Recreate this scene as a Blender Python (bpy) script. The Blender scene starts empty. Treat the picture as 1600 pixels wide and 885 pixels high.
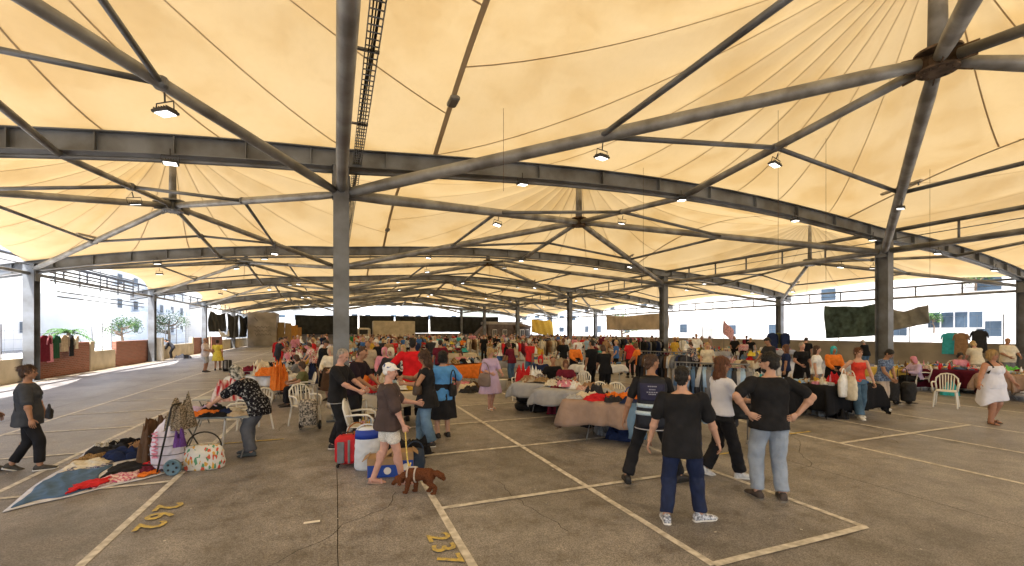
import bpy, bmesh, math, random
import numpy as np
from mathutils import Vector, Matrix, Euler
R = math.radians
rnd = random.Random(7)
scene = bpy.context.scene
COL = scene.collection

# ------------------------------------------------------------------ camera
YAW = R(-21.5); CAMH = 2.03; FPX = 700.0
cam_d = bpy.data.cameras.new('camera'); cam = bpy.data.objects.new('camera', cam_d); COL.objects.link(cam)
cam.location = (0, 0, CAMH); cam.rotation_euler = (R(90), 0, YAW)
cam_d.sensor_width = 36; cam_d.lens = 36*FPX/1600; cam_d.shift_y = 75.5/1600
cam_d.clip_end = 900; cam_d.clip_start = 0.05
scene.camera = cam
# ------------------------------------------------------------------ sky, sun, exposure
SUN_EL, SUN_AZ = R(64), R(-152)          # azimuth measured clockwise from +Y
w = bpy.data.worlds.new('World'); scene.world = w; w.use_nodes = True
nt = w.node_tree; bg = nt.nodes['Background']
sky = nt.nodes.new('ShaderNodeTexSky'); sky.sky_type = 'NISHITA'; sky.sun_disc = False
sky.sun_elevation = SUN_EL; sky.sun_rotation = SUN_AZ; sky.dust_density = 2.5
nt.links.new(sky.outputs[0], bg.inputs[0]); bg.inputs[1].default_value = 0.15
sd = bpy.data.lights.new('sun', 'SUN'); sd.energy = 5.0; sd.angle = R(0.5); sd.color = (1, .955, .89)
sun = bpy.data.objects.new('sun', sd); COL.objects.link(sun)
sv = Vector((math.sin(SUN_AZ)*math.cos(SUN_EL), math.cos(SUN_AZ)*math.cos(SUN_EL), math.sin(SUN_EL)))
sun.rotation_euler = sv.to_track_quat('Z', 'Y').to_euler(); sun.location = (-20, 0, 40)
vs = scene.view_settings; vs.view_transform = 'Standard'; vs.look = 'None'; vs.gamma = 1; vs.use_curve_mapping = False
vs.exposure = 1.78
scene.cycles.max_bounces = 7; scene.cycles.diffuse_bounces = 5; scene.cycles.transmission_bounces = 4
scene.cycles.glossy_bounces = 2; scene.cycles.sample_clamp_indirect = 4
scene.cycles.caustics_reflective = False; scene.cycles.caustics_refractive = False

def G(px, py, z=0.0):
    """survey point: where the photographed pixel meets the plane at height z"""
    d = FPX*(CAMH - z)/(py - 518.0); l = (px - 800)/FPX*d
    s, c = math.sin(-YAW), math.cos(-YAW)
    return Vector((d*s + l*c, d*c - l*s, z))
def D(px, d, z=0.0):
    l = (px - 800)/FPX*d; s, c = math.sin(-YAW), math.cos(-YAW)
    return Vector((d*s + l*c, d*c - l*s, z))

# ------------------------------------------------------------------ materials
_M = {}
def mat(name, color, rough=.7, metal=0, var=.15, scale=3, bump=0, bscale=60, spec=.4, stretch=None, var2=None, detail=4):
    if name in _M: return _M[name]
    m = bpy.data.materials.new(name); m.use_nodes = True; t = m.node_tree; b = t.nodes['Principled BSDF']
    b.inputs['Roughness'].default_value = rough; b.inputs['Metallic'].default_value = metal
    b.inputs['Specular IOR Level'].default_value = spec
    c = tuple(color)[:3]
    tc = t.nodes.new('ShaderNodeTexCoord'); mp = t.nodes.new('ShaderNodeMapping')
    t.links.new(tc.outputs['Object'], mp.inputs['Vector'])
    if stretch: mp.inputs['Scale'].default_value = stretch
    if var > 0:
        n = t.nodes.new('ShaderNodeTexNoise'); n.inputs['Scale'].default_value = scale; n.inputs['Detail'].default_value = detail
        t.links.new(mp.outputs[0], n.inputs['Vector'])
        r = t.nodes.new('ShaderNodeValToRGB'); e = r.color_ramp.elements
        e[0].position = .36; e[1].position = .64
        lo = var2 if var2 else tuple(x*(1-var) for x in c)
        e[0].color = (*lo, 1); e[1].color = (*[min(1, x*(1+var)) for x in c], 1)
        t.links.new(n.outputs['Fac'], r.inputs[0]); t.links.new(r.outputs[0], b.inputs['Base Color'])
    else: b.inputs['Base Color'].default_value = (*c, 1)
    if bump > 0:
        n2 = t.nodes.new('ShaderNodeTexNoise'); n2.inputs['Scale'].default_value = bscale; n2.inputs['Detail'].default_value = 3
        t.links.new(mp.outputs[0], n2.inputs['Vector'])
        bp = t.nodes.new('ShaderNodeBump'); bp.inputs['Strength'].default_value = bump; bp.inputs['Distance'].default_value = .02
        t.links.new(n2.outputs['Fac'], bp.inputs['Height']); t.links.new(bp.outputs[0], b.inputs['Normal'])
    _M[name] = m
    return m
def nodes(m): return m.node_tree, m.node_tree.nodes['Principled BSDF']
def ramp(t, pts):
    r = t.nodes.new('ShaderNodeValToRGB'); e = r.color_ramp.elements
    while len(e) < len(pts): e.new(.5)
    for k, (p, c) in enumerate(pts): e[k].position = p; e[k].color = (*c, 1) if len(c) == 3 else c
    return r
def cloth(name, c, var=.12): return mat('cloth_'+name, (c[0]*.97, c[1], min(1, c[2]*1.06)), .9, 0, var, 9, .35, 22, .15)

# palette of garment colours: name -> base colour
PAL = {'black': (.012,.012,.014), 'charcoal': (.035,.035,.04), 'grey': (.18,.18,.185), 'light grey': (.42,.42,.42), 'white': (.78,.77,.74),
 'cream': (.68,.60,.45), 'beige': (.46,.37,.26), 'khaki': (.30,.25,.15), 'brown': (.10,.055,.03), 'tan': (.33,.20,.11), 'red': (.55,.025,.03),
 'maroon': (.14,.015,.03), 'pink': (.65,.26,.32), 'magenta': (.42,.05,.22), 'orange': (.72,.19,.03), 'mustard': (.55,.34,.05), 'yellow': (.72,.56,.08),
 'lilac': (.48,.38,.56), 'purple': (.12,.05,.20), 'navy': (.018,.028,.075), 'blue': (.06,.16,.42), 'denim': (.085,.15,.25), 'light blue': (.32,.46,.62),
 'turquoise': (.05,.38,.40), 'green': (.05,.22,.08), 'dark green': (.02,.08,.04), 'olive': (.12,.12,.05)}
def print_mat(n):
    a, b = PATS[n]; m = mat('print_'+n, a, .9, 0, .1, 30, .35, 22, .15, var2=b, detail=2); e = m.node_tree.nodes['Color Ramp'].color_ramp.elements; e[0].position = .44; e[1].position = .52; return m
PATS = {'floral red': ((.62,.55,.48),(.42,.04,.05)), 'blue check': ((.50,.54,.60),(.04,.08,.22)), 'leopard': ((.42,.28,.14),(.03,.02,.012)), 'monochrome': ((.66,.65,.62),(.02,.02,.022)), 'pink print': ((.66,.52,.50),(.50,.10,.20)), 'green print': ((.55,.52,.40),(.05,.16,.07)), 'navy print': ((.03,.04,.10),(.45,.42,.40))}
def pc(n):
    if n in PATS: return print_mat(n)
    return cloth(n.replace(' ', '_'), PAL[n])

steel = mat('galvanised_steel', (.27,.275,.27), .5, .3, .25, 1.7, .15, 30, .5, var2=(.165,.16,.15), detail=6)
steel_dark = mat('painted_steel', (.165,.18,.20), .5, .25, .2, 1.3, .12, 40, .45, var2=(.10,.10,.10), detail=6)
rusty = mat('rusty_steel', (.11,.075,.05), .7, .2, .5, 6, .3, 40, .3)
skin_m = {'fair': mat('skin_fair', (.52,.30,.21), .55, 0, .08, 12, 0, 1, .35), 'tan': mat('skin_tan', (.36,.19,.115), .55, 0, .08, 12, 0, 1, .35),
          'pink': mat('skin_pink', (.55,.31,.24), .55, 0, .1, 12, 0, 1, .35), 'brown': mat('skin_brown', (.24,.12,.07), .55, 0, .08, 12, 0, 1, .35)}
hair_m = {'black': mat('hair_black', (.012,.010,.009), .55, 0, .3, 40, .6, 90, .4, (1,1,.15)), 'brown': mat('hair_brown', (.06,.03,.018), .55, 0, .35, 40, .6, 90, .4, (1,1,.15)),
          'auburn': mat('hair_auburn', (.12,.045,.02), .55, 0, .35, 40, .6, 90, .4, (1,1,.15)), 'blonde': mat('hair_blonde', (.46,.31,.14), .55, 0, .3, 40, .6, 90, .4, (1,1,.15)),
          'grey': mat('hair_grey', (.32,.29,.26), .6, 0, .3, 40, .6, 90, .3, (1,1,.15)), 'white': mat('hair_white', (.62,.58,.52), .6, 0, .2, 40, .6, 90, .3, (1,1,.15))}
plastic_w = mat('white_plastic', (.72,.70,.64), .42, 0, .06, 4, 0, 1, .5)
rubber = mat('black_rubber', (.015,.015,.016), .6, 0, .1)
black_nylon = mat('black_nylon', (.014,.014,.016), .7, 0, .25, 12, .2, 40, .3)
cardboard = mat('cardboard', (.36,.23,.12), .85, 0, .12, 5)
wood = mat('plain_wood', (.33,.20,.10), .7, 0, .25, 4, .1, 30, .3, (8,1,1))
eye_m = mat('eye_dark', (.02,.015,.012), .3, 0, 0)
lip_m = mat('lips', (.35,.10,.09), .5, 0, 0)

# ------------------------------------------------------------------ mesh builder
class MB:
    def __init__(s): s.v = []; s.f = []; s.m = []; s.k = 0
    def add(s, vs, fs):
        o = len(s.v); s.v.extend([tuple(v) for v in vs]); s.f.extend([tuple(i+o for i in f) for f in fs]); s.m.extend([s.k]*len(fs)); return s
    def box(s, c, size, rz=0, rot=None):
        x, y, z = [a/2 for a in size]; P = [Vector((a*x, b*y, d*z)) for d in (-1, 1) for b in (-1, 1) for a in (-1, 1)]
        M = rot if rot else Matrix.Rotation(rz, 3, 'Z')
        return s.add([M @ p + Vector(c) for p in P], [(0,2,3,1),(4,5,7,6),(0,1,5,4),(2,6,7,3),(0,4,6,2),(1,3,7,5)])
    def bev(s, c, size, r=.01, rz=0, rot=None):
        """box with chamfered vertical and horizontal edges"""
        x, y, z = [a/2 for a in size]; r = min(r, x*.9, y*.9, z*.9); M = rot if rot else Matrix.Rotation(rz, 3, 'Z')
        def ringp(k, zz): X = x-k; Y = y-k; q = r*.9; return [(X, -Y+q, zz), (X, Y-q, zz), (X-q, Y, zz), (-X+q, Y, zz), (-X, Y-q, zz), (-X, -Y+q, zz), (-X+q, -Y, zz), (X-q, -Y, zz)]
        P = []
        for k, zz in ((r, -z), (0, -z+r), (0, z-r), (r, z)): P += ringp(k, zz)
        F = [tuple(range(7, -1, -1)), tuple(range(24, 32))]
        for a in range(3):
            for i in range(8): j = (i+1) % 8; F.append((a*8+i, a*8+j, a*8+8+j, a*8+8+i))
        return s.add([M @ Vector(p) + Vector(c) for p in P], F)
    def frame(s, d):
        d = Vector(d).normalized(); a = Vector((0,0,1)) if abs(d.z) < .95 else Vector((0,1,0))
        u = d.cross(a).normalized(); return u, d.cross(u).normalized()
    def tube(s, p0, p1, r0, r1=None, n=8, caps=True):
        r1 = r0 if r1 is None else r1; return s.path([p0, p1], [r0, r1], n, caps)
    def path(s, pts, r, n=8, caps=True, flat=1.0, up=None):
        pts = [Vector(p) for p in pts]; rs = r if isinstance(r, (list, tuple)) else [r]*len(pts)
        V = []; F = []; u = None
        for i, p in enumerate(pts):
            d = (pts[min(i+1, len(pts)-1)] - pts[max(i-1, 0)])
            if d.length < 1e-9: d = Vector((0,0,1))
            d.normalize()
            if u is None: u, vv = s.frame(d)
            else:
                u = (u - d*u.dot(d));
                u = u.normalized() if u.length > 1e-6 else s.frame(d)[0]
                vv = d.cross(u)
            for k in range(n):
                a = 2*math.pi*k/n; V.append(p + (u*math.cos(a) + vv*math.sin(a)*flat)*rs[i])
        for i in range(len(pts)-1):
            for k in range(n):
                q = (k+1) % n; F.append((i*n+k, i*n+q, (i+1)*n+q, (i+1)*n+k))
        if caps: F.append(tuple(range(n-1, -1, -1))); F.append(tuple((len(pts)-1)*n+k for k in range(n)))
        return s.add(V, F)
    def caps(s, p0, p1, r0, r1, n=12):
        """closed capsule with different end radii"""
        p0 = Vector(p0); p1 = Vector(p1); d = p1-p0; L = d.length; d = d.normalized() if L > 1e-6 else Vector((0,0,1))
        pts = [p0-d*r0*.98, p0-d*r0*.8, p0-d*r0*.4, p0, p1, p1+d*r1*.4, p1+d*r1*.8, p1+d*r1*.98]
        return s.path(pts, [r0*.2, r0*.6, r0*.92, r0, r1, r1*.92, r1*.6, r1*.2], n)
    def ell(s, c, rad, rot=None, n=14, m=9):
        c = Vector(c); V = []; F = []; M = rot if rot else Matrix.Identity(3)
        for i in range(1, m):
            t = math.pi*i/m
            for k in range(n):
                a = 2*math.pi*k/n; V.append(c + M @ Vector((rad[0]*math.sin(t)*math.cos(a), rad[1]*math.sin(t)*math.sin(a), -rad[2]*math.cos(t))))
        V.append(c + M @ Vector((0,0,-rad[2]))); V.append(c + M @ Vector((0,0,rad[2]))); b = (m-1)*n
        for i in range(m-2):
            for k in range(n): q = (k+1) % n; F.append((i*n+k, i*n+q, (i+1)*n+q, (i+1)*n+k))
        for k in range(n): q = (k+1) % n; F.append((b, q, k)); F.append((b+1, (m-2)*n+k, (m-2)*n+q))
        return s.add(V, F)
    def loft(s, rings, n=16, caps=True):
        """rings: (centre, half-axis vector a, half-axis vector b)"""
        V = []; F = []
        for c, a, b in rings:
            c = Vector(c); a = Vector(a); b = Vector(b)
            for k in range(n): t = 2*math.pi*k/n; V.append(c + a*math.cos(t) + b*math.sin(t))
        for i in range(len(rings)-1):
            for k in range(n): q = (k+1) % n; F.append((i*n+k, i*n+q, (i+1)*n+q, (i+1)*n+k))
        if caps: F.append(tuple(range(n-1, -1, -1))); F.append(tuple((len(rings)-1)*n+k for k in range(n)))
        return s.add(V, F)
    def grid(s, fn, nu, nv, thick=0):
        V = [Vector(fn(i/nu, j/nv)) for j in range(nv+1) for i in range(nu+1)]; W = nu+1
        F = [(j*W+i, j*W+i+1, (j+1)*W+i+1, (j+1)*W+i) for j in range(nv) for i in range(nu)]
        if thick:
            N = len(V); nr = [Vector() for _ in V]
            for f in F:
                nn = (V[f[1]]-V[f[0]]).cross(V[f[3]]-V[f[0]])
                for i in f: nr[i] += nn
            V += [v - (nr[i].normalized() if nr[i].length else Vector((0,0,1)))*thick for i, v in enumerate(V)]
            F += [tuple(N+i for i in reversed(f)) for f in F[:]]
            edge = [i for i in range(nu+1)] + [j*W+nu for j in range(1, nv+1)] + [nv*W+i for i in range(nu-1, -1, -1)] + [j*W for j in range(nv-1, 0, -1)]
            for a, b in zip(edge, edge[1:]+edge[:1]): F.append((b, a, N+a, N+b))
        return s.add(V, F)
    def lathe(s, prof, c=(0,0,0), n=16):
        V = []; F = []
        for r, z in prof:
            for k in range(n): a = 2*math.pi*k/n; V.append((c[0]+r*math.cos(a), c[1]+r*math.sin(a), c[2]+z))
        for i in range(len(prof)-1):
            for k in range(n): q = (k+1) % n; F.append((i*n+k, i*n+q, (i+1)*n+q, (i+1)*n+k))
        F.append(tuple(range(n-1, -1, -1))); F.append(tuple((len(prof)-1)*n+k for k in range(n)))
        return s.add(V, F)
    def mesh(s, name, mats, smooth=False):
        me = bpy.data.meshes.new(name); me.from_pydata(s.v, [], s.f)
        if not isinstance(mats, (list, tuple)): mats = [mats]
        for m in mats: me.materials.append(m)
        if len(mats) > 1: me.polygons.foreach_set('material_index', s.m)
        if smooth: me.polygons.foreach_set('use_smooth', [True]*len(me.polygons))
        me.update(); return me
    def build(s, name, mats, parent=None, smooth=False, loc=None, rz=0):
        return link(name, s.mesh(name, mats, smooth), parent, loc, rz)
def link(name, me, parent=None, loc=None, rz=0):
    o = bpy.data.objects.new(name, me); COL.objects.link(o)
    if parent: o.parent = parent
    if loc is not None: o.location = loc
    if rz: o.rotation_euler.z = rz
    return o
LABELS = {}
def tag(o, label=None, cat=None, group=None, kind=None):
    if label: o['label'] = label
    if cat: o['category'] = cat
    if group: o['group'] = group
    if kind: o['kind'] = kind
    return o
def thing(name, label, cat, loc=(0,0,0), rz=0, group=None):
    o = bpy.data.objects.new(name, None); COL.objects.link(o); o.location = loc; o.rotation_euler.z = rz; o.empty_display_size = .2
    return tag(o, label, cat, group)
def copy_tree(o, loc=None, rz=None, label=None, group=None, parent=None):
    c = o.copy(); COL.objects.link(c)
    if parent: c.parent = parent
    if loc is not None: c.location = loc
    if rz is not None: c.rotation_euler.z = rz
    if label: c['label'] = label
    if group: c['group'] = group
    for ch in list(o.children): copy_tree(ch, parent=c)
    return c
def smoothed(ob):
    ob.data.polygons.foreach_set('use_smooth', [True]*len(ob.data.polygons)); return ob
def auto_smooth(me, ang=40):
    me.polygons.foreach_set('use_smooth', [True]*len(me.polygons))
    bm = bmesh.new(); bm.from_mesh(me)
    for e in bm.edges:
        if len(e.link_faces) == 2 and e.calc_face_angle(0) > R(ang): e.smooth = False
    bm.to_mesh(me); bm.free(); return me
def text_mesh(s, size, ext=.002, bold=0.0, space=1.0):
    cu = bpy.data.curves.new('t', 'FONT'); cu.body = s; cu.size = size; cu.extrude = ext; cu.offset = bold; cu.space_character = space; cu.align_x = 'CENTER'; cu.align_y = 'CENTER'
    o = bpy.data.objects.new('t', cu); COL.objects.link(o)
    me = bpy.data.meshes.new_from_object(o.evaluated_get(bpy.context.evaluated_depsgraph_get()))
    bpy.data.objects.remove(o); bpy.data.curves.remove(cu); return me
def writing(name, s, size, m, parent, loc, rot, ext=.002, bold=0, space=1.0):
    me = text_mesh(s, size, ext, bold, space); me.materials.clear(); me.materials.append(m)
    o = link(name, me, parent); o.location = loc; o.rotation_euler = rot; return o

# ------------------------------------------------------------------ remesh
def remesh(mb, name, voxel, smooth=4, shrink=0):
    me = mb.mesh('tmp', []) if False else bpy.data.meshes.new('tmp')
    me.from_pydata(mb.v, [], mb.f); me.update()
    o = bpy.data.objects.new('tmp', me); COL.objects.link(o)
    md = o.modifiers.new('r', 'REMESH'); md.mode = 'VOXEL'; md.voxel_size = voxel; md.use_smooth_shade = True
    if smooth:
        sm = o.modifiers.new('s', 'SMOOTH'); sm.iterations = smooth; sm.factor = .5
    dg = bpy.context.evaluated_depsgraph_get()
    out = bpy.data.meshes.new_from_object(o.evaluated_get(dg)); out.name = name
    bpy.data.objects.remove(o); bpy.data.meshes.remove(me)
    out.polygons.foreach_set('use_smooth', [True]*len(out.polygons)); return out
def wrinkle(me, amp, seed, fx=7., fz=3.):
    """cloth folds: move the vertices along their normals by a few warped waves"""
    n = len(me.vertices); co = np.empty(n*3); me.vertices.foreach_get('co', co); co = co.reshape(-1, 3)
    no = np.empty(n*3); me.vertices.foreach_get('normal', no); no = no.reshape(-1, 3)
    r = np.random.RandomState(seed); x, y, z = co.T; h = np.zeros(n)
    for k in range(6):
        a, b, c = r.normal(0, fx, 3)*(1+.45*k); c *= fz/fx; p = r.uniform(0, 6.3)
        wv = np.sin(a*x+b*y+c*z+p + 1.3*np.sin(2.1*c*x+1.7*a*z+p*2)); h += np.sign(wv)*np.abs(wv)**.7/(1+.4*k)
    co += no*(h*amp/2.4)[:, None]
    me.vertices.foreach_set('co', co.ravel()); me.update(); return me
# ================================================================== SETTING
def surface_mat(name, base, dark, light, scale_big, rough, spec=.4, crack=False):
    m = bpy.data.materials.new(name); m.use_nodes = True; t, b = nodes(m)
    tc = t.nodes.new('ShaderNodeTexCoord')
    n1 = t.nodes.new('ShaderNodeTexNoise'); n1.inputs['Scale'].default_value = scale_big; n1.inputs['Detail'].default_value = 7; n1.inputs['Roughness'].default_value = .65
    mp = t.nodes.new('ShaderNodeMapping'); mp.inputs['Scale'].default_value = (1, .6, 1); t.links.new(tc.outputs['Object'], mp.inputs[0]); t.links.new(mp.outputs[0], n1.inputs['Vector'])
    r1 = ramp(t, [(.38, dark), (.5, base), (.63, light)]); t.links.new(n1.outputs['Fac'], r1.inputs[0])
    n2 = t.nodes.new('ShaderNodeTexNoise'); n2.inputs['Scale'].default_value = 2.6; n2.inputs['Detail'].default_value = 8; n2.inputs['Roughness'].default_value = .7; t.links.new(tc.outputs['Object'], n2.inputs['Vector'])
    r2 = ramp(t, [(.36, (.62,.58,.54)), (.47, (.93,.92,.91)), (.64, (1.28,1.25,1.22))]); t.links.new(n2.outputs['Fac'], r2.inputs[0])
    mx = t.nodes.new('ShaderNodeMix'); mx.data_type = 'RGBA'; mx.blend_type = 'MULTIPLY'; mx.inputs[0].default_value = 1
    t.links.new(r1.outputs[0], mx.inputs[6]); t.links.new(r2.outputs[0], mx.inputs[7])
    n3 = t.nodes.new('ShaderNodeTexNoise'); n3.inputs['Scale'].default_value = 90; n3.inputs['Detail'].default_value = 3; t.links.new(tc.outputs['Object'], n3.inputs['Vector'])
    r3 = ramp(t, [(.40, (.60,.59,.58)), (.5, (1,1,1)), (.62, (1.5,1.46,1.42))]); t.links.new(n3.outputs['Fac'], r3.inputs[0])
    mx2 = t.nodes.new('ShaderNodeMix'); mx2.data_type = 'RGBA'; mx2.blend_type = 'MULTIPLY'; mx2.inputs[0].default_value = .8
    t.links.new(mx.outputs[2], mx2.inputs[6]); t.links.new(r3.outputs[0], mx2.inputs[7])
    # oil and chewing-gum spots
    vo = t.nodes.new('ShaderNodeTexVoronoi'); vo.inputs['Scale'].default_value = 1.1; vo.feature = 'F1'
    vm = t.nodes.new('ShaderNodeMix'); vm.data_type = 'VECTOR'; vm.inputs[0].default_value = .22; t.links.new(tc.outputs['Object'], vm.inputs[4]); t.links.new(n2.outputs['Color'], vm.inputs[5]); t.links.new(vm.outputs[1], vo.inputs['Vector'])
    r4 = ramp(t, [(.05, (.34,.32,.31)), (.17, (1,1,1))]); t.links.new(vo.outputs['Distance'], r4.inputs[0])
    mx3 = t.nodes.new('ShaderNodeMix'); mx3.data_type = 'RGBA'; mx3.blend_type = 'MULTIPLY'; mx3.inputs[0].default_value = .7
    t.links.new(mx2.outputs[2], mx3.inputs[6]); t.links.new(r4.outputs[0], mx3.inputs[7])
    t.links.new(mx3.outputs[2], b.inputs['Base Color'])
    rr = ramp(t, [(.3, (rough-.12,)*3), (.7, (rough+.12,)*3)]); t.links.new(n2.outputs['Fac'], rr.inputs[0]); t.links.new(rr.outputs[0], b.inputs['Roughness'])
    b.inputs['Specular IOR Level'].default_value = spec
    bp = t.nodes.new('ShaderNodeBump'); bp.inputs['Strength'].default_value = .25; bp.inputs['Distance'].default_value = .01
    t.links.new(n3.outputs['Fac'], bp.inputs['Height']); t.links.new(bp.outputs[0], b.inputs['Normal'])
    return m
ground_m = surface_mat('street_asphalt', (.30,.29,.27), (.24,.23,.22), (.36,.35,.33), .2, .8)
floor_m = surface_mat('worn_concrete', (.215,.212,.218), (.150,.145,.144), (.272,.267,.268), .42, .50, .42)
def sheet(name, x0, x1, y0, y1, z, m, kind='structure'):
    mb = MB(); mb.add([(x0,y0,z),(x1,y0,z),(x1,y1,z),(x0,y1,z)], [(0,1,2,3)]); o = mb.build(name, m); return tag(o, kind=kind)
sheet('ground', -420, 480, -300, 620, 0, ground_m)
FLOOR = .004
sheet('market_floor', -11.6, 31.4, -16, 76.5, FLOOR, floor_m)
paint_w = mat('white_road_paint', (.62,.60,.56), .7, 0, .12, 11, .1, 60, .3, var2=(.42,.40,.36), detail=8)
paint_y = mat('yellow_road_paint', (.58,.44,.10), .75, 0, .12, 20, .1, 60, .25, var2=(.33,.28,.15), detail=8)
def strips(name, segs, m, z, wdt):
    mb = MB()
    for x0, y0, x1, y1 in segs:
        a = Vector((x0,y0)); b = Vector((x1,y1)); d = (b-a).normalized(); n = Vector((-d.y, d.x))*wdt/2; L = (b-a).length; k = max(1, int(L/.5))
        P = []
        for i in range(k+1):
            q = a.lerp(b, i/k); j = rnd.uniform(-.004, .004); P += [(q.x+n.x+j, q.y+n.y+j, z), (q.x-n.x+j, q.y-n.y+j, z)]
        mb.add(P, [(2*i, 2*i+1, 2*i+3, 2*i+2) for i in range(k)])
    return tag(mb.build(name, m), kind='structure')
lw = .078; yy = [5.06, 7.3, 9.55, 11.8, 14.05, 16.3]
SA = [(3.05,2.97,3.05,76), (5.1,2.97,5.1,70), (1.1,3.2,1.1,76), (-2.05,1.5,-2.05,60), (-3.95,2,-3.95,74), (-6.05,9.55,-6.05,74), (8.5,2.5,8.5,70), (10.65,3,10.65,70),
      (12.75,3,12.75,70), (15.9,3,15.9,70), (18,3,18,70)]
SB = [(3.05,2.97,5.1,2.97)] + [(1.1,y,5.1,y) for y in yy] + [(-6.05,y,-2.05,y) for y in yy[1:]] + [(8.5,y,12.75,y) for y in (5.37,7.6,9.9)] + [(-6.05, y, -3.95, y) for y in (18.5,20.8,23,25.3,27.5,29.8,32)]
strips('parking_lines', SA, paint_w, FLOOR+.004, lw); strips('parking_cross_lines', SB, paint_w, FLOOR+.008, lw)
strips('faded_yellow_lines', [(8.3,6.2,8.9,6.2),(5.3,5.6,6.1,5.6),(12.9,9.9,14.6,9.9),(-2.3,9.4,-.9,9.4)], paint_y, FLOOR+.010, .06)
joint_m = mat('joint_filler', (.02,.018,.016), .8, 0, .1)
strips('floor_joints', [(.02,2.0,.02,30),(6.6,2,6.6,30),(-6.9,2,-6.9,60)], joint_m, FLOOR+.003, .008)
for ci, (cx, cy, ca, cl) in enumerate(((-.9,4.2,.5,2.6),(2.2,4.0,1.9,2.0),(6.4,4.6,.3,3.4),(4.1,6.2,2.4,2.2),(-1.4,9.0,1.2,3.0),(9.5,5.0,.9,2.8))):
    pts_ = []; px_, py_, an_ = cx, cy, ca
    for i in range(int(cl/.12)):
        an_ += rnd.gauss(0,.35); an_ = ca + (an_-ca)*.8; pts_.append((px_, py_)); px_ += math.cos(an_)*.12; py_ += math.sin(an_)*.12
    strips('floor_crack', [(a[0],a[1],b[0],b[1]) for a, b in zip(pts_, pts_[1:])], joint_m, FLOOR+.0025, .006)
for s, x, y, sz in (('262', -1.80, 5.97, .36), ('237', .93, 4.12, .30)):
    o = writing('bay_number', s, sz, paint_y, None, (x, y, FLOOR+.0115), (0, 0, R(-90)), .0004, .0065, 1.28); o.data.transform(Matrix.Diagonal((1.18, 1, 1, 1)))
    tag(o, 'yellow painted floor number %s beside %s' % (s, {'262':'the left parking line','237':'the parking line at the bottom edge'}[s]), 'floor number')
o = MB().add([(0,0,0),(.16,0,0),(.16,.05,.001),(0,.05,.002)], [(0,1,2,3)]).build('paper_scrap', mat('paper', (.75,.73,.68), .8, 0, .05), loc=G(474, 821)+Vector((0,0,.012)))
tag(o, 'small white paper scrap lying on the bare floor joint', 'litter')
mbp = MB()
for k in range(170):
    p = G(rnd.uniform(-100, 1600), 600+rnd.random()**1.6*285); s_ = rnd.uniform(.006, .024)
    mbp.box((p.x, p.y, .012), (s_, s_*.6, .004), rnd.uniform(0, 3))
tag(mbp.build('floor_litter', mat('crumbs', (.5,.46,.38), .9, 0, .3)), 'tiny crumbs and paper bits scattered over the floor', 'litter', kind='stuff')

# ------------------------------------------------------------------ steel roof
PY = 12.8; Y0 = 11.1; FR = [Y0 + PY*k for k in range(-1, 6)]       # frame lines
XL, XA, XB, XR = -11.4, 0.12, 20.2, 31.0
def zframe(x):                                                     # centreline of the cross beams
    if x <= 0: u = -x/11.4; return 6.0 - .40*u - .95*u*u
    if x >= 20.2: u = (x-20.2)/10.6; return 5.85 - .25*u - .85*u*u
    u = x/20.2; return 6.0 + .55*math.sin(math.pi*u) - .15*u
def h_column(x, y, top, label, inner=True):
    t = thing('roof_column', label, 'column', (x, y, 0), 0, 'steel roof columns')
    mb = MB(); a, b = (.34, .44) if inner else (.34, .40)
    for s in (-1, 1): mb.box((0, s*b/2, top/2), (a, .024, top))
    mb.box((0, 0, top/2), (.02, b-.03, top))
    mb.build('post', steel_dark, t)
    pl = MB().box((0,0,.035), (.62,.7,.03)); pl.box((0,0,top+.0), (a+.06,b+.06,.03)); pl.build('base_plate', steel_dark, t)
    for s in (-1, 1):
        MB().box((s*.18, 0, top-.45), (.03,.36,.5)).build('gusset', steel_dark, t)
    return t
names = ['unseen behind the camera, added against sun', 'nearest row', 'second row', 'third row', 'fourth row', 'fifth row', 'far end row']
for k, y in enumerate(FR):
    if k == 0: continue
    for x, nm, top, inn in ((XL, 'left wall line', 4.75, 0), (XA, 'aisle line at left', 5.8, 1), (XB, 'line right of the centre', 5.65, 1), (XR, 'right wall line', 4.6, 0)):
        h_column(x, y, top, 'grey steel H column of the %s, on the %s' % (names[k], nm), inn)

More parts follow.
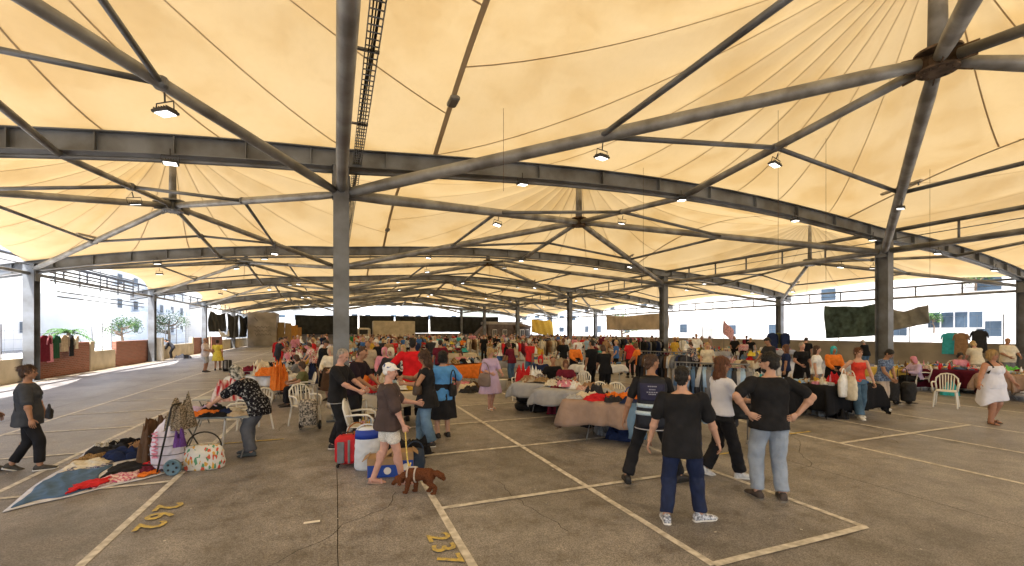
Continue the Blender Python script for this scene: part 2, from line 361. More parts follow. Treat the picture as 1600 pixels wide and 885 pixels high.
def beam_profile(mb, pts, hgt, wd, tf=.022, tw=.014):
    """I section swept along pts (in an XZ plane)"""
    for zc, w_, h_ in ((hgt/2, wd, tf), (-hgt/2, wd, tf), (0, tw, hgt-tf)):
        V = []; F = []
        for p in pts:
            x, y, z = p
            V += [(x, y-w_/2, z+zc-h_/2), (x, y+w_/2, z+zc-h_/2), (x, y+w_/2, z+zc+h_/2), (x, y-w_/2, z+zc+h_/2)]
        for i in range(len(pts)-1):
            for k in range(4): q = (k+1) % 4; F.append((i*4+k, i*4+q, (i+1)*4+q, (i+1)*4+k))
        F += [(3,2,1,0), tuple(4*(len(pts)-1)+k for k in range(4))]; mb.add(V, F)
def cross_beam(y, label):
    t = thing('cross_beam', label, 'roof beam', (0, y, 0), 0, 'curved steel beams across the hall')
    for nm, a, b in (('side_beam', XL-1.2, XA), ('main_beam', XA, XB), ('side_beam', XB, XR+1.2)):
        n = 20; pts = [(a+(b-a)*i/n, 0, zframe(a+(b-a)*i/n)) for i in range(n+1)]
        mb = MB(); beam_profile(mb, pts, .40, .26); mb.build(nm, steel_dark, t)
        ml = MB(); q = [(p[0], .0, p[2]-.30) for p in pts]; ml.path(q, .045, 8); ml.build('lower_pipe', steel_dark, t, True)
        st = MB()
        for i in range(1, n, 2): st.box((pts[i][0], 0, pts[i][2]), (.014, .23, .35))
        st.build('stiffener', steel_dark, t)
    return t
for k, y in enumerate(FR):
    if k == 0: continue
    cross_beam(y, 'curved steel I beam across the hall, %s of the columns' % names[k])
def zlong(x): return {XL: 4.35, XA: 5.3, XB: 5.2, XR: 4.0}[x]
for x, nm, gap, r in ((XL, 'over the left wall', .62, .07), (XA, 'above the left column line', .75, .115), (XB, 'above the right column line', .75, .10), (XR, 'over the right wall', .60, .07)):
    for k in range(6):
        y0 = FR[k]; z = zlong(x); L = PY-.46
        t = thing('edge_truss', 'twin pipe truss %s, bay %s from the camera' % (nm, ['nearest', 'second', 'third', 'fourth', 'fifth', 'sixth'][k]), 'truss', (x, y0+PY/2, z), 0, 'pipe trusses along the hall')
        MB().tube((0,-L/2,0), (0,L/2,0), r, n=14).build('bottom_chord', steel, t, True)
        MB().tube((0,-L/2,gap), (0,L/2,gap), r*.8, n=12).build('top_chord', steel_dark, t, True)
        MB().tube((0,-L/2,gap*.55), (0,L/2,gap*.55), .018, n=6).build('rail', steel_dark, t, True)
        for i in range(1, 6): MB().tube((0,-L/2+L*i/6,0), (0,-L/2+L*i/6,gap), .04, n=8).build('strut', steel_dark, t, True)

lamp_body = mat('lamp_housing', (.05,.05,.05), .5, .3, .1)
lamp_glow = bpy.data.materials.new('lamp_glow'); lamp_glow.use_nodes = True
_t, _b = nodes(lamp_glow); _b.inputs['Emission Color'].default_value = (1, .96, .88, 1); _b.inputs['Emission Strength'].default_value = 1.6; _b.inputs['Base Color'].default_value = (.8,.8,.8,1)
def make_flood():
    t = thing('floodlight', '', 'floodlight')
    mb = MB(); mb.bev((0,0,-.22), (.34,.26,.05), .012); [mb.box((-.13+.052*i,0,-.18), (.012,.22,.035)) for i in range(6)]
    mb.build('housing', lamp_body, t)
    MB().box((0,0,-.2505), (.26,.19,.008)).build('lens', lamp_glow, t)
    mb = MB(); mb.path([(-.18,0,-.2),(-.18,0,-.06),(.18,0,-.06),(.18,0,-.2)], .012, 6); mb.tube((0,0,-.06),(0,0,.1), .016, n=6); mb.build('bracket', lamp_body, t)
    return t
flood0 = make_flood(); flood_used = [False]
def flood(p, rz, label, tilt=(0, 0)):
    o = flood0 if not flood_used[0] else copy_tree(flood0); flood_used[0] = True
    o.location = p; o.rotation_euler = (tilt[0], tilt[1], rz); o.scale = (.82,.82,.9); tag(o, label, None, 'floodlights hung from the roof steel'); return o

def lerp(a, b, t): return Vector(a).lerp(Vector(b), t)
def roof_node(kind, k, yc, hx, hz, x0, x1, where):
    """six pipes meeting in a hub with a mast, tied in a ring"""
    y0, y1 = yc-PY/2, yc+PY/2
    t = thing('roof_pipe_star', 'pipe star with mast hub under the %s canopy, %s' % (where, ['above the camera', 'second from the front', 'third from the front', 'fourth from the front', 'fifth from the front', 'last before the far end'][k]), 'roof frame', (hx, yc, hz), 0, 'pipe stars holding up the canopies')
    H = Vector((0,0,0)); o = Vector((hx, yc, hz))
    big = kind == 'c'; rr = .132 if big else .095
    zc0 = {XL: 4.5, XA: 5.2, XB: 5.15, XR: 4.2}
    ends = [Vector((x, y, zc0[x])) - o for x, y in ((x0,y0),(x1,y0),(x1,y1),(x0,y1))]
    mids = [Vector((hx, y, zframe(hx)-.25)) - o for y in (y0, y1)]
    hub = MB(); hub.lathe([(.12,-.20),(.30,-.19),(.30,-.15),(.16,-.13),(.15,.10),(.34,.13),(.34,.17),(.15,.2)], n=20)
    for i in range(12): a = i*math.pi/6; hub.tube((.22*math.cos(a),.22*math.sin(a),-.215), (.22*math.cos(a),.22*math.sin(a),-.185), .018, n=6)
    for e in ends+mids:
        u = e.normalized(); hub.box(u*.34, (.44,.02,.26), rot=Matrix((u, Vector((-u.y,u.x,0)).normalized(), u.cross(Vector((-u.y,u.x,0)).normalized()))).transposed())
    hub.build('hub', rusty if big else steel_dark, t)
    mz = 9.0 if big else 8.1
    MB().path([(0,0,.15),(0,0,(mz-hz)*.75),(0,0,mz-hz)], [.15,.13,.09] if big else [.11,.09,.07], 14).build('mast', steel, t, True)
    node = []
    for e in ends:
        u = e.normalized(); a = u*.30; b = e - u*.22
        mid = (a+b)/2
        MB().path([a, a.lerp(b,.08), mid, a.lerp(b,.92), b], [rr*.8, rr, rr, rr, rr*.8], 14).build('strut', steel, t, True); node.append(mid)
    for e in mids:
        u = e.normalized(); MB().path([u*.30, e], [rr*.72]*2, 12).build('strut', steel, t, True); node.append(e/2)
    order = [0, 4, 1, 2, 5, 3]
    for i in range(6):
        a = node[order[i]]; b = node[order[(i+1) % 6]]; u = (b-a).normalized()
        MB().tube(a+u*.08, b-u*.08, .058 if big else .045, n=10).build('tie', steel_dark, t, True)
    for nd in node: MB().bev(nd, (.20,.20,.17), .03).build('clamp', steel_dark, t)
    if k < 5:
        fl = ['left front', 'right front', 'right rear', 'left rear', 'front', 'rear']
        for i, dz in ((3, .0), (5, .0), (2, 0.0), (4, 0)) if k == 0 else ((0, 0), (4, 0), (2, 0)) if k < 4 else ((4,0),):
            nd = node[i] + o; flood(nd + Vector((.05,0,-.22)), rnd.uniform(-.6,.6), 'floodlight on the %s pipe of the %s %s pipe star' % (fl[i], ['first', 'second', 'third', 'fourth', 'fifth'][k], where), (rnd.uniform(-.3,.3), rnd.uniform(-.25,.25)))
        # strip light on the rear-right pipe
        nd = node[2] + o if kind != 'l' else node[3]+o
        s = thing('strip_light', 'long pale strip light clamped on the pipe of the %s canopy star, %s' % (where, ['nearest', 'second', 'third', 'fourth', 'fifth'][k]), 'strip light', nd+Vector((0,0,.10)), R(70), 'strip lights on the roof pipes')
        MB().bev((0,0,.06), (1.3,.10,.07), .012).build('housing', mat('strip_housing', (.42,.38,.32), .6, 0, .15), s)
        MB().tube((-.55,0,-.05),(-.55,0,.03), .02, n=6).build('bracket', steel_dark, s)
    return o
fab = bpy.data.materials.new('roof_membrane'); fab.use_nodes = True; t = fab.node_tree
def membrane(m, refl, trans, mixf):
    t = m.node_tree; t.nodes.remove(t.nodes['Principled BSDF']); out = t.nodes['Material Output']
    di = t.nodes.new('ShaderNodeBsdfDiffuse'); tr = t.nodes.new('ShaderNodeBsdfTranslucent'); mx = t.nodes.new('ShaderNodeMixShader'); mx.inputs[0].default_value = mixf
    tc = t.nodes.new('ShaderNodeTexCoord'); n = t.nodes.new('ShaderNodeTexNoise'); n.inputs['Scale'].default_value = .5; n.inputs['Detail'].default_value = 6; n.inputs['Roughness'].default_value = .6
    t.links.new(tc.outputs['Object'], n.inputs['Vector'])
    r = ramp(t, [(.38, tuple(x*y for x, y in zip(trans, (.88,.82,.70)))), (.5, trans), (.64, tuple(min(1, x*y) for x, y in zip(trans, (1.04,1.07,1.15))))]); t.links.new(n.outputs['Fac'], r.inputs[0])
    n2 = t.nodes.new('ShaderNodeTexNoise'); n2.inputs['Scale'].default_value = 9; n2.inputs['Detail'].default_value = 8; n2.inputs['Roughness'].default_value = .75
    mp = t.nodes.new('ShaderNodeMapping'); mp.inputs['Scale'].default_value = (1.2,.9,1); t.links.new(tc.outputs['Object'], mp.inputs[0]); t.links.new(mp.outputs[0], n2.inputs['Vector'])
    r2 = ramp(t, [(.38, (.90,.885,.86)), (.56, (1,1,1))]); t.links.new(n2.outputs['Fac'], r2.inputs[0])
    mm = t.nodes.new('ShaderNodeMix'); mm.data_type = 'RGBA'; mm.blend_type = 'MULTIPLY'; mm.inputs[0].default_value = 1
    t.links.new(r.outputs[0], mm.inputs[6]); t.links.new(r2.outputs[0], mm.inputs[7]); t.links.new(mm.outputs[2], tr.inputs[0])
    di.inputs[0].default_value = (*refl, 1)
    t.links.new(di.outputs[0], mx.inputs[1]); t.links.new(tr.outputs[0], mx.inputs[2]); t.links.new(mx.outputs[0], out.inputs[0])
membrane(fab, (.66,.56,.42), (.87,.605,.265), .150)
seam_m = bpy.data.materials.new('membrane_seam'); seam_m.use_nodes = True; membrane(seam_m, (.52,.43,.31), (.66,.46,.23), .135)
belt_m = bpy.data.materials.new('membrane_belt'); belt_m.use_nodes = True; membrane(belt_m, (.44,.36,.25), (.45,.32,.17), .12)
def canopy(kind, k, yc, hx, x0, x1, where):
    y0, y1 = yc-PY/2, yc+PY/2; mz = 9.35 if kind == 'c' else 8.3
    # outline, counter-clockwise, denser near the seams
    pk = Vector((hx + (.15 if kind == 'c' else 0), yc, mz))
    def edge(x, y):
        z = zframe(x) + .26; v = (y-y0)/PY; s = math.sin(math.pi*max(0, min(1, v)))
        if kind == 'c': A = 1.25
        elif kind == 'l': A = .35 + .9*max(0, (x-x0)/(x1-x0))
        else: A = .35 + .9*max(0, (x1-x)/(x1-x0))
        # free outer edge is scalloped inwards
        if kind == 'l' and x == x0: x = x + 1.1*s
        if kind == 'r' and x == x1: x = x - .9*s
        return Vector((x, y, z + A*s**1.0))
    NS = 26 if kind == 'c' else 22; N = NS*6; per = []
    for i in range(N):
        a = 2*math.pi*(i/N) + .04; dx, dy = math.cos(a), math.sin(a)
        ts = []
        if dx > 1e-9: ts.append((x1-pk.x)/dx)
        if dx < -1e-9: ts.append((x0-pk.x)/dx)
        if dy > 1e-9: ts.append((y1-pk.y)/dy)
        if dy < -1e-9: ts.append((y0-pk.y)/dy)
        tt = min(ts); x = pk.x+dx*tt; y = pk.y+dy*tt
        if abs(x-x0) < 1e-4: x = x0
        if abs(x-x1) < 1e-4: x = x1
        per.append((x, y))
    cs = [(x0,y0),(x1,y0),(x1,y1),(x0,y1)]
    for c in cs:                                   # snap the nearest outline point to each corner
        i = min(range(N), key=lambda j: (per[j][0]-c[0])**2+(per[j][1]-c[1])**2); per[i] = c
    NR = 14; V = []; F = []; Mi = []
    def pt(i, j):
        r = .035 + (1-.035)*(j/NR)**1.0; e = edge(*per[i % N]); p = pk.lerp(e, r); p.z = e.z + (mz-e.z)*(1-r)**1.75
        p.z -= .10*math.sin(math.pi*r)*abs(math.sin(math.pi*((i % 6)/6.0)))*1.0
        return p
    W = .022
    mb = MB()
    for i in range(N):
        seam = (i % 6 == 0)
        for j in range(NR+1): V.append(pt(i, j))
    for i in range(N):
        q = (i+1) % N
        for j in range(NR): F.append((i*(NR+1)+j, q*(NR+1)+j, q*(NR+1)+j+1, i*(NR+1)+j+1))
    mb.add(V, F); mb.add([pt(i, 0)+Vector((0,0,.01)) for i in range(N)], [tuple(range(N))])
    c = mb.build('canopy', fab, None, True)
    tag(c, 'cream tent canopy peaked over the %s strip, %s' % (where, ['nearest overhead', 'second bay', 'third bay', 'fourth bay', 'fifth bay', 'far end bay', 'unseen behind the camera, added against sun'][k]), 'tent canopy', 'peaked membrane canopies')
    sm = MB()
    for i in range(0, N, 6):
        P = []
        for j in range(NR+1):
            p = pt(i, j); tdir = (pt(i+1, j)-pt(i-1, j)); tdir.z *= .5; tdir.normalize(); ww = W*(.45+.55*j/NR)
            P += [p - tdir*ww - Vector((0,0,.012)), p + tdir*ww - Vector((0,0,.012))]
        sm.add(P, [(2*j, 2*j+1, 2*j+3, 2*j+2) for j in range(NR)])
    tag(sm.build('welded_seams', seam_m, c), kind=None)
    if kind == 'c':
        for xx in (x0, x1):
            bl = MB(); P = []; n = 24
            for j in range(n+1):
                y = y0 + PY*j/n; e = edge(xx, y); P += [(xx-.055, y, e.z-.05), (xx+.055, y, e.z-.05)]
            bl.add(P, [(2*j, 2*j+1, 2*j+3, 2*j+2) for j in range(n)]); bl.build('ridge_belt', belt_m, c)
            if k < 3: MB().bev((xx, y1-1.9, edge(xx, y1-1.9).z-.14), (.20,.40,.11), .03).build('belt_clamp', steel, c)
    return c
for k in list(range(6)) + [-1]:  # last row is unseen, added behind the camera to stop sun leaking in
    yc = Y0 - PY/2 + PY*k
    for kind, hx, hz, x0, x1, cx0, cx1, where in (('l', -4.9, 6.09, XL, XA, XL-.25, 2.3, 'left'), ('c', 10.1, 6.9, XA, XB, 2.3, 17.9, 'middle'), ('r', 25.1, 5.95, XB, XR, 17.9, XR+1.15, 'right')):
        canopy(kind, k if k >= 0 else 6, yc, hx, cx0 - (1.2 if kind == 'l' and k >= 4 else 0), cx1, where)  # far left canopies are widened outwards so the concrete hut stays shaded
        if k >= 0: roof_node(kind, k, yc, hx, hz, x0, x1, where)
for k, y in enumerate(FR[1:], 1):
    for xi, x in enumerate((-7.2, -3.1, 4.6, 9.9, 14.9, 19.2, 23.5, 28) if k < 4 else (-3.1, 9.9, 19.2, 25)):
        flood(Vector((x, y-.18, zframe(x)-.20)), rnd.uniform(-.2,.2), 'lit floodlight under the %s curved beam, %s from its left end' % (['','nearest','second','third','fourth','fifth','last'][k], ['first','second','third','fourth','fifth','sixth','seventh','eighth'][xi]), (rnd.uniform(-.15,.15), rnd.uniform(-.15,.15)))
# cable tray
t = thing('cable_tray', 'long steel cable tray with cables beside the aisle columns under the roof', 'cable tray', (.47, 0, 5.95))
mb = MB()
for s in (-1, 1): mb.box((s*.09, 12, 0), (.012, 24, .06))
for i in range(160): mb.box((0, .1+i*.15, -.02), (.18,.014,.014))
mb.build('tray', steel_dark, t)
mb = MB()
for s in range(4):
    mb.path([(-.05+.03*s+.012*math.sin(i*.9+s), i*.8, .005+.01*(s%2)) for i in range(31)], .011, 5)
mb.build('cable', rubber, t)
mb = MB(); [mb.box((-.1, y, .03), (.42,.05,.03)) for y in (4.2, 6.6, 9.0, 11.4, 14)]; mb.build('hanger', steel_dark, t)
for (x, y, z0, z1), lb in zip(((7.3,9.4,3.4,6.2), (10.1,7.83,3.6,8.0), (12.4,8.2,3.4,8.4), (17.2,8.2,3.7,7.2), (3.2,8.6,4.9,6.6)), ('left of the big pipe star', 'below the front pipe', 'between the two big pipes', 'under the right pipe', 'near the ridge belt')):
    tag(MB().tube((0,0,z0), (0,0,z1), .0045, n=5).build('hanging_wire', rusty, loc=(x,y,0)), 'thin hanging wire %s of the roof' % lb, 'wire', 'thin wires hanging from the roof')
# louvre grille in the left truss
t = thing('roof_louvre', 'dark slatted louvre fixed in the truss above the left wall', 'louvre', (XL+.1, 29.2, 4.3))
for i in range(6): MB().box((0,0,-.1+.17*i), (.03,8.5,.07)).build('slat', steel_dark, t)
for i in range(5): MB().box((.05,-4+2*i,.3), (.04,.05,1.1)).build('upright', steel_dark, t)
for i in range(2): MB().box((0,1.0,-.75+.22*i), (.03,9.5,.05)).build('slat', steel_dark, t)
# ================================================================== PEOPLE
def V3(*a): return Vector(a)
def ik(a, b, l1, l2, hint):
    """joint between a and b"""
    d = b - a; L = min(d.length, (l1+l2)*.999); d = d.normalized()
    x = (l1*l1 - l2*l2 + L*L)/(2*L); h = math.sqrt(max(0, l1*l1 - x*x)); hn = Vector(hint); hn = hn - d*hn.dot(d)
    hn = hn.normalized() if hn.length > 1e-5 else Vector((1,0,0))
    return a + d*x + hn*h, a + d*L
def hand_geo(mb, wrist, d, palm_n, side, curl=.5, seg=6):
    """palm, four unequal bent fingers and a thumb; d = direction of the hand, palm_n = palm normal"""
    d = d.normalized(); n = (palm_n - d*palm_n.dot(d)).normalized(); s = d.cross(n)*side     # s points to the thumb side
    P = lambda a, b, c: wrist + d*a + s*b + n*c
    mb.loft([(P(-.03,0,0), s*.024, n*.019), (P(.0,0,0), s*.027, n*.017), (P(.03,.002,0), s*.038, n*.016), (P(.07,.001,0), s*.042, n*.014), (P(.092,0,0), s*.038, n*.010)], 10)
    for k, (off, L, r) in enumerate(((.030,.070,.0082), (.010,.080,.0085), (-.011,.074,.0082), (-.031,.058,.0072))):
        b = P(.082 - abs(off)*.15, off, 0); c1 = curl*(.7+.08*k); c2 = c1 + curl*.9; c3 = c2 + curl*.6
        dd = lambda c: d*math.cos(c) + n*math.sin(c)
        p1 = b + dd(c1)*L*.48; p2 = p1 + dd(c2)*L*.32; p3 = p2 + dd(c3)*L*.22
        mb.path([b-d*.012, b, p1, p2, p3, p3+dd(c3)*.004], [r, r, r*.95, r*.85, r*.68, r*.3], seg)
    b = P(.018, .026, .006); t1 = b + (d*.62 + s*.68 + n*.30).normalized()*.042; t2 = t1 + (d*.86 + s*.28 + n*.42).normalized()*.032
    mb.path([P(.004,.012,.004), b, t1, t2, t2+(d+n*.4).normalized()*.005], [.013, .0135, .0105, .0085, .004], seg)
def foot_geo(mb, ankle, toe, scale=1, h0=0):
    f = Vector((toe.x, toe.y, toe.z)).normalized(); u = Vector((0,0,1)); u = (u - f*f.dot(u)).normalized(); s = f.cross(u)
    b = ankle - u*.085*scale
    R_ = lambda a, w_, z, h_: (b + f*a*scale + u*z*scale, s*w_*scale, u*h_*scale)
    mb.loft([R_(-.065,.012,.025,.012), R_(-.055,.030,.035,.032), R_(-.01,.036,.045,.044), R_(.05,.038,.035,.034), R_(.11,.046,.025,.024), R_(.155,.044,.02,.018), R_(.18,.03,.016,.013), R_(.19,.012,.014,.008)], 10)

def figure(P):
    """joints of a pose in local space: x to the person's right, y forward, z up; built for 1.75 m then scaled"""
    J = {}; lean = R(P.get('lean', 0)); side = R(P.get('side', 0)); tw = R(P.get('twist', 0)); py = R(P.get('pyaw', 0))
    pel = V3(*P.get('pel', (0, 0, .94))); g = P.get('girth', 1.0)
    Rt = Matrix.Rotation(py+tw, 3, 'Z'); Rp = Matrix.Rotation(py, 3, 'Z')
    up = Matrix.Rotation(side, 3, 'Y') @ Matrix.Rotation(-lean, 3, 'X') @ V3(0,0,1); up2 = Matrix.Rotation(side, 3, 'Y') @ Matrix.Rotation(-lean*1.15, 3, 'X') @ V3(0,0,1)
    fr = Matrix.Rotation(-lean, 3, 'X') @ V3(0,1,0); rt = (Rt @ V3(1,0,0)); rt = (rt - up*rt.dot(up)).normalized(); fw = up.cross(rt).normalized(); prt = Rp @ V3(1,0,0); pfw = V3(0,0,1).cross(prt)
    J.update(pel=pel, up=up, rt=rt, fw=fw, prt=prt, pfw=pfw)
    J['waist'] = pel + up*.17; J['chest'] = pel + up*.36; J['sh'] = pel + up*.475; J['neck'] = pel + up*.52
    sw = P.get('shw', .185)
    nd = (up + V3(0,0,.6)).normalized() if lean > .3 else up
    hp = R(P.get('hpitch', 0)); hy = R(P.get('hyaw', 0))
    J['hc'] = J['neck'] + nd*.155 + fw*(.012 + .05*math.sin(hp))
    hf = Matrix.Rotation(hy, 3, 'Z') @ (V3(fw.x, fw.y, 0).normalized()); hf = hf*math.cos(hp) - V3(0,0,1)*math.sin(hp); J['hf'] = hf.normalized()
    J['hu'] = (V3(0,0,1) - J['hf']*J['hf'].z).normalized(); J['hr'] = J['hf'].cross(J['hu'])
    for s, k in ((1, 'r'), (-1, 'l')):
        sh = J['sh'] + rt*s*sw - up*.03; J['s'+k] = sh
        ht = P.get('h'+k)
        ht = V3(*ht) if ht else sh + V3(0,.05,-.53) + rt*s*.09
        eh = P.get('e'+k, (s*.5, -1, -.15)); e, wv = ik(sh, ht, .285, .255, eh); J['e'+k] = e; J['w'+k] = wv
        hd = P.get('hd'+k); J['hd'+k] = V3(*hd).normalized() if hd else (wv-e).normalized()
        pn = P.get('pn'+k); J['pn'+k] = V3(*pn) if pn else -rt*s
        hip = pel + prt*s*.092 - V3(0,0,.03); J['hip'+k] = hip
        ft = P.get('f'+k, (s*.11, 0, 0)); an = V3(ft[0], ft[1], ft[2]+.085)
        kh = P.get('k'+k, (s*.12, 1, 0)); kn, an = ik(hip, an, .43, .41, kh); J['k'+k] = kn; J['a'+k] = an
        ta = R(P.get('t'+k, -s*8)); J['t'+k] = Matrix.Rotation(ta, 3, 'Z') @ V3(0,1,P.get('tz'+k, 0))
    return J
def torso(mb, J, g, e, z0, z1, fem=False, belly=0, hemflare=0):
    """closed loft between spine heights z0 and z1 (pelvis = 0, shoulders = .475)"""
    pr = [(-.50,.19,.15),(-.35,.185,.145),(-.22,.18,.135),(-.10,.172,.125),(0,.168,.122),(.09,.155,.112),(.17,.146,.106),(.26,.155,.112),(.36,.168,.12),(.43,.172,.108),(.475,.150,.088),(.50,.105,.072),(.53,.060,.06)] if not fem else \
         [(-.50,.20,.155),(-.35,.195,.15),(-.22,.19,.142),(-.10,.182,.132),(0,.172,.122),(.09,.145,.104),(.17,.130,.096),(.26,.140,.106),(.36,.150,.118),(.43,.155,.100),(.475,.135,.08),(.50,.092,.066),(.53,.052,.052)]
    zs = sorted(set([z0] + [q[0] for q in pr if z0 < q[0] < z1] + [z1])); rings = []
    for z in zs:
        a = np.interp(z, [q[0] for q in pr], [q[1] for q in pr]); b = np.interp(z, [q[0] for q in pr], [q[2] for q in pr])
        gg = g if z < .40 else 1 + (g-1)*max(0, (.55-z)/.15)
        bl = belly*math.exp(-((z-.08)/.14)**2); fl = hemflare*max(0, (.15-z))
        k = max(0, min(1, (z+.05)/.3)); rt = J['prt'].lerp(J['rt'], k).normalized(); c = J['pel'] + (J['up'] if z > -.1 else J['up'])*z if z >= 0 else J['pel'] + V3(0,0,1)*z*(.6+.4*J['up'].z)
        fw = (J['up'] if z >= 0 else V3(0,0,1)).cross(rt).normalized()
        rings.append((c + fw*bl*.5, rt*(a*gg+e+fl), fw*(b*gg+e+fl+bl*.5)))
    mb.loft(rings, 18)
def limb(mb, a, b, r0, r1, t0=0, t1=1, n=12): mb.caps(a.lerp(b, t0), a.lerp(b, t1), r0, r1, n)

def body_geo(J, g, fem, P):
    mb = MB(); torso(mb, J, g, 0, -.08, .53, fem, P.get('belly', 0))
    if fem:
        for s in (-1, 1): mb.ell(J['pel']+J['up']*.325+J['rt']*s*.068+J['fw']*(.085*g), (.06*g,.055*g,.06*g))
    mb.caps(J['neck']-J['up']*.05, J['hc']-J['hu']*.04-J['hf']*.012, .056*(1+(g-1)*.5), .050, 12)
    hc, hf, hu, hr = J['hc'], J['hf'], J['hu'], J['hr']; RM = Matrix((hr, hf, hu)).transposed(); gf = 1+(g-1)*.35
    mb.ell(hc+hu*.025, (.074,.094,.092), RM); mb.ell(hc-hu*.035+hf*.020, (.060*gf,.068,.076), RM); mb.ell(hc-hu*.088+hf*.056, (.030*gf,.026,.022), RM)
    mb.caps(hc+hf*.088+hu*.012, hc+hf*.108-hu*.022, .009, .014, 8)                                  # nose
    mb.ell(hc+hf*.084+hu*.030, (.052,.014,.012), RM); mb.ell(hc+hf*.080-hu*.054, (.022,.018,.011), RM)  # brow, lips
    for s in (-1, 1): mb.ell(hc+hr*s*.077-hf*.004-hu*.008, (.010,.020,.032), RM); mb.ell(hc+hf*.062-hu*.014+hr*s*.034, (.024,.022,.022), RM)
    for k in 'rl':
        ga = 1+(g-1)*.7
        limb(mb, J['s'+k], J['e'+k], .050*ga, .041*ga); limb(mb, J['e'+k], J['w'+k], .042*ga, .026*(1+(g-1)*.3)); mb.ell(J['e'+k].lerp(J['w'+k], .25), (.046*ga,)*3)
        ls = P.get('ls', 1); limb(mb, J['hip'+k], J['k'+k], .088*ga*ls, .056*ga*ls); limb(mb, J['k'+k], J['a'+k], .054*ga*ls, .038*ga)
        kk, an = J['k'+k], J['a'+k]; bk = -(J['t'+k]); mb.ell(kk.lerp(an, .28)+bk*.018*ls, (.052*ga*ls,.052*ga*ls,.10))
        foot_geo(mb, an, J['t'+k])
    return mb
def trousers_geo(J, g, e, kind='trousers', fem=False):
    mb = MB(); torso(mb, J, g, e, -.10, .035, fem); ga = 1+(g-1)*.7
    for k in 'rl':
        hip, kn, an = J['hip'+k], J['k'+k], J['a'+k]
        if kind == 'shorts': mb.caps(hip, hip.lerp(kn, .55), .096*ga+e, .088*ga+e, 14)
        elif kind == 'knee': mb.caps(hip, hip.lerp(kn, .92), .096*ga+e, .072*ga+e, 14)
        else:
            fl = {'trousers': .018, 'loose': .030, 'flare': .044, 'slim': .006}[kind]; lo = kn.lerp(an, .93 if kind != 'slim' else .86)
            mb.caps(hip, kn, .094*ga+e, .062*ga+e+fl*.5, 14); d = (lo-kn)
            mb.path([kn-d*.1, kn, kn+d*.5, lo, lo+d*.02], [.05*ga, .062*ga+e+fl*.5, .054*ga+e+fl*.8, .048*ga+e+fl, .044*ga+e+fl], 14)
    mb.ell(J['pel']-V3(0,0,.07), (.10*g,.09*g,.08))
    return mb
def top_geo(J, g, e, sleeve, hem, fem, belly, flare=0, neck=.505):
    mb = MB(); torso(mb, J, g, e, hem, neck, fem, belly, flare); ga = 1+(g-1)*.7
    if fem:
        for s in (-1, 1): mb.ell(J['pel']+J['up']*.32+J['rt']*s*.066+J['fw']*(.088*g), (.066*g,.06*g,.068*g))
    for k in 'rl':
        s, el, wv = J['s'+k], J['e'+k], J['w'+k]
        if sleeve <= 0: continue
        if sleeve <= 1: mb.caps(s+(el-s)*.02, s.lerp(el, sleeve), .058*ga+e*.5, .045*ga+e*1.0, 12)
        else: mb.caps(s, el, .058*ga+e*.8, .045*ga+e*1.1, 12); mb.caps(el, el.lerp(wv, sleeve-1), .046*ga+e*.9, .032*ga+e, 12)
    return mb
def skirt_geo(J, g, z0, z1, r0, r1, seated=False, fem=True, folds=7, asym=0):
    mb = MB(); rings = []; n = 36; V = []; F = []; m = 9
    for i in range(m+1):
        z = z0+(z1-z0)*i/m; u = i/m; c = J['pel']+(J['up']*z if z > 0 else V3(0,0,z))
        for k in range(n):
            a = 2*math.pi*k/n; rr = r0+(r1-r0)*u**.8; rr *= 1+.07*u*math.sin(folds*a)+.03*u*math.sin(3*a+1)
            V.append(c + J['prt']*math.cos(a)*rr*1.12 + J['pfw']*math.sin(a)*rr*.85 - V3(0,0,asym*u*max(0,math.cos(a))**3))
    for i in range(m):
        for k in range(n): q = (k+1) % n; F.append((i*n+k, i*n+q, (i+1)*n+q, (i+1)*n+k))
    F.append(tuple(range(n-1,-1,-1))); F.append(tuple(m*n+k for k in range(n))); mb.add(V, F); return mb
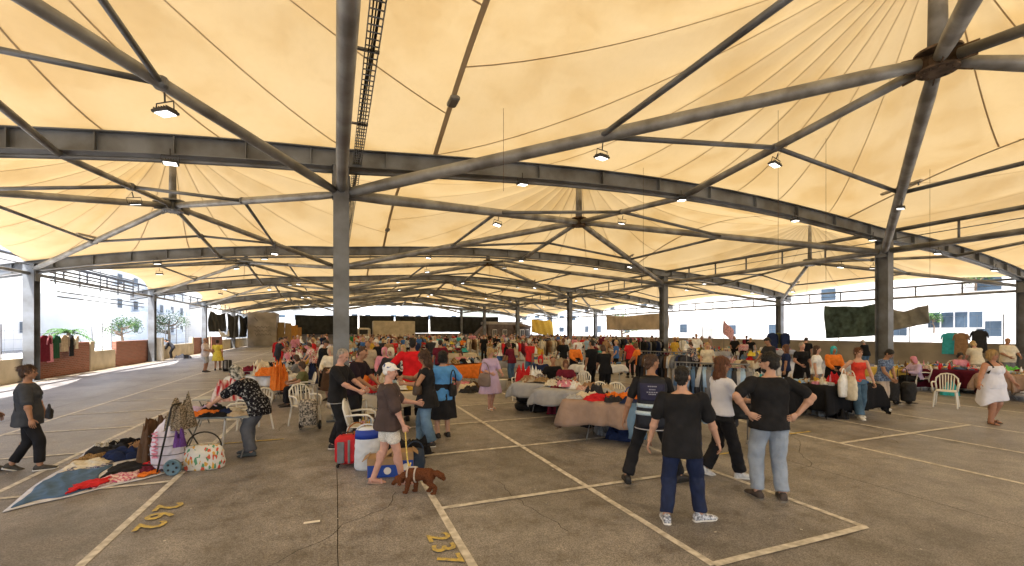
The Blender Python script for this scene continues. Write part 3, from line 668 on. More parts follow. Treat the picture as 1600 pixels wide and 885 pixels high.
def hair_geo(J, style):
    hc, hf, hu, hr = J['hc'], J['hf'], J['hu'], J['hr']; RM = Matrix((hr, hf, hu)).transposed(); mb = MB()
    if style == 'bald': return None
    if style == 'crop': mb.ell(hc+hu*.046-hf*.016, (.077,.092,.076), RM, 18, 12); mb.ell(hc-hu*.006-hf*.036, (.0735,.066,.066), RM, 18, 12); mb.ell(hc-hu*.055-hf*.046, (.050,.040,.045), RM, 12, 8)
    elif style == 'short': mb.ell(hc+hu*.046-hf*.012, (.082,.100,.088), RM, 18, 12); mb.ell(hc-hu*.010-hf*.045, (.081,.066,.072), RM, 18, 12)
    elif style == 'bob':
        mb.ell(hc+hu*.045-hf*.014, (.090,.106,.094), RM); mb.ell(hc-hu*.03-hf*.042, (.094,.068,.085), RM)
        for s in (-1, 1): mb.ell(hc+hr*s*.070-hu*.035-hf*.010, (.024,.050,.080), RM)
    elif style in ('long', 'curly'):
        w_ = 1.0 if style == 'long' else 1.18
        mb.ell(hc+hu*.045-hf*.014, (.090*w_,.106,.096), RM); mb.ell(hc-hu*.03-hf*.048, (.092*w_,.066*w_,.09), RM); mb.ell(hc-hu*.14-hf*.062, (.088*w_,.052*w_,.11), RM)
        for s in (-1, 1): mb.ell(hc+hr*s*.072*w_-hu*.07-hf*.018, (.028,.045,.11), RM)
        if style == 'curly':
            r = random.Random(3)
            for i in range(40): a = r.uniform(-2.6, -.5); z = r.uniform(-.24,.10); mb.ell(hc+hr*math.cos(a)*.095+hf*math.sin(a)*.085+hu*z, (.026,)*3, None, 8, 6)
    elif style == 'bun': mb.ell(hc+hu*.042-hf*.016, (.084,.100,.090), RM); mb.ell(hc-hu*.005-hf*.045, (.080,.062,.068), RM); mb.ell(hc+hu*.075-hf*.095, (.045,.042,.042), RM)
    elif style == 'pony': mb.ell(hc+hu*.042-hf*.016, (.084,.100,.090), RM); mb.ell(hc-hu*.005-hf*.045, (.080,.062,.068), RM); mb.caps(hc+hu*.03-hf*.105, hc-hu*.17-hf*.11, .030, .012)
    elif style == 'scarf':
        mb.ell(hc+hu*.040-hf*.020, (.094,.108,.098), RM); mb.ell(hc-hu*.045-hf*.035, (.092,.075,.10), RM); mb.ell(hc-hu*.12-hf*.015, (.085,.080,.06), RM)
        for s in (-1, 1): mb.ell(hc+hr*s*.068-hu*.035+hf*.015, (.028,.062,.085), RM)
    elif style == 'cap':
        mb.ell(hc+hu*.050-hf*.010, (.086,.104,.086), RM); mb.loft([(hc+hu*.062+hf*.05, hr*.075, hf*.055), (hc+hu*.050+hf*.075, hr*.070, hf*.075), (hc+hu*.046+hf*.075, hr*.068, hf*.073)], 14); mb.ell(hc-hu*.012-hf*.045, (.078,.055,.050), RM)
    elif style == 'hat':
        mb.ell(hc+hu*.065-hf*.005, (.088,.100,.080), RM); mb.loft([(hc+hu*.058-hf*.005, hr*.17, hf*.18), (hc+hu*.050-hf*.005, hr*.17, hf*.18)], 20)
    elif style == 'turban': mb.ell(hc+hu*.062-hf*.022, (.094,.112,.078), RM); mb.ell(hc+hu*.035-hf*.045, (.090,.078,.070), RM)
    return mb
def shoe_geo(J, k, style):
    mb = MB(); an = J['a'+k]; f = J['t'+k].normalized(); u = V3(0,0,1); u = (u-f*f.dot(u)).normalized(); s = f.cross(u); b = an-u*.085
    R_ = lambda a, w_, z, h_: (b+f*a+u*z, s*w_, u*h_)
    if style == 'sandal':
        mb.k = 1; mb.loft([R_(-.072,.026,.0,.010), R_(-.055,.036,.0,.012), R_(.02,.036,.0,.011), R_(.11,.050,.0,.011), R_(.17,.044,.0,.010), R_(.205,.02,.0,.008)], 12)
        mb.k = 0; mb.path([b+f*.12+s*.048+u*.005, b+f*.11+s*.03+u*.05, b+f*.11+u*.058, b+f*.11-s*.03+u*.05, b+f*.12-s*.048+u*.005], .012, 8)
        mb.path([b-f*.02+s*.04, b-f*.05+s*.03+u*.06, b-f*.06+u*.065, b-f*.05-s*.03+u*.06, b-f*.02-s*.04], .008, 6)
    else:
        mb.k = 0; mb.loft([R_(-.075,.022,.04,.020), R_(-.066,.038,.042,.042), R_(-.03,.044,.056,.058), R_(.015,.044,.052,.056), R_(.06,.046,.042,.044), R_(.12,.052,.032,.034), R_(.17,.049,.027,.027), R_(.20,.036,.022,.020), R_(.212,.015,.018,.010)], 14)
        mb.k = 1; mb.loft([R_(-.082,.028,.006,.012), R_(-.06,.044,.008,.017), R_(.02,.043,.008,.016), R_(.12,.056,.008,.016), R_(.18,.050,.010,.014), R_(.222,.018,.016,.010)], 14)
    return mb
def strands(me, J, L, seed, n=1500):
    """thin locks lying on the hair surface"""
    r = random.Random(seed); vs_ = me.vertices; V = []; F = []; N = len(vs_)
    crown = J['hc'] + J['hu']*.10 - J['hf']*.05
    for _ in range(n):
        v = vs_[r.randrange(N)]; nr = v.normal.copy(); d = v.co - crown; d = d - nr*d.dot(nr) - J['hu']*.02
        d = d + Vector((r.gauss(0,.02), r.gauss(0,.02), r.gauss(0,.02))); d -= nr*d.dot(nr)
        if d.length < 1e-4: continue
        d.normalize(); s = d.cross(nr).normalized()*r.uniform(.0012,.0026); l = L*r.uniform(.5,1.2); p = v.co - nr*.002
        i = len(V); V += [p-s, p+s, p+d*l*.55+nr*(.004+L*.10)+s*.7, p+d*l*.55+nr*(.004+L*.10)-s*.7, p+d*l+nr*r.uniform(-.001,L*.22)]
        F += [(i,i+1,i+2,i+3), (i+3,i+2,i+4)]
    t = bpy.data.meshes.new('s'); t.from_pydata(V, [], F); b = bmesh.new(); b.from_mesh(me); b.from_mesh(t); b.to_mesh(me); b.free(); bpy.data.meshes.remove(t)
ROLE = {}
def person(label, loc, face, P, look, vox=.009, hero=True, group=None):
    """look: skin, top(colour,sleeve,kind), bottom(colour,kind), hair(style,colour), shoes(style,upper,sole)"""
    J = figure(P); g = P.get('girth', 1.0); fem = P.get('fem', False); bel = P.get('belly', 0); H = P.get('H', 1.75)/1.75; sd_ = rnd.randint(0, 9999)
    S = Matrix.Diagonal((H*P.get('wide', 1), H*P.get('wide', 1), H, 1)); parts = []
    if look.get('bottom') and look['bottom']['kind'] in ('trousers','loose','flare','slim'): P = dict(P, ls=.82)
    bm_ = body_geo(J, g, fem, P); me = remesh(bm_, 'body', vox, 3 if hero else 2)
    hb = MB()
    for k, s in (('r', 1), ('l', -1)): hand_geo(hb, J['w'+k], J['hd'+k], J['pn'+k], s, P.get('curl', .5), 6 if hero else 4)
    hm = hb.mesh('h', []); bmm = bmesh.new(); bmm.from_mesh(me); bmm.from_mesh(hm); bmm.to_mesh(me); bmm.free(); bpy.data.meshes.remove(hm)
    me.polygons.foreach_set('use_smooth', [True]*len(me.polygons)); me.materials.append(look['skin']); parts.append(('body', me))
    cv = vox*1.25
    def cl(nm, mb, m, amp, sm=2, fx=7, fz=3):
        q = remesh(mb, nm, cv, sm); wrinkle(q, amp, sd_+len(parts), fx, fz); q.materials.append(m); parts.append((nm, q))
    t = look.get('top')
    if t: cl(t.get('name', 'shirt'), top_geo(J, g, t.get('e', .017), t.get('sleeve', .62), t.get('hem', -.12), fem, bel, t.get('flare', 0), t.get('neck', .505)), t['m'], t.get('amp', .007))
    b = look.get('bottom')
    if b:
        if b['kind'] in ('trousers', 'loose', 'flare', 'slim', 'shorts', 'knee'): cl(b.get('name', 'trousers' if b['kind'] not in ('shorts', 'knee') else 'shorts'), trousers_geo(J, g, .008, b['kind'], fem), b['m'], .009 if b['kind'] != 'slim' else .004, 3, 8, 9)
        else: cl(b.get('name', 'skirt'), skirt_geo(J, g, b.get('z0', .15), b.get('z1', -.45), b.get('r0', .15)*g, b.get('r1', .24)*g, folds=b.get('folds', 7), asym=b.get('asym', 0)), b['m'], .006)
    h = look.get('hair')
    if h and h[0] != 'bald':
        q = remesh(hair_geo(J, h[0]), 'hair', max(vox, .008), 2)
        if h[0] not in ('cap', 'hat'): wrinkle(q, (.009 if h[0] != 'scarf' else .005) if h[0] != 'curly' else .014, sd_, 42 if h[0] != 'curly' else 50, 26 if h[0] != 'curly' else 40)
        if hero and h[0] not in ('cap', 'hat', 'scarf', 'turban'): strands(q, J, .014 if h[0] == 'crop' else .026 if h[0] == 'short' else .06, sd_)
        q.materials.append(h[1]); parts.append((h[2] if len(h) > 2 else 'hair', q))
    sh = look.get('shoes')
    if sh:
        for k in 'rl':
            q = shoe_geo(J, k, sh[0]).mesh('shoe', [sh[1], sh[2]], True); parts.append((('shoe' if sh[0] != 'sandal' else 'sandal'), q))
    if hero:
        hc, hf, hu, hr = J['hc'], J['hf'], J['hu'], J['hr']; RM = Matrix((hr, hf, hu)).transposed()
        for s in (-1, 1): q = MB().ell(hc+hf*.082+hu*.008+hr*s*.031, (.013,.011,.0075), RM, 10, 7).mesh('eye', eye_m, True); parts.append(('eye', q))
        q = MB().ell(hc+hf*.096-hu*.050, (.020,.008,.006), RM, 10, 7).mesh('mouth', lip_m, True); parts.append(('mouth', q))
        if h and len(h) > 1:
            for s in (-1, 1): q = MB().ell(hc+hf*.093+hu*.028+hr*s*.031, (.019,.006,.005), RM, 10, 7).mesh('eyebrow', h[1] if h[0] not in ('scarf','cap','hat','turban') else hair_m['brown'], True); parts.append(('eyebrow', q))
    root = thing('person', label, 'person', loc, face, group)
    for nm, q in parts:
        q.transform(S); link(nm, q, root)
    root['_'] = 0; del root['_']
    J['H'] = H; J['W'] = H*P.get('wide', 1); return root, J
def L2(J, p): return Vector((p.x*J['W'], p.y*J['W'], p.z*J['H']))

FACE_AWAY, FACE_CAM, FACE_RIGHT, FACE_LEFT = R(-21.5), R(158.5), R(-111.5), R(68.5)
navy_trk = mat('navy_tracksuit', (.010,.018,.055), .75, 0, .2, 9, .3, 18, .3)
black_tee = mat('black_cotton', (.016,.016,.018), .9, 0, .25, 6, .4, 14, .2)
black_trs = mat('black_trousers', (.013,.013,.016), .85, 0, .25, 6, .4, 14, .25)
denim_m = mat('washed_denim', (.12,.20,.30), .9, 0, .35, 3.5, .3, 30, .2)
denim_gr = mat('grey_denim', (.30,.35,.43), .9, 0, .2, 3.5, .3, 30, .2)
white_sole = mat('shoe_sole', (.68,.67,.64), .6, 0, .08); trainer = mat('trainer_grey_white', (.50,.52,.56), .6, 0, .4, 45, .3, 60, .3, var2=(.12,.13,.17))
dark_shoe = mat('dark_shoe', (.025,.022,.022), .6, 0, .2, 10); brown_shoe = mat('brown_shoe', (.06,.045,.038), .7, 0, .3, 14); brown_sole = mat('grey_sole', (.16,.15,.13), .7, 0, .2)
def up(J, k): return

# --- man in black tee and navy trousers, walking pose seen from behind
r_, J = person('man in plain black t-shirt, navy trousers and white trainers, nearest the camera', D(1063, 4.78), FACE_AWAY+R(-22),
  dict(H=1.69, girth=1.08, fr=(.20,.10,0), fl=(-.14,-.08,0), tr=-55, tl=12, hr=(.40,.16,.84), er=(.9,-.8,-.2), hl=(-.34,.05,.82), el=(-.9,-.6,0), hyaw=-10, hpitch=8, pel=(.02,0,.92), shw=.195),
  dict(skin=skin_m['fair'], top=dict(m=black_tee, sleeve=.72, hem=-.19, e=.026, amp=.014), bottom=dict(m=navy_trk, kind='trousers'), hair=('crop', hair_m['black']), shoes=('shoe', trainer, white_sole)), .008)
# --- steward in vest
vest_n = mat('navy_vest', (.018,.018,.055), .6, 0, .25, 5, .3, 14, .35); vest_d = mat('dark_vest', (.009,.012,.022), .6, 0, .2, 5, .3, 14, .35)
refl = mat('reflective_tape', (.46,.60,.72), .35, .1, .12, 30, .1, 90, .6); pipe_m = mat('grey_piping', (.42,.42,.45), .6, 0, .05)
r_, J = person('man in dark steward vest with two pale reflective bands and black trousers, striding', D(1018, 5.95), FACE_AWAY+R(-22),
  dict(H=1.78, girth=1.02, fr=(.34,.22,0), fl=(-.30,-.06,.01), tr=-42, tl=18, hr=(.20,.36,.93), er=(.9,-.7,-.2), hl=(-.36,.0,.80), el=(-.9,-.5,0), hyaw=-52, hpitch=16, pel=(0,0,.90), lean=3, twist=8),
  dict(skin=skin_m['tan'], top=dict(m=black_tee, sleeve=.72, hem=-.06, e=.014, neck=.52), bottom=dict(m=black_trs, kind='trousers'), hair=('crop', hair_m['brown']), shoes=('shoe', dark_shoe, rubber)), .009)
vest_root = r_
def torso_shell(J, g, e, z0, z1, a0=0, a1=360, belly=0, fem=False, n=40, m=8, thick=.006):
    """part of a shell round the torso between two angles (0 = right side, 90 = front)"""
    tmp = MB(); 
    rings = []
    class C(MB):
        def loft(s, rg, n=16, caps=True): rings.extend(rg); return s
    c = C(); torso(c, J, g, e, z0, z1, fem, belly); zs = np.linspace(0, len(rings)-1, m+1)
    def fn(u, v):
        t_ = v*(len(rings)-1); i = min(int(t_), len(rings)-2); f = t_-i; a = R(a0+(a1-a0)*u)
        P = [q[0]+q[1]*math.cos(a)+q[2]*math.sin(a) for q in (rings[i], rings[i+1])]; return L2(J, P[0].lerp(P[1], f))
    mb = MB(); mb.grid(fn, n, m, thick); return mb
torso_shell(J, 1.02, .028, -.16, .495, 0, 360, thick=.008).build('vest', vest_d, r_, True)
torso_shell(J, 1.02, .036, .20, .42, 222, 318, n=16, thick=.005).build('vest_panel', vest_n, r_, True)
torso_shell(J, 1.02, .036, .105, .155, 180, 360, n=20, m=2, thick=.005).build('reflective_band', refl, r_, True)
torso_shell(J, 1.02, .036, .01, .062, 180, 360, n=20, m=2, thick=.005).build('reflective_band', refl, r_, True)
torso_shell(J, 1.02, .036, -.168, -.155, 0, 360, n=30, m=1, thick=.004).build('hem_piping', pipe_m, r_, True)
ms = MB()
_rows = [(.385,.7),(.345,.5),(.31,.9),(.285,.6)]
for zz, wdt in _rows:
    mm_ = torso_shell(J, 1.02, .0425, zz-.008, zz+.006, 270-22*wdt, 270+22*wdt, n=20, m=1, thick=.002)
    o_ = len(ms.v); ms.v += mm_.v; keep = [f for i, f in enumerate(mm_.f) if (i % 20) % 4 != 3 and i < 20]; ms.f += [tuple(i+o_ for i in f) for f in keep]; ms.m += [0]*len(keep)
ms.build('vest_lettering', mat('faded_print', (.30,.30,.36), .8, 0, .2), r_)
# --- woman in white tee
white_tee = mat('white_cotton', (.70,.73,.86), .9, 0, .05, 6, .4, 12, .15)
r_, J = person('woman in white t-shirt and black trousers with red-brown wavy hair and glasses', D(1127, 6.25), FACE_RIGHT+R(6),
  dict(H=1.70, fem=True, girth=1.08, fr=(.10,.22,0), fl=(-.08,-.20,.03), tr=-8, tl=10, tzl=-.35, hr=(.16,.40,1.10), er=(.5,-.6,-1), hl=(-.16,.38,1.08), el=(-.5,-.6,-1), hyaw=-6, hpitch=6, pel=(0,0,.925), curl=1.0),
  dict(skin=skin_m['tan'], top=dict(m=white_tee, sleeve=.62, hem=-.02, e=.022, amp=.009), bottom=dict(m=black_trs, kind='loose'), hair=('long', hair_m['auburn']), shoes=('shoe', mat('white_trainer', (.66,.66,.66), .6, 0, .15, 30), white_sole)), .009)
gm = MB(); hc, hf, hu, hr = J['hc'], J['hf'], J['hu'], J['hr']
for s in (-1, 1): gm.path([L2(J, hc+hf*.105+hu*(.006+.018*math.sin(a))+hr*(s*.034+.024*math.cos(a))) for a in np.linspace(0, 6.28, 13)], .003, 5)
for s in (-1, 1): gm.tube(L2(J, hc+hf*.103+hu*.012+hr*s*.058), L2(J, hc-hf*.0+hu*.012+hr*s*.082), .003, n=5)
gm.build('glasses', mat('glasses_frame', (.30,.08,.06), .4, 0, 0), r_)
def handbag(label, p, rz, size, m, strap=.25, cat='handbag', name='handbag', group=None, top=None):
    t = thing(name, label, cat, p, rz, group); a, b, c = size
    mb = MB(); q = []
    for z, k in ((0,.86),(.04,1),(.3,1.05),(.7,.98),(.93,.86),(1,.6)): q.append((V3(0,0,z*c), V3(a/2*k,0,0), V3(0,b/2*k*(1 if z < .9 else .6),0)))
    mb.loft(q, 14); wrinkle(remesh(mb, 'x', .012, 2), .0, 1); me = remesh(mb, 'bag_body', .012, 3); wrinkle(me, .007, rnd.randint(0, 99), 14, 10); me.materials.append(m); link('bag_body', me, t)
    n = 14; MB().path([(a*.42*math.cos(math.pi*i/n), 0, c*.9+strap*math.sin(math.pi*i/n)) for i in range(n+1)], .011, 6).build('strap', top or m, t, True)
    return t
handbag('black slouchy handbag hanging at the hip of the woman in white t-shirt', D(1156, 6.2, .82), R(-20), (.34,.16,.26), black_nylon, .20)
# --- man hands on hips
r_, J = person('man in black t-shirt and washed grey jeans with hands on hips, back turned', D(1203, 5.42), FACE_AWAY+R(-6),
  dict(H=1.79, girth=1.16, belly=.04, fr=(.13,-.03,0), fl=(-.13,.02,0), tr=-14, tl=14, hr=(.27,-.07,1.02), er=(1,-.35,.0), hl=(-.27,-.07,1.02), el=(-1,-.35,.0), hdr=(-.8,-.35,-.35), hdl=(.8,-.35,-.35), pnr=(-.5,.9,0), pnl=(.5,.9,0), hyaw=48, hpitch=4, pel=(0,0,.935), shw=.20, curl=.35),
  dict(skin=skin_m['fair'], top=dict(m=black_tee, sleeve=.70, hem=-.10, e=.026, amp=.014), bottom=dict(m=denim_gr, kind='trousers', name='jeans'), hair=('short', hair_m['black']), shoes=('shoe', brown_shoe, brown_sole)), .008)
hc, hf, hu, hr = J['hc'], J['hf'], J['hu'], J['hr']; bm2 = MB(); bm2.ell(hc-hu*.085+hf*.045, (.058,.050,.038), Matrix((hr,hf,hu)).transposed()); q = remesh(bm2, 'beard', .008, 1); q.transform(Matrix.Diagonal((J['W'],J['W'],J['H'],1))); q.materials.append(hair_m['black']); link('beard', q, r_)
# --- woman at the left walking away
r_, J = person('woman in loose charcoal t-shirt and black leggings walking at the left edge', D(43, 6.55), FACE_RIGHT+R(38),
  dict(H=1.56, fem=True, girth=1.18, belly=.03, fr=(.14,.16,0), fl=(-.10,-.20,.02), tzl=-.4, tr=-4, tl=6, hr=(.38,.10,.86), er=(.8,-.6,0), hl=(-.40,.14,.88), el=(-.8,-.6,0), hyaw=-12, pel=(0,0,.925)),
  dict(skin=skin_m['tan'], top=dict(m=cloth('dark_slate', (.055,.058,.065)), sleeve=.85, hem=-.18, e=.026, amp=.009), bottom=dict(m=black_trs, kind='slim', name='leggings'), hair=('bun', hair_m['brown']), shoes=('shoe', mat('dark_trainer', (.05,.045,.04), .7, 0, .3, 20), white_sole)), .009)
p0 = D(43, 6.55); 
def strap_across(J, root, g, e, m, side=1, name='crossbody_strap', r=.011, zlow=-.05):
    pts = []
    for i in range(25):
        u = i/24*2*math.pi; c_ = math.cos(u); s_ = math.sin(u)
        pts.append(L2(J, J['pel']+J['up']*(.245+.255*c_)+J['rt']*(-side)*(c_*(.10 if c_ > 0 else .155*g+e*.5))+J['fw']*(s_*(.095*g+e*.45+.02))))
    MB().path(pts, r, 6, False).build(name, m, root, True)
strap_across(J, r_, 1.12, .03, black_nylon, 1)
handbag('small black crossbody bag on the hip of the woman in charcoal t-shirt', D(77, 6.42, .78), R(-60), (.20,.09,.17), black_nylon, .05)
person('person in dark clothes cut off by the left picture edge, only an arm showing', D(-34, 6.5), FACE_RIGHT+R(30),
  dict(H=1.62, fem=True, girth=1.2, fr=(.10,.18,0), fl=(-.1,-.15,.02), hl=(-.30,.12,.84), hr=(.36,.12,.86)),
  dict(skin=skin_m['tan'], top=dict(m=black_tee, sleeve=.4, hem=-.15, e=.02), bottom=dict(m=black_trs, kind='trousers'), hair=('long', hair_m['brown']), shoes=('shoe', dark_shoe, rubber)), .012)
# --- elderly woman bending over table, left
speck = mat('speckled_blouse', (.30,.30,.30), .9, 0, .3, 34, .3, 20, .15, var2=(.008,.008,.012), detail=2)
_e = speck.node_tree.nodes['Color Ramp'].color_ramp.elements; _e[0].position = .56; _e[1].position = .68
scarf_m = mat('patterned_scarf', (.42,.40,.36), .9, 0, .3, 22, .2, 20, .15, var2=(.03,.035,.03), detail=3)
r_, J = person('elderly woman in speckled dark blouse and patterned headscarf, bending over the grey folding table', D(391, 7.35), FACE_LEFT+R(8),
  dict(H=1.62, fem=True, girth=1.22, fr=(.10,.06,0), fl=(-.10,-.06,0), lean=34, hr=(.20,.72,.90), hl=(-.18,.66,.86), er=(.4,-.2,-1), el=(-.4,-.2,-1), hpitch=34, pel=(0,-.14,.91), curl=.7),
  dict(skin=skin_m['fair'], top=dict(m=speck, sleeve=.95, hem=-.20, e=.03, amp=.010), bottom=dict(m=cloth('slate_trousers', (.10,.105,.12)), kind='loose'), hair=('scarf', scarf_m, 'headscarf'), shoes=('shoe', mat('blue_grey_shoe', (.06,.08,.10), .7, 0, .2), rubber)), .009)
# --- two men at centre-left table
r_, J = person('man in black t-shirt and black trousers with short grey hair, standing sideways at a stall', D(527, 7.62), FACE_RIGHT+R(-4),
  dict(H=1.76, girth=1.04, fr=(.10,.12,0), fl=(-.10,-.12,0), lean=5, hr=(.12,.42,1.03), hl=(-.10,.44,1.04), er=(.5,-.5,-1), el=(-.5,-.5,-1), hpitch=26, curl=1.0, pel=(0,0,.935)),
  dict(skin=skin_m['pink'], top=dict(m=black_tee, sleeve=.75, hem=-.10, e=.02), bottom=dict(m=black_trs, kind='loose'), hair=('crop', hair_m['grey']), shoes=('shoe', dark_shoe, white_sole)), .009)
torso_shell(J, 1.04, .030, -.115, -.105, 0, 360, n=30, m=1, thick=.003).build('hem_piping', pipe_m, r_, True)
person('man in dark plum t-shirt behind the man in black, leaning over the wares', D(553, 8.5), FACE_RIGHT+R(-10),
  dict(H=1.78, girth=1.05, fr=(.10,.12,0), fl=(-.10,-.10,0), lean=12, hr=(.14,.42,.98), hl=(-.12,.46,1.0), er=(.5,-.5,-1), el=(-.5,-.5,-1), hpitch=30, curl=.9),
  dict(skin=skin_m['tan'], top=dict(m=cloth('plum_black', (.022,.014,.020)), sleeve=.7, hem=-.12, e=.02), bottom=dict(m=black_trs, kind='trousers'), hair=('crop', hair_m['brown']), shoes=('shoe', cloth('magenta', PAL['magenta']), white_sole)), .011)
# --- woman with the dog
lace = mat('white_lace', (.74,.70,.64), .9, 0, .16, 60, .5, 70, .15)
capm = mat('printed_cap', (.70,.70,.70), .85, 0, .1, 14, .1, 20, .2, var2=(.06,.10,.25), detail=1)
_e = capm.node_tree.nodes['Color Ramp'].color_ramp.elements; _e[0].position = .40; _e[1].position = .46
DOGW = D(607, 5.95)
r_, J = person('woman in loose brown shirt, white lace shorts and printed white cap, walking a dog', DOGW, FACE_RIGHT+R(20),
  dict(H=1.62, fem=True, girth=1.10, fr=(.10,.18,0), fl=(-.08,-.20,.015), tzl=-.15, tr=-4, tl=4, hr=(.30,.18,.88), er=(.7,-.7,-.1), hl=(-.16,.42,1.12), el=(-.5,-.4,-1), hyaw=-14, hpitch=8, curl=.9),
  dict(skin=skin_m['pink'], top=dict(m=mat('brown_shirt', (.062,.042,.040), .8, 0, .2, 5, .35, 16, .3), sleeve=.90, hem=-.13, e=.045, amp=.014, flare=.12), bottom=dict(m=lace, kind='shorts'), hair=('cap', capm, 'cap'), shoes=('sandal', mat('pink_sandal', (.55,.34,.30), .6, 0, .1), mat('sandal_sole', (.42,.30,.24), .7, 0, .1))), .009)
strap_across(J, r_, 1.0, .06, black_nylon, -1, 'backpack_strap', .016)
dog_hand = r_.matrix_basis @ L2(J, J['wr']+J['hdr']*.06)
hb = MB(); hc, hf, hu, hr = J['hc'], J['hf'], J['hu'], J['hr']; RM = Matrix((hr,hf,hu)).transposed(); hb.ell(hc-hu*.035-hf*.065, (.055,.035,.06), RM)
q = remesh(hb, 'hair', .01, 2); wrinkle(q, .008, 3, 30, 30); q.transform(Matrix.Diagonal((J['W'],J['W'],J['H'],1))); q.materials.append(hair_m['blonde']); link('hair', q, r_)
# --- woman in black top and jeans
r_, J = person('woman in black sleeveless top and blue jeans with dark curls, arms raised over a stall', D(667, 7.95), FACE_LEFT+R(10),
  dict(H=1.70, fem=True, girth=1.10, fr=(.12,.10,0), fl=(-.10,-.08,0), tr=-16, lean=2, hr=(.02,.44,1.27), hl=(-.16,.40,1.16), er=(.5,.1,-1), el=(-.5,.1,-1), hdr=(0,.6,-.8), hpitch=14, curl=.8),
  dict(skin=skin_m['tan'], top=dict(m=black_tee, sleeve=.16, hem=-.22, e=.022, neck=.46, flare=.15), bottom=dict(m=denim_m, kind='flare', name='jeans'), hair=('curly', hair_m['brown']), shoes=('shoe', dark_shoe, white_sole)), .009)
strap_across(J, r_, 1.1, .05, black_nylon, -1)
handbag('brown leather bag worn in front of the woman in black top', D(652, 7.75, .93), R(60), (.28,.14,.20), mat('brown_leather', (.07,.045,.03), .5, 0, .2), .08)
person('person in bright blue t-shirt and dark skirt standing behind the woman with curls', D(692, 8.6), FACE_AWAY+R(30),
  dict(H=1.66, fem=True, girth=1.22, hr=(.36,.12,.95), hl=(-.26,.30,1.0), er=(.8,-.6,-.2), el=(-.8,-.5,-.4)),
  dict(skin=skin_m['fair'], top=dict(m=cloth('bright_blue', (.10,.30,.62)), sleeve=.85, hem=-.18, e=.03), bottom=dict(m=black_trs, kind='skirt', z1=-.55, r0=.15, r1=.22), hair=('bob', hair_m['black']), shoes=('shoe', dark_shoe, rubber)), .011)
handbag('small black shoulder bag beside the person in bright blue', D(708, 8.5, .80), R(30), (.18,.09,.22), black_nylon, .30)
person('broad man in bright red t-shirt seen from behind at the stall', D(645, 10.2), FACE_AWAY+R(15),
  dict(H=1.90, girth=1.15, lean=4, hr=(.32,.25,1.0), hl=(-.36,.20,1.0), er=(.9,-.5,-.3), el=(-.9,-.5,-.3), shw=.22),
  dict(skin=skin_m['tan'], top=dict(m=cloth('bright_red', (.62,.015,.02)), sleeve=.8, hem=-.18, e=.03), bottom=dict(m=black_trs, kind='trousers'), hair=('crop', hair_m['black']), shoes=('shoe', dark_shoe, rubber)), .012)
person('woman in cream headscarf and dark cardigan facing the camera behind a stall', D(611, 11.6), FACE_CAM+R(-10),
  dict(H=1.62, fem=True, girth=1.15, hr=(.22,.34,1.0), hl=(-.22,.34,1.0), er=(.6,-.4,-1), el=(-.6,-.4,-1), hpitch=10),
  dict(skin=skin_m['fair'], top=dict(m=pc('charcoal'), sleeve=1.8, hem=-.2, e=.03), bottom=dict(m=pc('brown'), kind='skirt', z1=-.7, r0=.16, r1=.24), hair=('scarf', pc('cream'), 'headscarf'), shoes=('shoe', dark_shoe, rubber)), .012)
# --- woman in lilac
lilac_m = mat('lilac_dress', (.52,.40,.60), .85, 0, .08, 4, .3, 10, .2)
r_, J = person('blonde woman in lilac dress and cardigan with white sandals in the aisle', D(766, 11.7), FACE_CAM+R(38),
  dict(H=1.60, fem=True, girth=1.12, fr=(.09,.08,0), fl=(-.08,-.06,0), hr=(.16,.26,1.04), hl=(-.20,.30,1.02), er=(.7,-.5,-1), el=(-.7,-.5,-1), hpitch=16, hyaw=10, curl=.8),
  dict(skin=skin_m['pink'], top=dict(m=lilac_m, sleeve=.9, hem=-.1, e=.02), bottom=dict(m=lilac_m, kind='skirt', z1=-.48, r0=.16, r1=.28, folds=11, name='dress_skirt'), hair=('bob', hair_m['blonde']), shoes=('sandal', plastic_w, plastic_w)), .011)
handbag('taupe shoulder bag on the arm of the blonde woman in lilac', D(757, 11.5, .62), R(-60), (.40,.17,.34), mat('taupe_leather', (.20,.15,.13), .55, 0, .1), .30)
# --- red top walking
r_, J = person('young woman in red strap top and blue jeans carrying white bags towards the camera', D(1341, 10.5), FACE_CAM+R(-4),
  dict(H=1.66, fem=True, girth=.98, fr=(.07,.16,0), fl=(-.09,-.14,.01), hr=(.30,.16,1.06), er=(.8,-.6,-.6), hl=(-.32,.10,.82), el=(-.8,-.6,0), curl=1.1),
  dict(skin=skin_m['fair'], top=dict(m=cloth('strap_red', (.60,.05,.03)), sleeve=.0, hem=-.04, e=.010, neck=.44), bottom=dict(m=mat('blue_jeans', (.07,.13,.20), .9, 0, .3, 4, .3, 30, .2), kind='flare', name='jeans'), hair=('pony', hair_m['auburn']), shoes=('shoe', white_sole, white_sole)), .010)
sh_ = MB(); [sh_.caps(L2(J, J['s'+k]*1.0+J['up']*.03-J['rt']*s*.06+J['fw']*.02), L2(J, J['pel']+J['up']*.36+J['rt']*s*.10+J['fw']*.115), .008, .008, 6) for k, s in (('r',1),('l',-1))]; sh_.build('shoulder_strap', cloth('strap_red', (0,0,0)), r_, True)
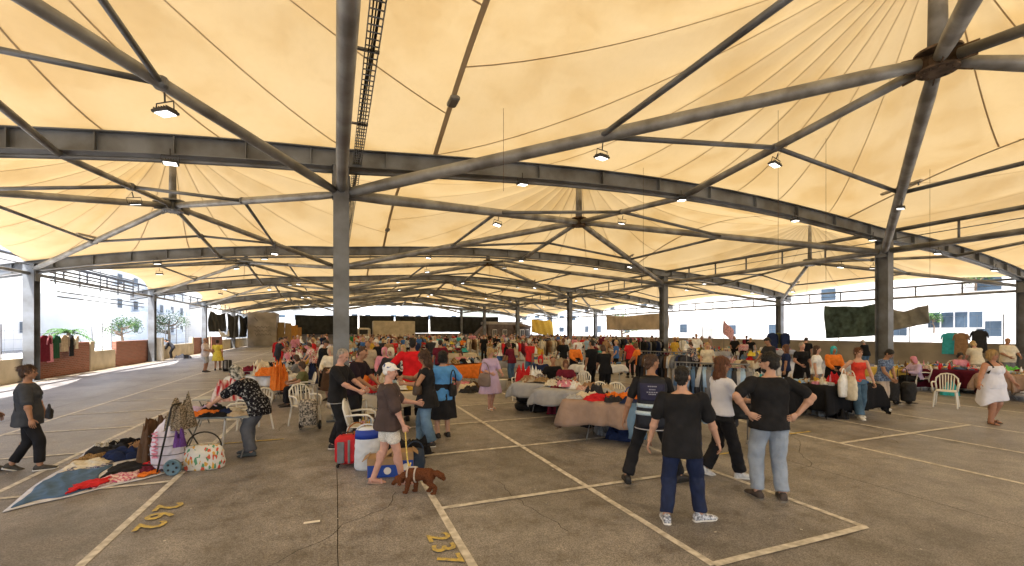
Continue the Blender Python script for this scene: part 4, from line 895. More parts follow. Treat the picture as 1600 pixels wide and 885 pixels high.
r_, J = person('woman in blue patterned top and pale trousers looking down, beside the red top', D(1378, 11.6), FACE_CAM+R(20),
  dict(H=1.60, fem=True, girth=1.1, lean=12, fr=(.10,.06,0), fl=(-.09,-.04,0), hr=(.10,.30,.90), hl=(-.10,.28,.88), er=(.7,-.5,-.5), el=(-.7,-.5,-.5), hpitch=36, curl=.8),
  dict(skin=skin_m['tan'], top=dict(m=mat('blue_pattern', (.16,.22,.34), .9, 0, .3, 26, .2, 20, .2, var2=(.04,.06,.13)), sleeve=.35, hem=-.12, e=.024), bottom=dict(m=mat('pale_trousers', (.50,.42,.36), .9, 0, .1, 4, .2, 20), kind='loose'), hair=('short', hair_m['black']), shoes=('shoe', white_sole, white_sole)), .011)
# --- white dress
wd = mat('white_dress', (.70,.72,.84), .85, 0, .04, 5, .3, 10, .15)
r_, J = person('stout woman in white sleeveless dress with short blond hair, arms held out', D(1550, 9.85), FACE_CAM+R(8),
  dict(H=1.63, fem=True, girth=1.42, belly=.05, fr=(.12,.06,0), fl=(-.12,-.10,.02), hr=(.54,.12,.93), er=(.4,-1,-.1), hl=(-.56,.10,.90), el=(-.4,-1,-.1), curl=.4, shw=.195),
  dict(skin=mat('sunburnt_skin', (.40,.20,.13), .55, 0, .1, 12), top=dict(m=wd, sleeve=0, hem=-.1, e=.018, neck=.43), bottom=dict(m=wd, kind='skirt', z0=.25, z1=-.37, r0=.135, r1=.205, folds=5, asym=.16, name='dress_skirt'), hair=('bob', hair_m['blonde']), shoes=('sandal', mat('brown_sandal', (.14,.07,.05), .6), mat('brown_sandal2', (.10,.06,.04), .6))), .010)
for s in (-1, 1):
    pts = [L2(J, J['pel']+J['up']*.46+J['rt']*s*.11-J['fw']*.10), L2(J, J['sh']+J['up']*.045+J['rt']*s*.115), L2(J, J['pel']+J['up']*.40+J['rt']*s*.135+J['fw']*.12), L2(J, J['pel']+J['up']*.25+J['rt']*s*.20+J['fw']*.05)]
    MB().path(pts, .024, 6).build('backpack_strap', black_nylon, r_, True)
# --- far left pair and stooping man
person('man in pink-white t-shirt and pale grey shorts standing by the left driveway', D(320, 22.3), FACE_RIGHT+R(15),
  dict(H=1.72, girth=1.1, belly=.06, hr=(.16,.30,1.05), hl=(-.16,.30,1.05), er=(.6,-.5,-1), el=(-.6,-.5,-1)),
  dict(skin=skin_m['tan'], top=dict(m=cloth('pale_pink', (.62,.52,.48)), sleeve=.7, hem=-.16, e=.025), bottom=dict(m=pc('light grey'), kind='knee'), hair=('bald',), shoes=('shoe', dark_shoe, rubber)), .016)
person('woman in yellow dress walking away and pulling a black suitcase', D(340, 23.4), FACE_AWAY+R(20),
  dict(H=1.60, fem=True, girth=1.1, fr=(.08,.16,0), fl=(-.08,-.16,.02), hr=(.28,-.16,.84), hl=(-.25,.1,.9)),
  dict(skin=skin_m['tan'], top=dict(m=pc('yellow'), sleeve=.5, hem=-.1, e=.02), bottom=dict(m=pc('yellow'), kind='skirt', z1=-.40, r0=.15, r1=.24, name='dress_skirt'), hair=('bun', hair_m['brown']), shoes=('shoe', dark_shoe, rubber)), .016)
person('man in grey shirt bending forward near the cream wall at left', D(268, 33.2), FACE_LEFT+R(30),
  dict(H=1.66, lean=42, hpitch=40, hr=(.15,.42,.62), hl=(-.15,.42,.60), pel=(0,-.1,.92)),
  dict(skin=skin_m['tan'], top=dict(m=pc('charcoal'), sleeve=1.7, hem=-.14, e=.03), bottom=dict(m=pc('black'), kind='trousers'), hair=('crop', hair_m['black']), shoes=('shoe', dark_shoe, rubber)), .018)
# ================================================================== DOG
def build_dog(loc, rz):
    t = thing('dog', 'curly brown poodle on a yellow lead, nose down beside the bare-legged woman', 'dog', loc, rz)
    mb = MB()                                     # faces +x, 0.33 m tall at the shoulder
    mb.loft([(V3(-.20,0,.265), V3(0,.05,0), V3(0,0,.055)), (V3(-.17,0,.265), V3(0,.078,0), V3(0,0,.085)), (V3(-.05,0,.265), V3(0,.075,0), V3(0,0,.08)), (V3(.07,0,.255), V3(0,.085,0), V3(0,0,.10)), (V3(.14,0,.27), V3(0,.065,0), V3(0,0,.075)), (V3(.17,0,.27), V3(0,.04,0), V3(0,0,.05))], 16)
    mb.caps(V3(.12,0,.29), V3(.25,.0,.215), .062, .050)                    # neck lowered
    mb.ell(V3(.285,0,.19), (.070,.056,.058)); mb.caps(V3(.31,0,.175), V3(.375,0,.125), .034, .026)
    for s in (-1, 1):
        mb.ell(V3(.265,s*.062,.165), (.034,.016,.055))
        dx = .045*s
        mb.caps(V3(.11+dx*.6,s*.045,.22), V3(.105+dx,s*.045,.12), .045, .034); mb.caps(V3(.105+dx,s*.045,.12), V3(.12+dx*1.2,s*.045,.025), .032, .028); mb.ell(V3(.135+dx*1.2,s*.045,.02), (.038,.027,.02))
        mb.caps(V3(-.16,s*.048,.23), V3(-.12-dx,s*.05,.16), .060, .042); mb.caps(V3(-.12-dx,s*.05,.16), V3(-.20-dx,s*.05,.095), .036, .028); mb.caps(V3(-.20-dx,s*.05,.095), V3(-.18-dx,s*.05,.025), .028, .026); mb.ell(V3(-.165-dx,s*.05,.02), (.038,.027,.02))
    mb.path([V3(-.19,0,.29), V3(-.26,0,.285), V3(-.32,0,.25), V3(-.36,0,.20)], [.035,.042,.045,.022], 10)
    me = remesh(mb, 'body', .007, 2)
    r = np.random.RandomState(4); n = len(me.vertices); co = np.empty(n*3); me.vertices.foreach_get('co', co); co = co.reshape(-1,3); no = np.empty(n*3); me.vertices.foreach_get('normal', no); no = no.reshape(-1,3)
    h = np.zeros(n)
    for k in range(18):
        d = r.normal(0, 120, 3); h += np.sin(co@d + r.uniform(0,6.3))
    co += no*(h*.0007)[:,None]; me.vertices.foreach_set('co', co.ravel()); me.update()
    rr_ = random.Random(8); V = []; F = []
    for _ in range(9000):
        v = me.vertices[rr_.randrange(n)]; nr = v.normal.copy(); d = Vector((rr_.gauss(-.4,.8), rr_.gauss(0,.8), rr_.gauss(-.6,.8))); d -= nr*d.dot(nr)*.6; d.normalize(); s_ = d.cross(nr); s_ = s_.normalized()*.0018 if s_.length > 1e-4 else Vector((.002,0,0)); p = v.co.copy(); l = rr_.uniform(.008,.017); i = len(V)
        V += [p-s_, p+s_, p+(d+nr*.5)*l+s_*rr_.uniform(-1,1)]; F.append((i,i+1,i+2))
    tm = bpy.data.meshes.new('f'); tm.from_pydata(V, [], F); bb = bmesh.new(); bb.from_mesh(me); bb.from_mesh(tm); bb.to_mesh(me); bb.free(); me.polygons.foreach_set('use_smooth', [True]*len(me.polygons))
    me.materials.append(mat('poodle_curls', (.16,.060,.028), .95, 0, .15, 110, .3, 140, .05, var2=(.10,.036,.017))); link('body', me, t)
    for s in (-1, 1): MB().ell((.330,s*.030,.198), (.008,.006,.008)).build('eye', eye_m, t, True)
    MB().ell((.392,0,.118), (.013,.014,.011)).build('nose', eye_m, t, True)
    hn = MB(); hn.path([V3(.155,.075*math.cos(a),.27+.085*math.sin(a)) for a in np.linspace(0,6.28,15)], .012, 6); hn.path([V3(.045,.092*math.cos(a),.258+.10*math.sin(a)) for a in np.linspace(0,6.28,15)], .012, 6); hn.tube(V3(.155,0,.357), V3(.045,0,.362), .013, n=6)
    hn.build('harness', cloth('harness', (.55,.45,.36)), t, True); return t
dp = D(655, 5.62); dog = build_dog(dp, FACE_LEFT+R(90)+R(-6)); dog.scale = (.90,.90,.90)
a_ = dog_hand; b_ = dp + Vector((-.10,.04,.38)); mid = (a_+b_)/2; mid.z = .17
pts = [a_.lerp(mid, i/8)*(1-i/8*.0) for i in range(1)]
for i in range(19):
    u = i/18; p = a_*(1-u)**2 + mid*2*u*(1-u) + b_*u*u; pts.append(p)
tag(MB().path(pts[1:], .010, 6).build('dog_lead', mat('yellow_webbing', (.62,.45,.12), .7, 0, .3, 60), None, True), 'yellow and cream dog lead hanging from the woman in lace shorts', 'dog lead')

# ================================================================== MARKET FURNITURE
metal_leg = mat('table_leg_metal', (.20,.20,.20), .5, .4, .1)
def make_table(L=1.8, W=.75, H=.74, m=None, fold=True):
    t = thing('folding_table', '', 'table')
    MB().bev((0,0,H-.02), (L,W,.04), .012).build('tabletop', m or mat('grey_laminate', (.36,.38,.38), .5, 0, .08), t)
    for sx in (-1, 1):
        x = sx*(L/2-.22)
        if fold:
            for sy in (-1, 1): MB().tube((x, -sy*W*.42, H-.05), (x, sy*W*.42, .01), .016, n=8).build('leg', metal_leg, t, True)
            MB().tube((x-.0, -W*.3, .14), (x, W*.3, .14), .010, n=6).build('crossbar', metal_leg, t)
        else:
            for sy in (-1, 1): MB().tube((x, sy*W*.42, H-.04), (x, sy*W*.44, .0), .02, n=8).build('leg', metal_leg, t, True)
    return t
def cloth_mesh(L, W, H, drop, seed=0, m=None, lift=.0):
    """one draped sheet: flat on top, falling with folds at the sides"""
    r = random.Random(seed); n = 44; mm = 26; ph = [r.uniform(0, 6.28) for _ in range(6)]
    mb = MB()
    X = L/2+drop; Y = W/2+drop
    def fn(u, v):
        x = (u*2-1)*X; y = (v*2-1)*Y; ox = max(0, abs(x)-L/2); oy = max(0, abs(y)-W/2); o = max(ox, oy) + .35*min(ox, oy)
        px = math.copysign(min(abs(x), L/2), x); py_ = math.copysign(min(abs(y), W/2), y); z = H - min(o, drop*1.15, H-.02)
        if o > 0:
            q_ = x if oy >= ox else y; f = .062*math.sin(11*q_+ph[0]+1.2*math.sin(5*q_)) + .020*math.sin(29*q_+ph[1]+2*math.sin(7*q_)); k = min(1, o/drop*1.3); z += .05*k*math.sin(3.1*q_+ph[4])*math.sin(1.7*q_+ph[5])
            if ox > 0: px += math.copysign(.02+.05*k+f*k, x)
            if oy > 0: py_ += math.copysign(.02+.05*k+f*k, y)
        else: z += .004*math.sin(9*x+ph[2])*math.sin(11*y+ph[3])
        return (px, py_, z)
    mb.grid(fn, n, mm, -.003); me = mb.mesh('tablecloth', [m], True); return me
used = set()
def uniq(lbls):
    for l in lbls:
        if l not in used: used.add(l); return l
    return lbls[-1]
# goods --------------------------------------------------------------
def lump_fn(r, sx, sy, sz):
    ph = [r.uniform(0, 6.28) for _ in range(8)]; fr = [r.uniform(3, 10) for _ in range(8)]
    def fn(u, v):
        a = u*2-1; b = v*2-1; e = (abs(a)**3+abs(b)**3)**(1/3); k = max(0, 1-e**4)
        nx = .10*math.sin(fr[0]*a+ph[0]+2*b)+.08*math.sin(fr[1]*b+ph[1]); ny = .10*math.sin(fr[2]*b+ph[2]+2*a)+.08*math.sin(fr[3]*a+ph[3])
        z = sz*k**.5*(.62+.30*math.sin(fr[4]*a+ph[4]+1.5*math.sin(fr[5]*b))+.22*math.sin(fr[6]*b*1.4+ph[5]+a*3)); z += sz*k*.16*(1-abs(math.sin(fr[7]*1.3*(a+.6*b)+ph[6]+1.4*math.sin(4*b+ph[7]))))**2*2 - sz*k*.10*(1-abs(math.sin(fr[2]*1.6*(b-.5*a)+ph[1])))**3; return (sx/2*(a+nx), sy/2*(b+ny), max(.004, z))
    return fn
def lump(mb, c, rz, sx, sy, sz, r, n=10):
    s = len(mb.v); mb.grid(lump_fn(r, sx, sy, sz), n, n); M = Matrix.Rotation(rz, 3, 'Z'); c = Vector(c)
    for i in range(s, len(mb.v)): mb.v[i] = tuple(M @ Vector(mb.v[i]) + c)
    return mb
LUMPS = []
for i in range(14):
    r = random.Random(i+40); me = lump(MB(), (0,0,0), 0, 1, 1, 1, r, 28).mesh('garment', [pc('grey')], True); LUMPS.append(me)
def fabric_item(name, label, cat, p, rz, size, colour, group=None, m=None):
    me = rnd.choice(LUMPS); o = link(name, me, None, p, rz); o.scale = size
    o.material_slots[0].link = 'OBJECT'; o.material_slots[0].material = m or pc(colour); return tag(o, label, cat, group)
cols = list(PAL)
PILE_COLS = [['red','white','black','denim','floral red','pink','cream','leopard','light grey'], ['navy','cream','blue check','orange','white','khaki','monochrome','maroon','light blue'], ['black','charcoal','maroon','beige','turquoise','light grey','brown','cream','tan'],
             ['cream','white','pink print','brown','light blue','mustard','beige','grey','maroon'], ['white','light grey','blue','green print','pink','black','tan','cream','beige'], ['olive','navy print','denim','red','yellow','beige','tan','white','grey']]
PILES = []
for i in range(10):                              # heaps of clothes for table tops, 1.6 x .65
    r = random.Random(i+5); mb = MB()
    for q in range(20):
        mb.k = r.randrange(9); lump(mb, (r.uniform(-.62,.62), r.uniform(-.22,.22), r.uniform(0,.05) if q < 12 else r.uniform(.05,.14)), r.uniform(0,3.1), r.uniform(.25,.5), r.uniform(.2,.36), r.uniform(.06,.19), r, 10)
    PILES.append(mb.mesh('clothes_heap', [pc(c) for c in PILE_COLS[i % 6]], True))
def shoe_pair(mb, c, rz, s=1):
    for k in (-1, 1):
        b = Vector(c); M = Matrix.Rotation(rz, 3, 'Z'); R_ = lambda a, w_, z, h_: (b+M@Vector((k*.055*s, a*s, z*s)), M@Vector((w_*s,0,0)), Vector((0,0,h_*s)))
        mb.loft([R_(-.11,.02,.04,.03), R_(-.09,.036,.045,.042), R_(-.02,.038,.04,.04), R_(.06,.042,.03,.028), R_(.12,.034,.022,.02), R_(.14,.012,.018,.012)], 8)
def jar(mb, c, h, r0, rr):
    mb.lathe([(r0*.8,0),(r0,h*.12),(r0*rr.uniform(.8,1.2),h*.5),(r0*rr.uniform(.35,.8),h*.8),(r0*rr.uniform(.3,.6),h)], c, 8)
BRIC = []
for i in range(8):                               # trinkets, shoes, toys, crockery laid out
    r = random.Random(i+70); mb = MB()
    for q in range(46):
        mb.k = r.randrange(9); c = (r.uniform(-.78,.78), r.uniform(-.3,.3), 0); t_ = r.random()
        if t_ < .3: mb.bev((c[0], c[1], .03), (r.uniform(.05,.16), r.uniform(.05,.12), r.uniform(.03,.09)), .006, r.uniform(0,3))
        elif t_ < .6: jar(mb, c, r.uniform(.06,.24), r.uniform(.02,.05), r)
        elif t_ < .8: mb.ell((c[0], c[1], .05), (r.uniform(.03,.07), r.uniform(.03,.06), r.uniform(.03,.09)), None, 8, 6)
        else: shoe_pair(mb, c, r.uniform(0,6))
    BRIC.append(mb.mesh('small_wares', [pc(c) for c in PILE_COLS[(i+2) % 6]], True))
# plastic chair ------------------------------------------------------
def make_chair():
    t = thing('plastic_chair', '', 'chair')
    def seat(u, v): x = (u-.5)*.43; y = (v-.5)*.42; return (x*(1-.08*v), y, .44-.014*math.cos(math.pi*(u-.5))*math.cos(math.pi*(v-.5))+.012*(1-v))
    MB().grid(seat, 10, 10, .012).build('seat', plastic_w, t, True)
    bk = MB()
    for i in range(6):
        x = -.135+.054*i; h = .80+.06*math.cos((i-2.5)*.5); bk.path([(x*.9,-.20,.445),(x,-.235,.60),(x*1.08,-.275,h)], [.014]*3, 6, True, .5)
    bk.path([(-.20,-.19,.46),(-.225,-.235,.64),(-.21,-.27,.76),(-.12,-.285,.86),(0,-.29,.885),(.12,-.285,.86),(.21,-.27,.76),(.225,-.235,.64),(.20,-.19,.46)], .019, 8)
    bk.build('backrest', plastic_w, t, True)
    for s in (-1, 1):
        MB().path([(s*.225,-.235,.64),(s*.265,-.05,.66),(s*.27,.12,.655),(s*.262,.19,.60),(s*.235,.20,.44)], .018, 7, True, 1).build('armrest', plastic_w, t, True)
        MB().path([(s*.20,.19,.435),(s*.235,.23,0)], [.026,.019], 4).build('leg', plastic_w, t); MB().path([(s*.19,-.19,.435),(s*.235,-.27,0)], [.026,.019], 4).build('leg', plastic_w, t)
    return t
chair0 = make_chair(); chair_used = [False]
def chair(p, rz, label):
    o = chair0 if not chair_used[0] else copy_tree(chair0); chair_used[0] = True; o.location = p; o.rotation_euler.z = rz
    return tag(o, label, 'chair', 'white plastic garden chairs')
table0 = make_table(); table0.location = (0, 0, 0); table_used = [False]
def table(p, rz, label, group='folding tables of the stalls'):
    o = table0 if not table_used[0] else copy_tree(table0); table_used[0] = True; o.location = p; o.rotation_euler.z = rz; return tag(o, label, 'table', group)
CLOTHS = {}
CC = {'white': (.66,.65,.62), 'cream': (.58,.50,.38), 'grey': (.36,.36,.37), 'taupe': (.36,.25,.19), 'black': (.012,.012,.014), 'maroon': (.085,.008,.022), 'yellow': (.58,.42,.10), 'blue': (.06,.10,.22)}
for cn, cv_ in CC.items(): CLOTHS[cn] = cloth_mesh(1.84, .79, .752, .30 if cn not in ('black','maroon','taupe') else .44 if cn == 'taupe' else .60, hash(cn) % 7 if False else len(cn), cloth('tc_'+cn, cv_, .06))
def tcloth(p, rz, cn, label, scale=(1,1,1)):
    o = link('tablecloth', CLOTHS[cn], None, p, rz); o.scale = scale; return tag(o, label, 'tablecloth', 'cloths spread over the stall tables')
# garments on hangers -------------------------------------------------
def hanging_garment(kind, r):
    mb = MB(); ph = [r.uniform(0,6.28) for _ in range(4)]; n = 14; m = 10; out = []
    L = {'shirt': .72, 'dress': 1.05, 'jacket': .80}[kind]
    def half(u, v):                              # outline width by height
        z = -v*L; sh = .21*min(1, v/.10+.35) if v < .10 else .215+.03*v
        return sh, z
    for s in (-1, 1):
        def fn(u, v):
            w_, z = half(u, v); x = (u*2-1)*w_; th = (.028+.02*v)*(1-(u*2-1)**2)**.5 + .010*math.sin(18*u+ph[0])*v; return (x, s*(th+.004), z)
        if s > 0: mb.grid(lambda u, v: fn(1-u, v), n, m)
        else: mb.grid(fn, n, m)
    for s in (-1, 1): mb.path([(s*.17,0,-.05),(s*.24,.0,-.16),(s*.27,.01,-.36 if kind != 'jacket' else -.56)], [.06,.055,.045], 8, True, .45)
    return mb.mesh(kind, [pc('grey')], True)
HG = [hanging_garment(k, random.Random(i)) for i, k in enumerate(('shirt','jacket','dress','shirt','jacket','shirt'))]
hook_m = mat('hanger_wire', (.25,.25,.25), .4, .6, 0)
def garment_on_rail(p, rz, i, colour, label, group):
    t = thing('hung_garment', label, 'garment', p, rz, group)
    o = link('garment', HG[i], t); o.material_slots[0].link = 'OBJECT'; o.material_slots[0].material = pc(colour)
    MB().path([(0,0,-.03),(0,0,.03),(.02,0,.055),(0,0,.075)], .004, 5).build('hanger', hook_m, t); return t
def clothes_rail(a, b, h, n, palette, label, gname, fall=True):
    a = Vector(a); b = Vector(b); d = (b-a); L = d.length; ang = math.atan2(d.y, d.x); mid = (a+b)/2
    t = thing('clothes_rail', label, 'clothes rail', (mid.x, mid.y, 0), ang, 'metal rails hung with clothes')
    MB().tube((-L/2,0,h), (L/2,0,h), .014, n=8).build('rail', metal_leg, t, True)
    for s in (-1, 1): MB().tube((s*(L/2-.04),0,0), (s*(L/2-.04),0,h), .014, n=8).build('upright', metal_leg, t, True); MB().tube((s*(L/2-.04),-.28,.03), (s*(L/2-.04),.28,.03), .014, n=8).build('foot', metal_leg, t, True)
    for i in range(n):
        c = palette[i % len(palette)]; p = a.lerp(b, (i+.8)/(n+.6)); p.z = h-.075; k = rnd.randrange(6)
        garment_on_rail(p, ang+R(90)+rnd.uniform(-.25,.25), k, c, '%s %s hanging %s on %s' % (c, ['shirt','jacket','dress','shirt','jacket','shirt'][k], ordinal(i+1)+' from the left' if n < 30 else '', gname), 'clothes hung on ' + gname)
def ordinal(n): return {1:'first',2:'second',3:'third',4:'fourth',5:'fifth',6:'sixth',7:'seventh',8:'eighth',9:'ninth',10:'tenth',11:'eleventh',12:'twelfth',13:'thirteenth',14:'fourteenth',15:'fifteenth',16:'sixteenth',17:'seventeenth',18:'eighteenth',19:'nineteenth',20:'twentieth'}.get(n, 'next')

# ------------------------------------------------------------------ foreground left: blanket with clothes, trolley, table
bl = [(-3.48,6.72), (-2.28,7.70), (-2.62,9.85), (-3.95,10.1)]
def bq(u, v):
    a = Vector(bl[0]).lerp(Vector(bl[1]), u); b = Vector(bl[3]).lerp(Vector(bl[2]), u); p = a.lerp(b, v)
    return (p.x+.03*math.sin(9*v+2), p.y+.02*math.sin(13*u), FLOOR+.016+.010*abs(math.sin(7*u+3*v)*math.sin(5*v)))
mb = MB(); mb.grid(bq, 24, 30, .006); tag(mb.build('ground_blanket', cloth('blanket', (.58,.57,.58)), None, True), 'pale grey blanket with folded edge spread on the floor, left foreground', 'blanket')
def onbl(u, v, z=.0): x, y, _ = bq(u, v); return Vector((x, y, FLOOR+.026+z))
BL = [('blue patchwork quilt', 'quilt', .36,.16,.80,.52,.045,'denim',24), ('dark blue folded skirt', 'skirt', .32,.34,.62,.45,.06,'blue check',14), ('bright red folded t-shirt', 't-shirt', .66,.11,.42,.24,.05,'red',38), ('pink and white printed scarf', 'scarf', .80,.26,.56,.36,.035,'pink print',40),
      ('black pair of trousers', 'trousers', .60,.42,.95,.36,.06,'black',40), ('maroon jumper', 'jumper', .78,.50,.46,.3,.07,'maroon',40), ('scarlet cloth strip', 'cloth', .86,.60,.55,.2,.06,'red',44), ('orange folded top', 'top', .93,.40,.32,.2,.05,'orange',30),
      ('cream lace blouse', 'blouse', .22,.52,.5,.42,.07,'cream',20), ('beige printed dress', 'dress', .18,.62,.5,.34,.08,'leopard',60), ('navy blue hooded top', 'hoodie', .48,.60,.5,.4,.15,'navy',30), ('black scarf heap', 'scarf', .26,.75,.5,.36,.12,'charcoal',10),
      ('tan fur collar jacket', 'jacket', .62,.74,.55,.38,.14,'tan',50), ('dark brown skirt', 'skirt', .78,.70,.55,.36,.10,'brown',30), ('black shiny blouse', 'blouse', .44,.80,.6,.3,.10,'black',15), ('orange brown shawl', 'shawl', .58,.87,.65,.3,.08,'tan',30),
      ('grey spotted top', 'top', .24,.92,.45,.3,.10,'monochrome',25), ('black jacket', 'jacket', .40,.93,.5,.3,.11,'black',10), ('rust jumper', 'jumper', .86,.84,.4,.4,.16,'brown',10)]
def patch(nm, cat_, u0, u1, v0, v1, c, z):
    mb = MB(); r = random.Random(len(nm)); ph = [r.uniform(0,6) for _ in range(4)]
    def fn(a, b):
        u = u0+(u1-u0)*a+.012*math.sin(11*b+ph[0]); v = v0+(v1-v0)*b+.012*math.sin(9*a+ph[1]); x, y, _ = bq(u, v); e = min(a, 1-a, b, 1-b)
        return (x, y, FLOOR+.030+z+.022*min(1, e*8)*(.6+.4*math.sin(16*a+ph[2]+3*b)*math.sin(11*b+ph[3]+2*a))+.012*(1-abs(math.sin(12*a+7*b+ph[0])))**3)
    mb.grid(fn, 26, 26, .02); tag(mb.build('spread_garment', pc(c), None, True), nm+' lying on the pale floor blanket', cat_, 'clothes laid on the floor blanket')
for q_ in (('denim blue quilted throw','throw',.04,.47,.03,.44,'denim',0),('black wide trousers','trousers',.50,.98,.20,.46,'black',0),('maroon folded cardigan','cardigan',.80,.98,.10,.24,'maroon',.012),('pink printed blouse','blouse',.50,.80,.03,.19,'pink print',.004),('bright red short top','top',.34,.58,.02,.13,'red',.03),('scarlet strip of cloth','cloth',.80,1.0,.28,.40,'red',.03),('orange and brown scarf','scarf',.80,.95,.02,.08,'orange',.01),
    ('navy work trousers','trousers',.08,.45,.45,.60,'navy print',0)): patch(*q_)
for nm, kd, u, v, sx, sy, sz, c, a in BL[7:]: fabric_item('garment', nm+' lying on the pale floor blanket', kd, onbl(u, v), R(a), (sx, sy, sz), c, 'clothes laid on the floor blanket')
def shopping_trolley(p, rz, label, bag_m, frame_m, h=.92, w=.34, d=.26, tilt=0, wheel_m=None, group=None):
    t = thing('shopping_trolley', label, 'shopping trolley', p, rz, group); t.rotation_euler.x = tilt
    mb = MB(); mb.loft([(V3(0,0,.12), V3(w/2*.92,0,0), V3(0,d/2*.9,0)), (V3(0,0,.16), V3(w/2,0,0), V3(0,d/2,0)), (V3(0,.01,.40), V3(w/2*1.06,0,0), V3(0,d/2*1.1,0)), (V3(0,.01,.58), V3(w/2,0,0), V3(0,d/2,0)), (V3(0,0,.64), V3(w/2*.8,0,0), V3(0,d/2*.7,0))], 20)
    q = remesh(mb, 'bag', .014, 2); wrinkle(q, .010, rnd.randint(0,99), 9, 7); q.materials.append(bag_m); link('bag', q, t)
    fr = MB(); fr.path([(-w/2*.8,-d/2-.03,.05),(-w/2*.8,-d/2-.03,h-.06),(-w/2*.6,-d/2-.035,h),(w/2*.6,-d/2-.035,h),(w/2*.8,-d/2-.03,h-.06),(w/2*.8,-d/2-.03,.05)], .011, 7); fr.path([(-w/2*.8,-d/2,.07),(-w/2*.8,d/2,.07),(w/2*.8,d/2,.07),(w/2*.8,-d/2,.07)], .009, 6)
    fr.build('frame', frame_m, t, True)
    for s in (-1, 1):
        wb = MB(); x = s*(w/2+.015); M = Matrix.Rotation(R(90), 3, 'Y'); st = len(wb.v); wb.lathe([(.045,-.016),(.085,-.018),(.092,-.012),(.092,.012),(.085,.018),(.045,.016)], (0,0,0), 20)
        for i in range(st, len(wb.v)): wb.v[i] = tuple(M @ Vector(wb.v[i]) + Vector((x,-d/2-.02,.092)))
        wo = wb.build('wheel', rubber if not wheel_m else wheel_m, t, True)
        hb_ = MB(); st = len(hb_.v); hb_.lathe([(.02,-.022),(.04,-.020),(.04,.020),(.02,.022)], (0,0,0), 12)
        for i in range(st, len(hb_.v)): hb_.v[i] = tuple(M @ Vector(hb_.v[i]) + Vector((x,-d/2-.02,.092)))
        hb_.build('hubcap', metal_leg, wo, True)
    return t
white_bag = mat('lilac_white_bag', (.62,.58,.66), .8, 0, .08, 5, .3, 16)
tp = D(258, 6.55)
# near trolley: tall wire cage cart with white sack
t = thing('wire_cart', 'tall wire pull cart with a lilac-white sack, beside the floor blanket', 'pull cart', D(262, 6.50), R(-16))
mb = MB(); mb.loft([(V3(0,0,.06), V3(.17,0,0), V3(0,.12,0)), (V3(0,0,.12), V3(.21,0,0), V3(0,.15,0)), (V3(0,0,.42), V3(.215,0,0), V3(0,.155,0)), (V3(0,.0,.60), V3(.16,0,0), V3(0,.12,0)), (V3(.04,0,.74), V3(.08,0,0), V3(0,.08,0)), (V3(.06,0,.80), V3(.04,0,0), V3(0,.04,0))], 18)
q = remesh(mb, 'sack', .012, 2); wrinkle(q, .012, 5, 8, 7); q.materials.append(white_bag); link('sack', q, t)
mb = MB()
for z in (.14,.27,.40,.53): mb.path([(.235*math.cos(a),.175*math.sin(a),z) for a in np.linspace(0,6.283,25)], .005, 5)
mb.build('wire_hoop', rubber, t)
MB().path([(-.02,-.20,.02),(.10,-.21,.55),(.17,-.205,.93),(.17,-.16,.985),(.17,.02,.985)], .013, 8).build('handle', rubber, t, True)
blue_wh = mat('blue_grey_wheel', (.10,.17,.21), .5, 0, .1)
for s, yy_ in ((1,-.185),(-1,.185)):
    wb = MB(); M = Matrix.Rotation(R(90), 3, 'X'); wb.lathe([(.03,-.02),(.09,-.012),(.094,-.02),(.112,-.02),(.115,0),(.112,.02),(.094,.02),(.09,.012),(.03,.02)], (0,0,0), 26)
    wb.v = [tuple(M @ Vector(v) + Vector((.20,yy_-.03,.115))) for v in wb.v]; wo = wb.build('wheel', blue_wh, t, True)
    for i in range(5):
        hd = MB(); a = i*2*math.pi/5; hd.path([(.20+.06*math.cos(a),yy_-.053+(.046 if s<0 else 0),.115+.06*math.sin(a)),(.20+.06*math.cos(a),yy_-.049+(.046 if s<0 else 0),.115+.06*math.sin(a))], .017, 10); hd.build('wheel_hole', rubber, wo)
writing('sack_lettering', 'WYWM', .11, cloth('faded_pink_print', (.60,.22,.28)), t, (-.075,-.165,.42), (R(90), R(90), 0), .001, .004)
fabric_item('fur_scarf', 'mottled grey fur scarf draped over the top of the wire cart', 'fur scarf', D(283, 6.60, .60), R(60), (.40,.26,.42), 'khaki', m=mat('mottled_fur', (.30,.25,.19), .95, 0, .4, 22, .6, 60, .1, var2=(.05,.04,.03)))
fabric_item('brown_jacket', 'rust brown jacket slung on the left side of the wire cart', 'jacket', D(243, 6.95, .02), R(20), (.42,.5,.62), 'brown')
fabric_item('purple_pouch', 'dark purple pouch hanging on the right side of the cart', 'pouch', D(281, 6.35, .40), R(10), (.14,.14,.22), 'purple')
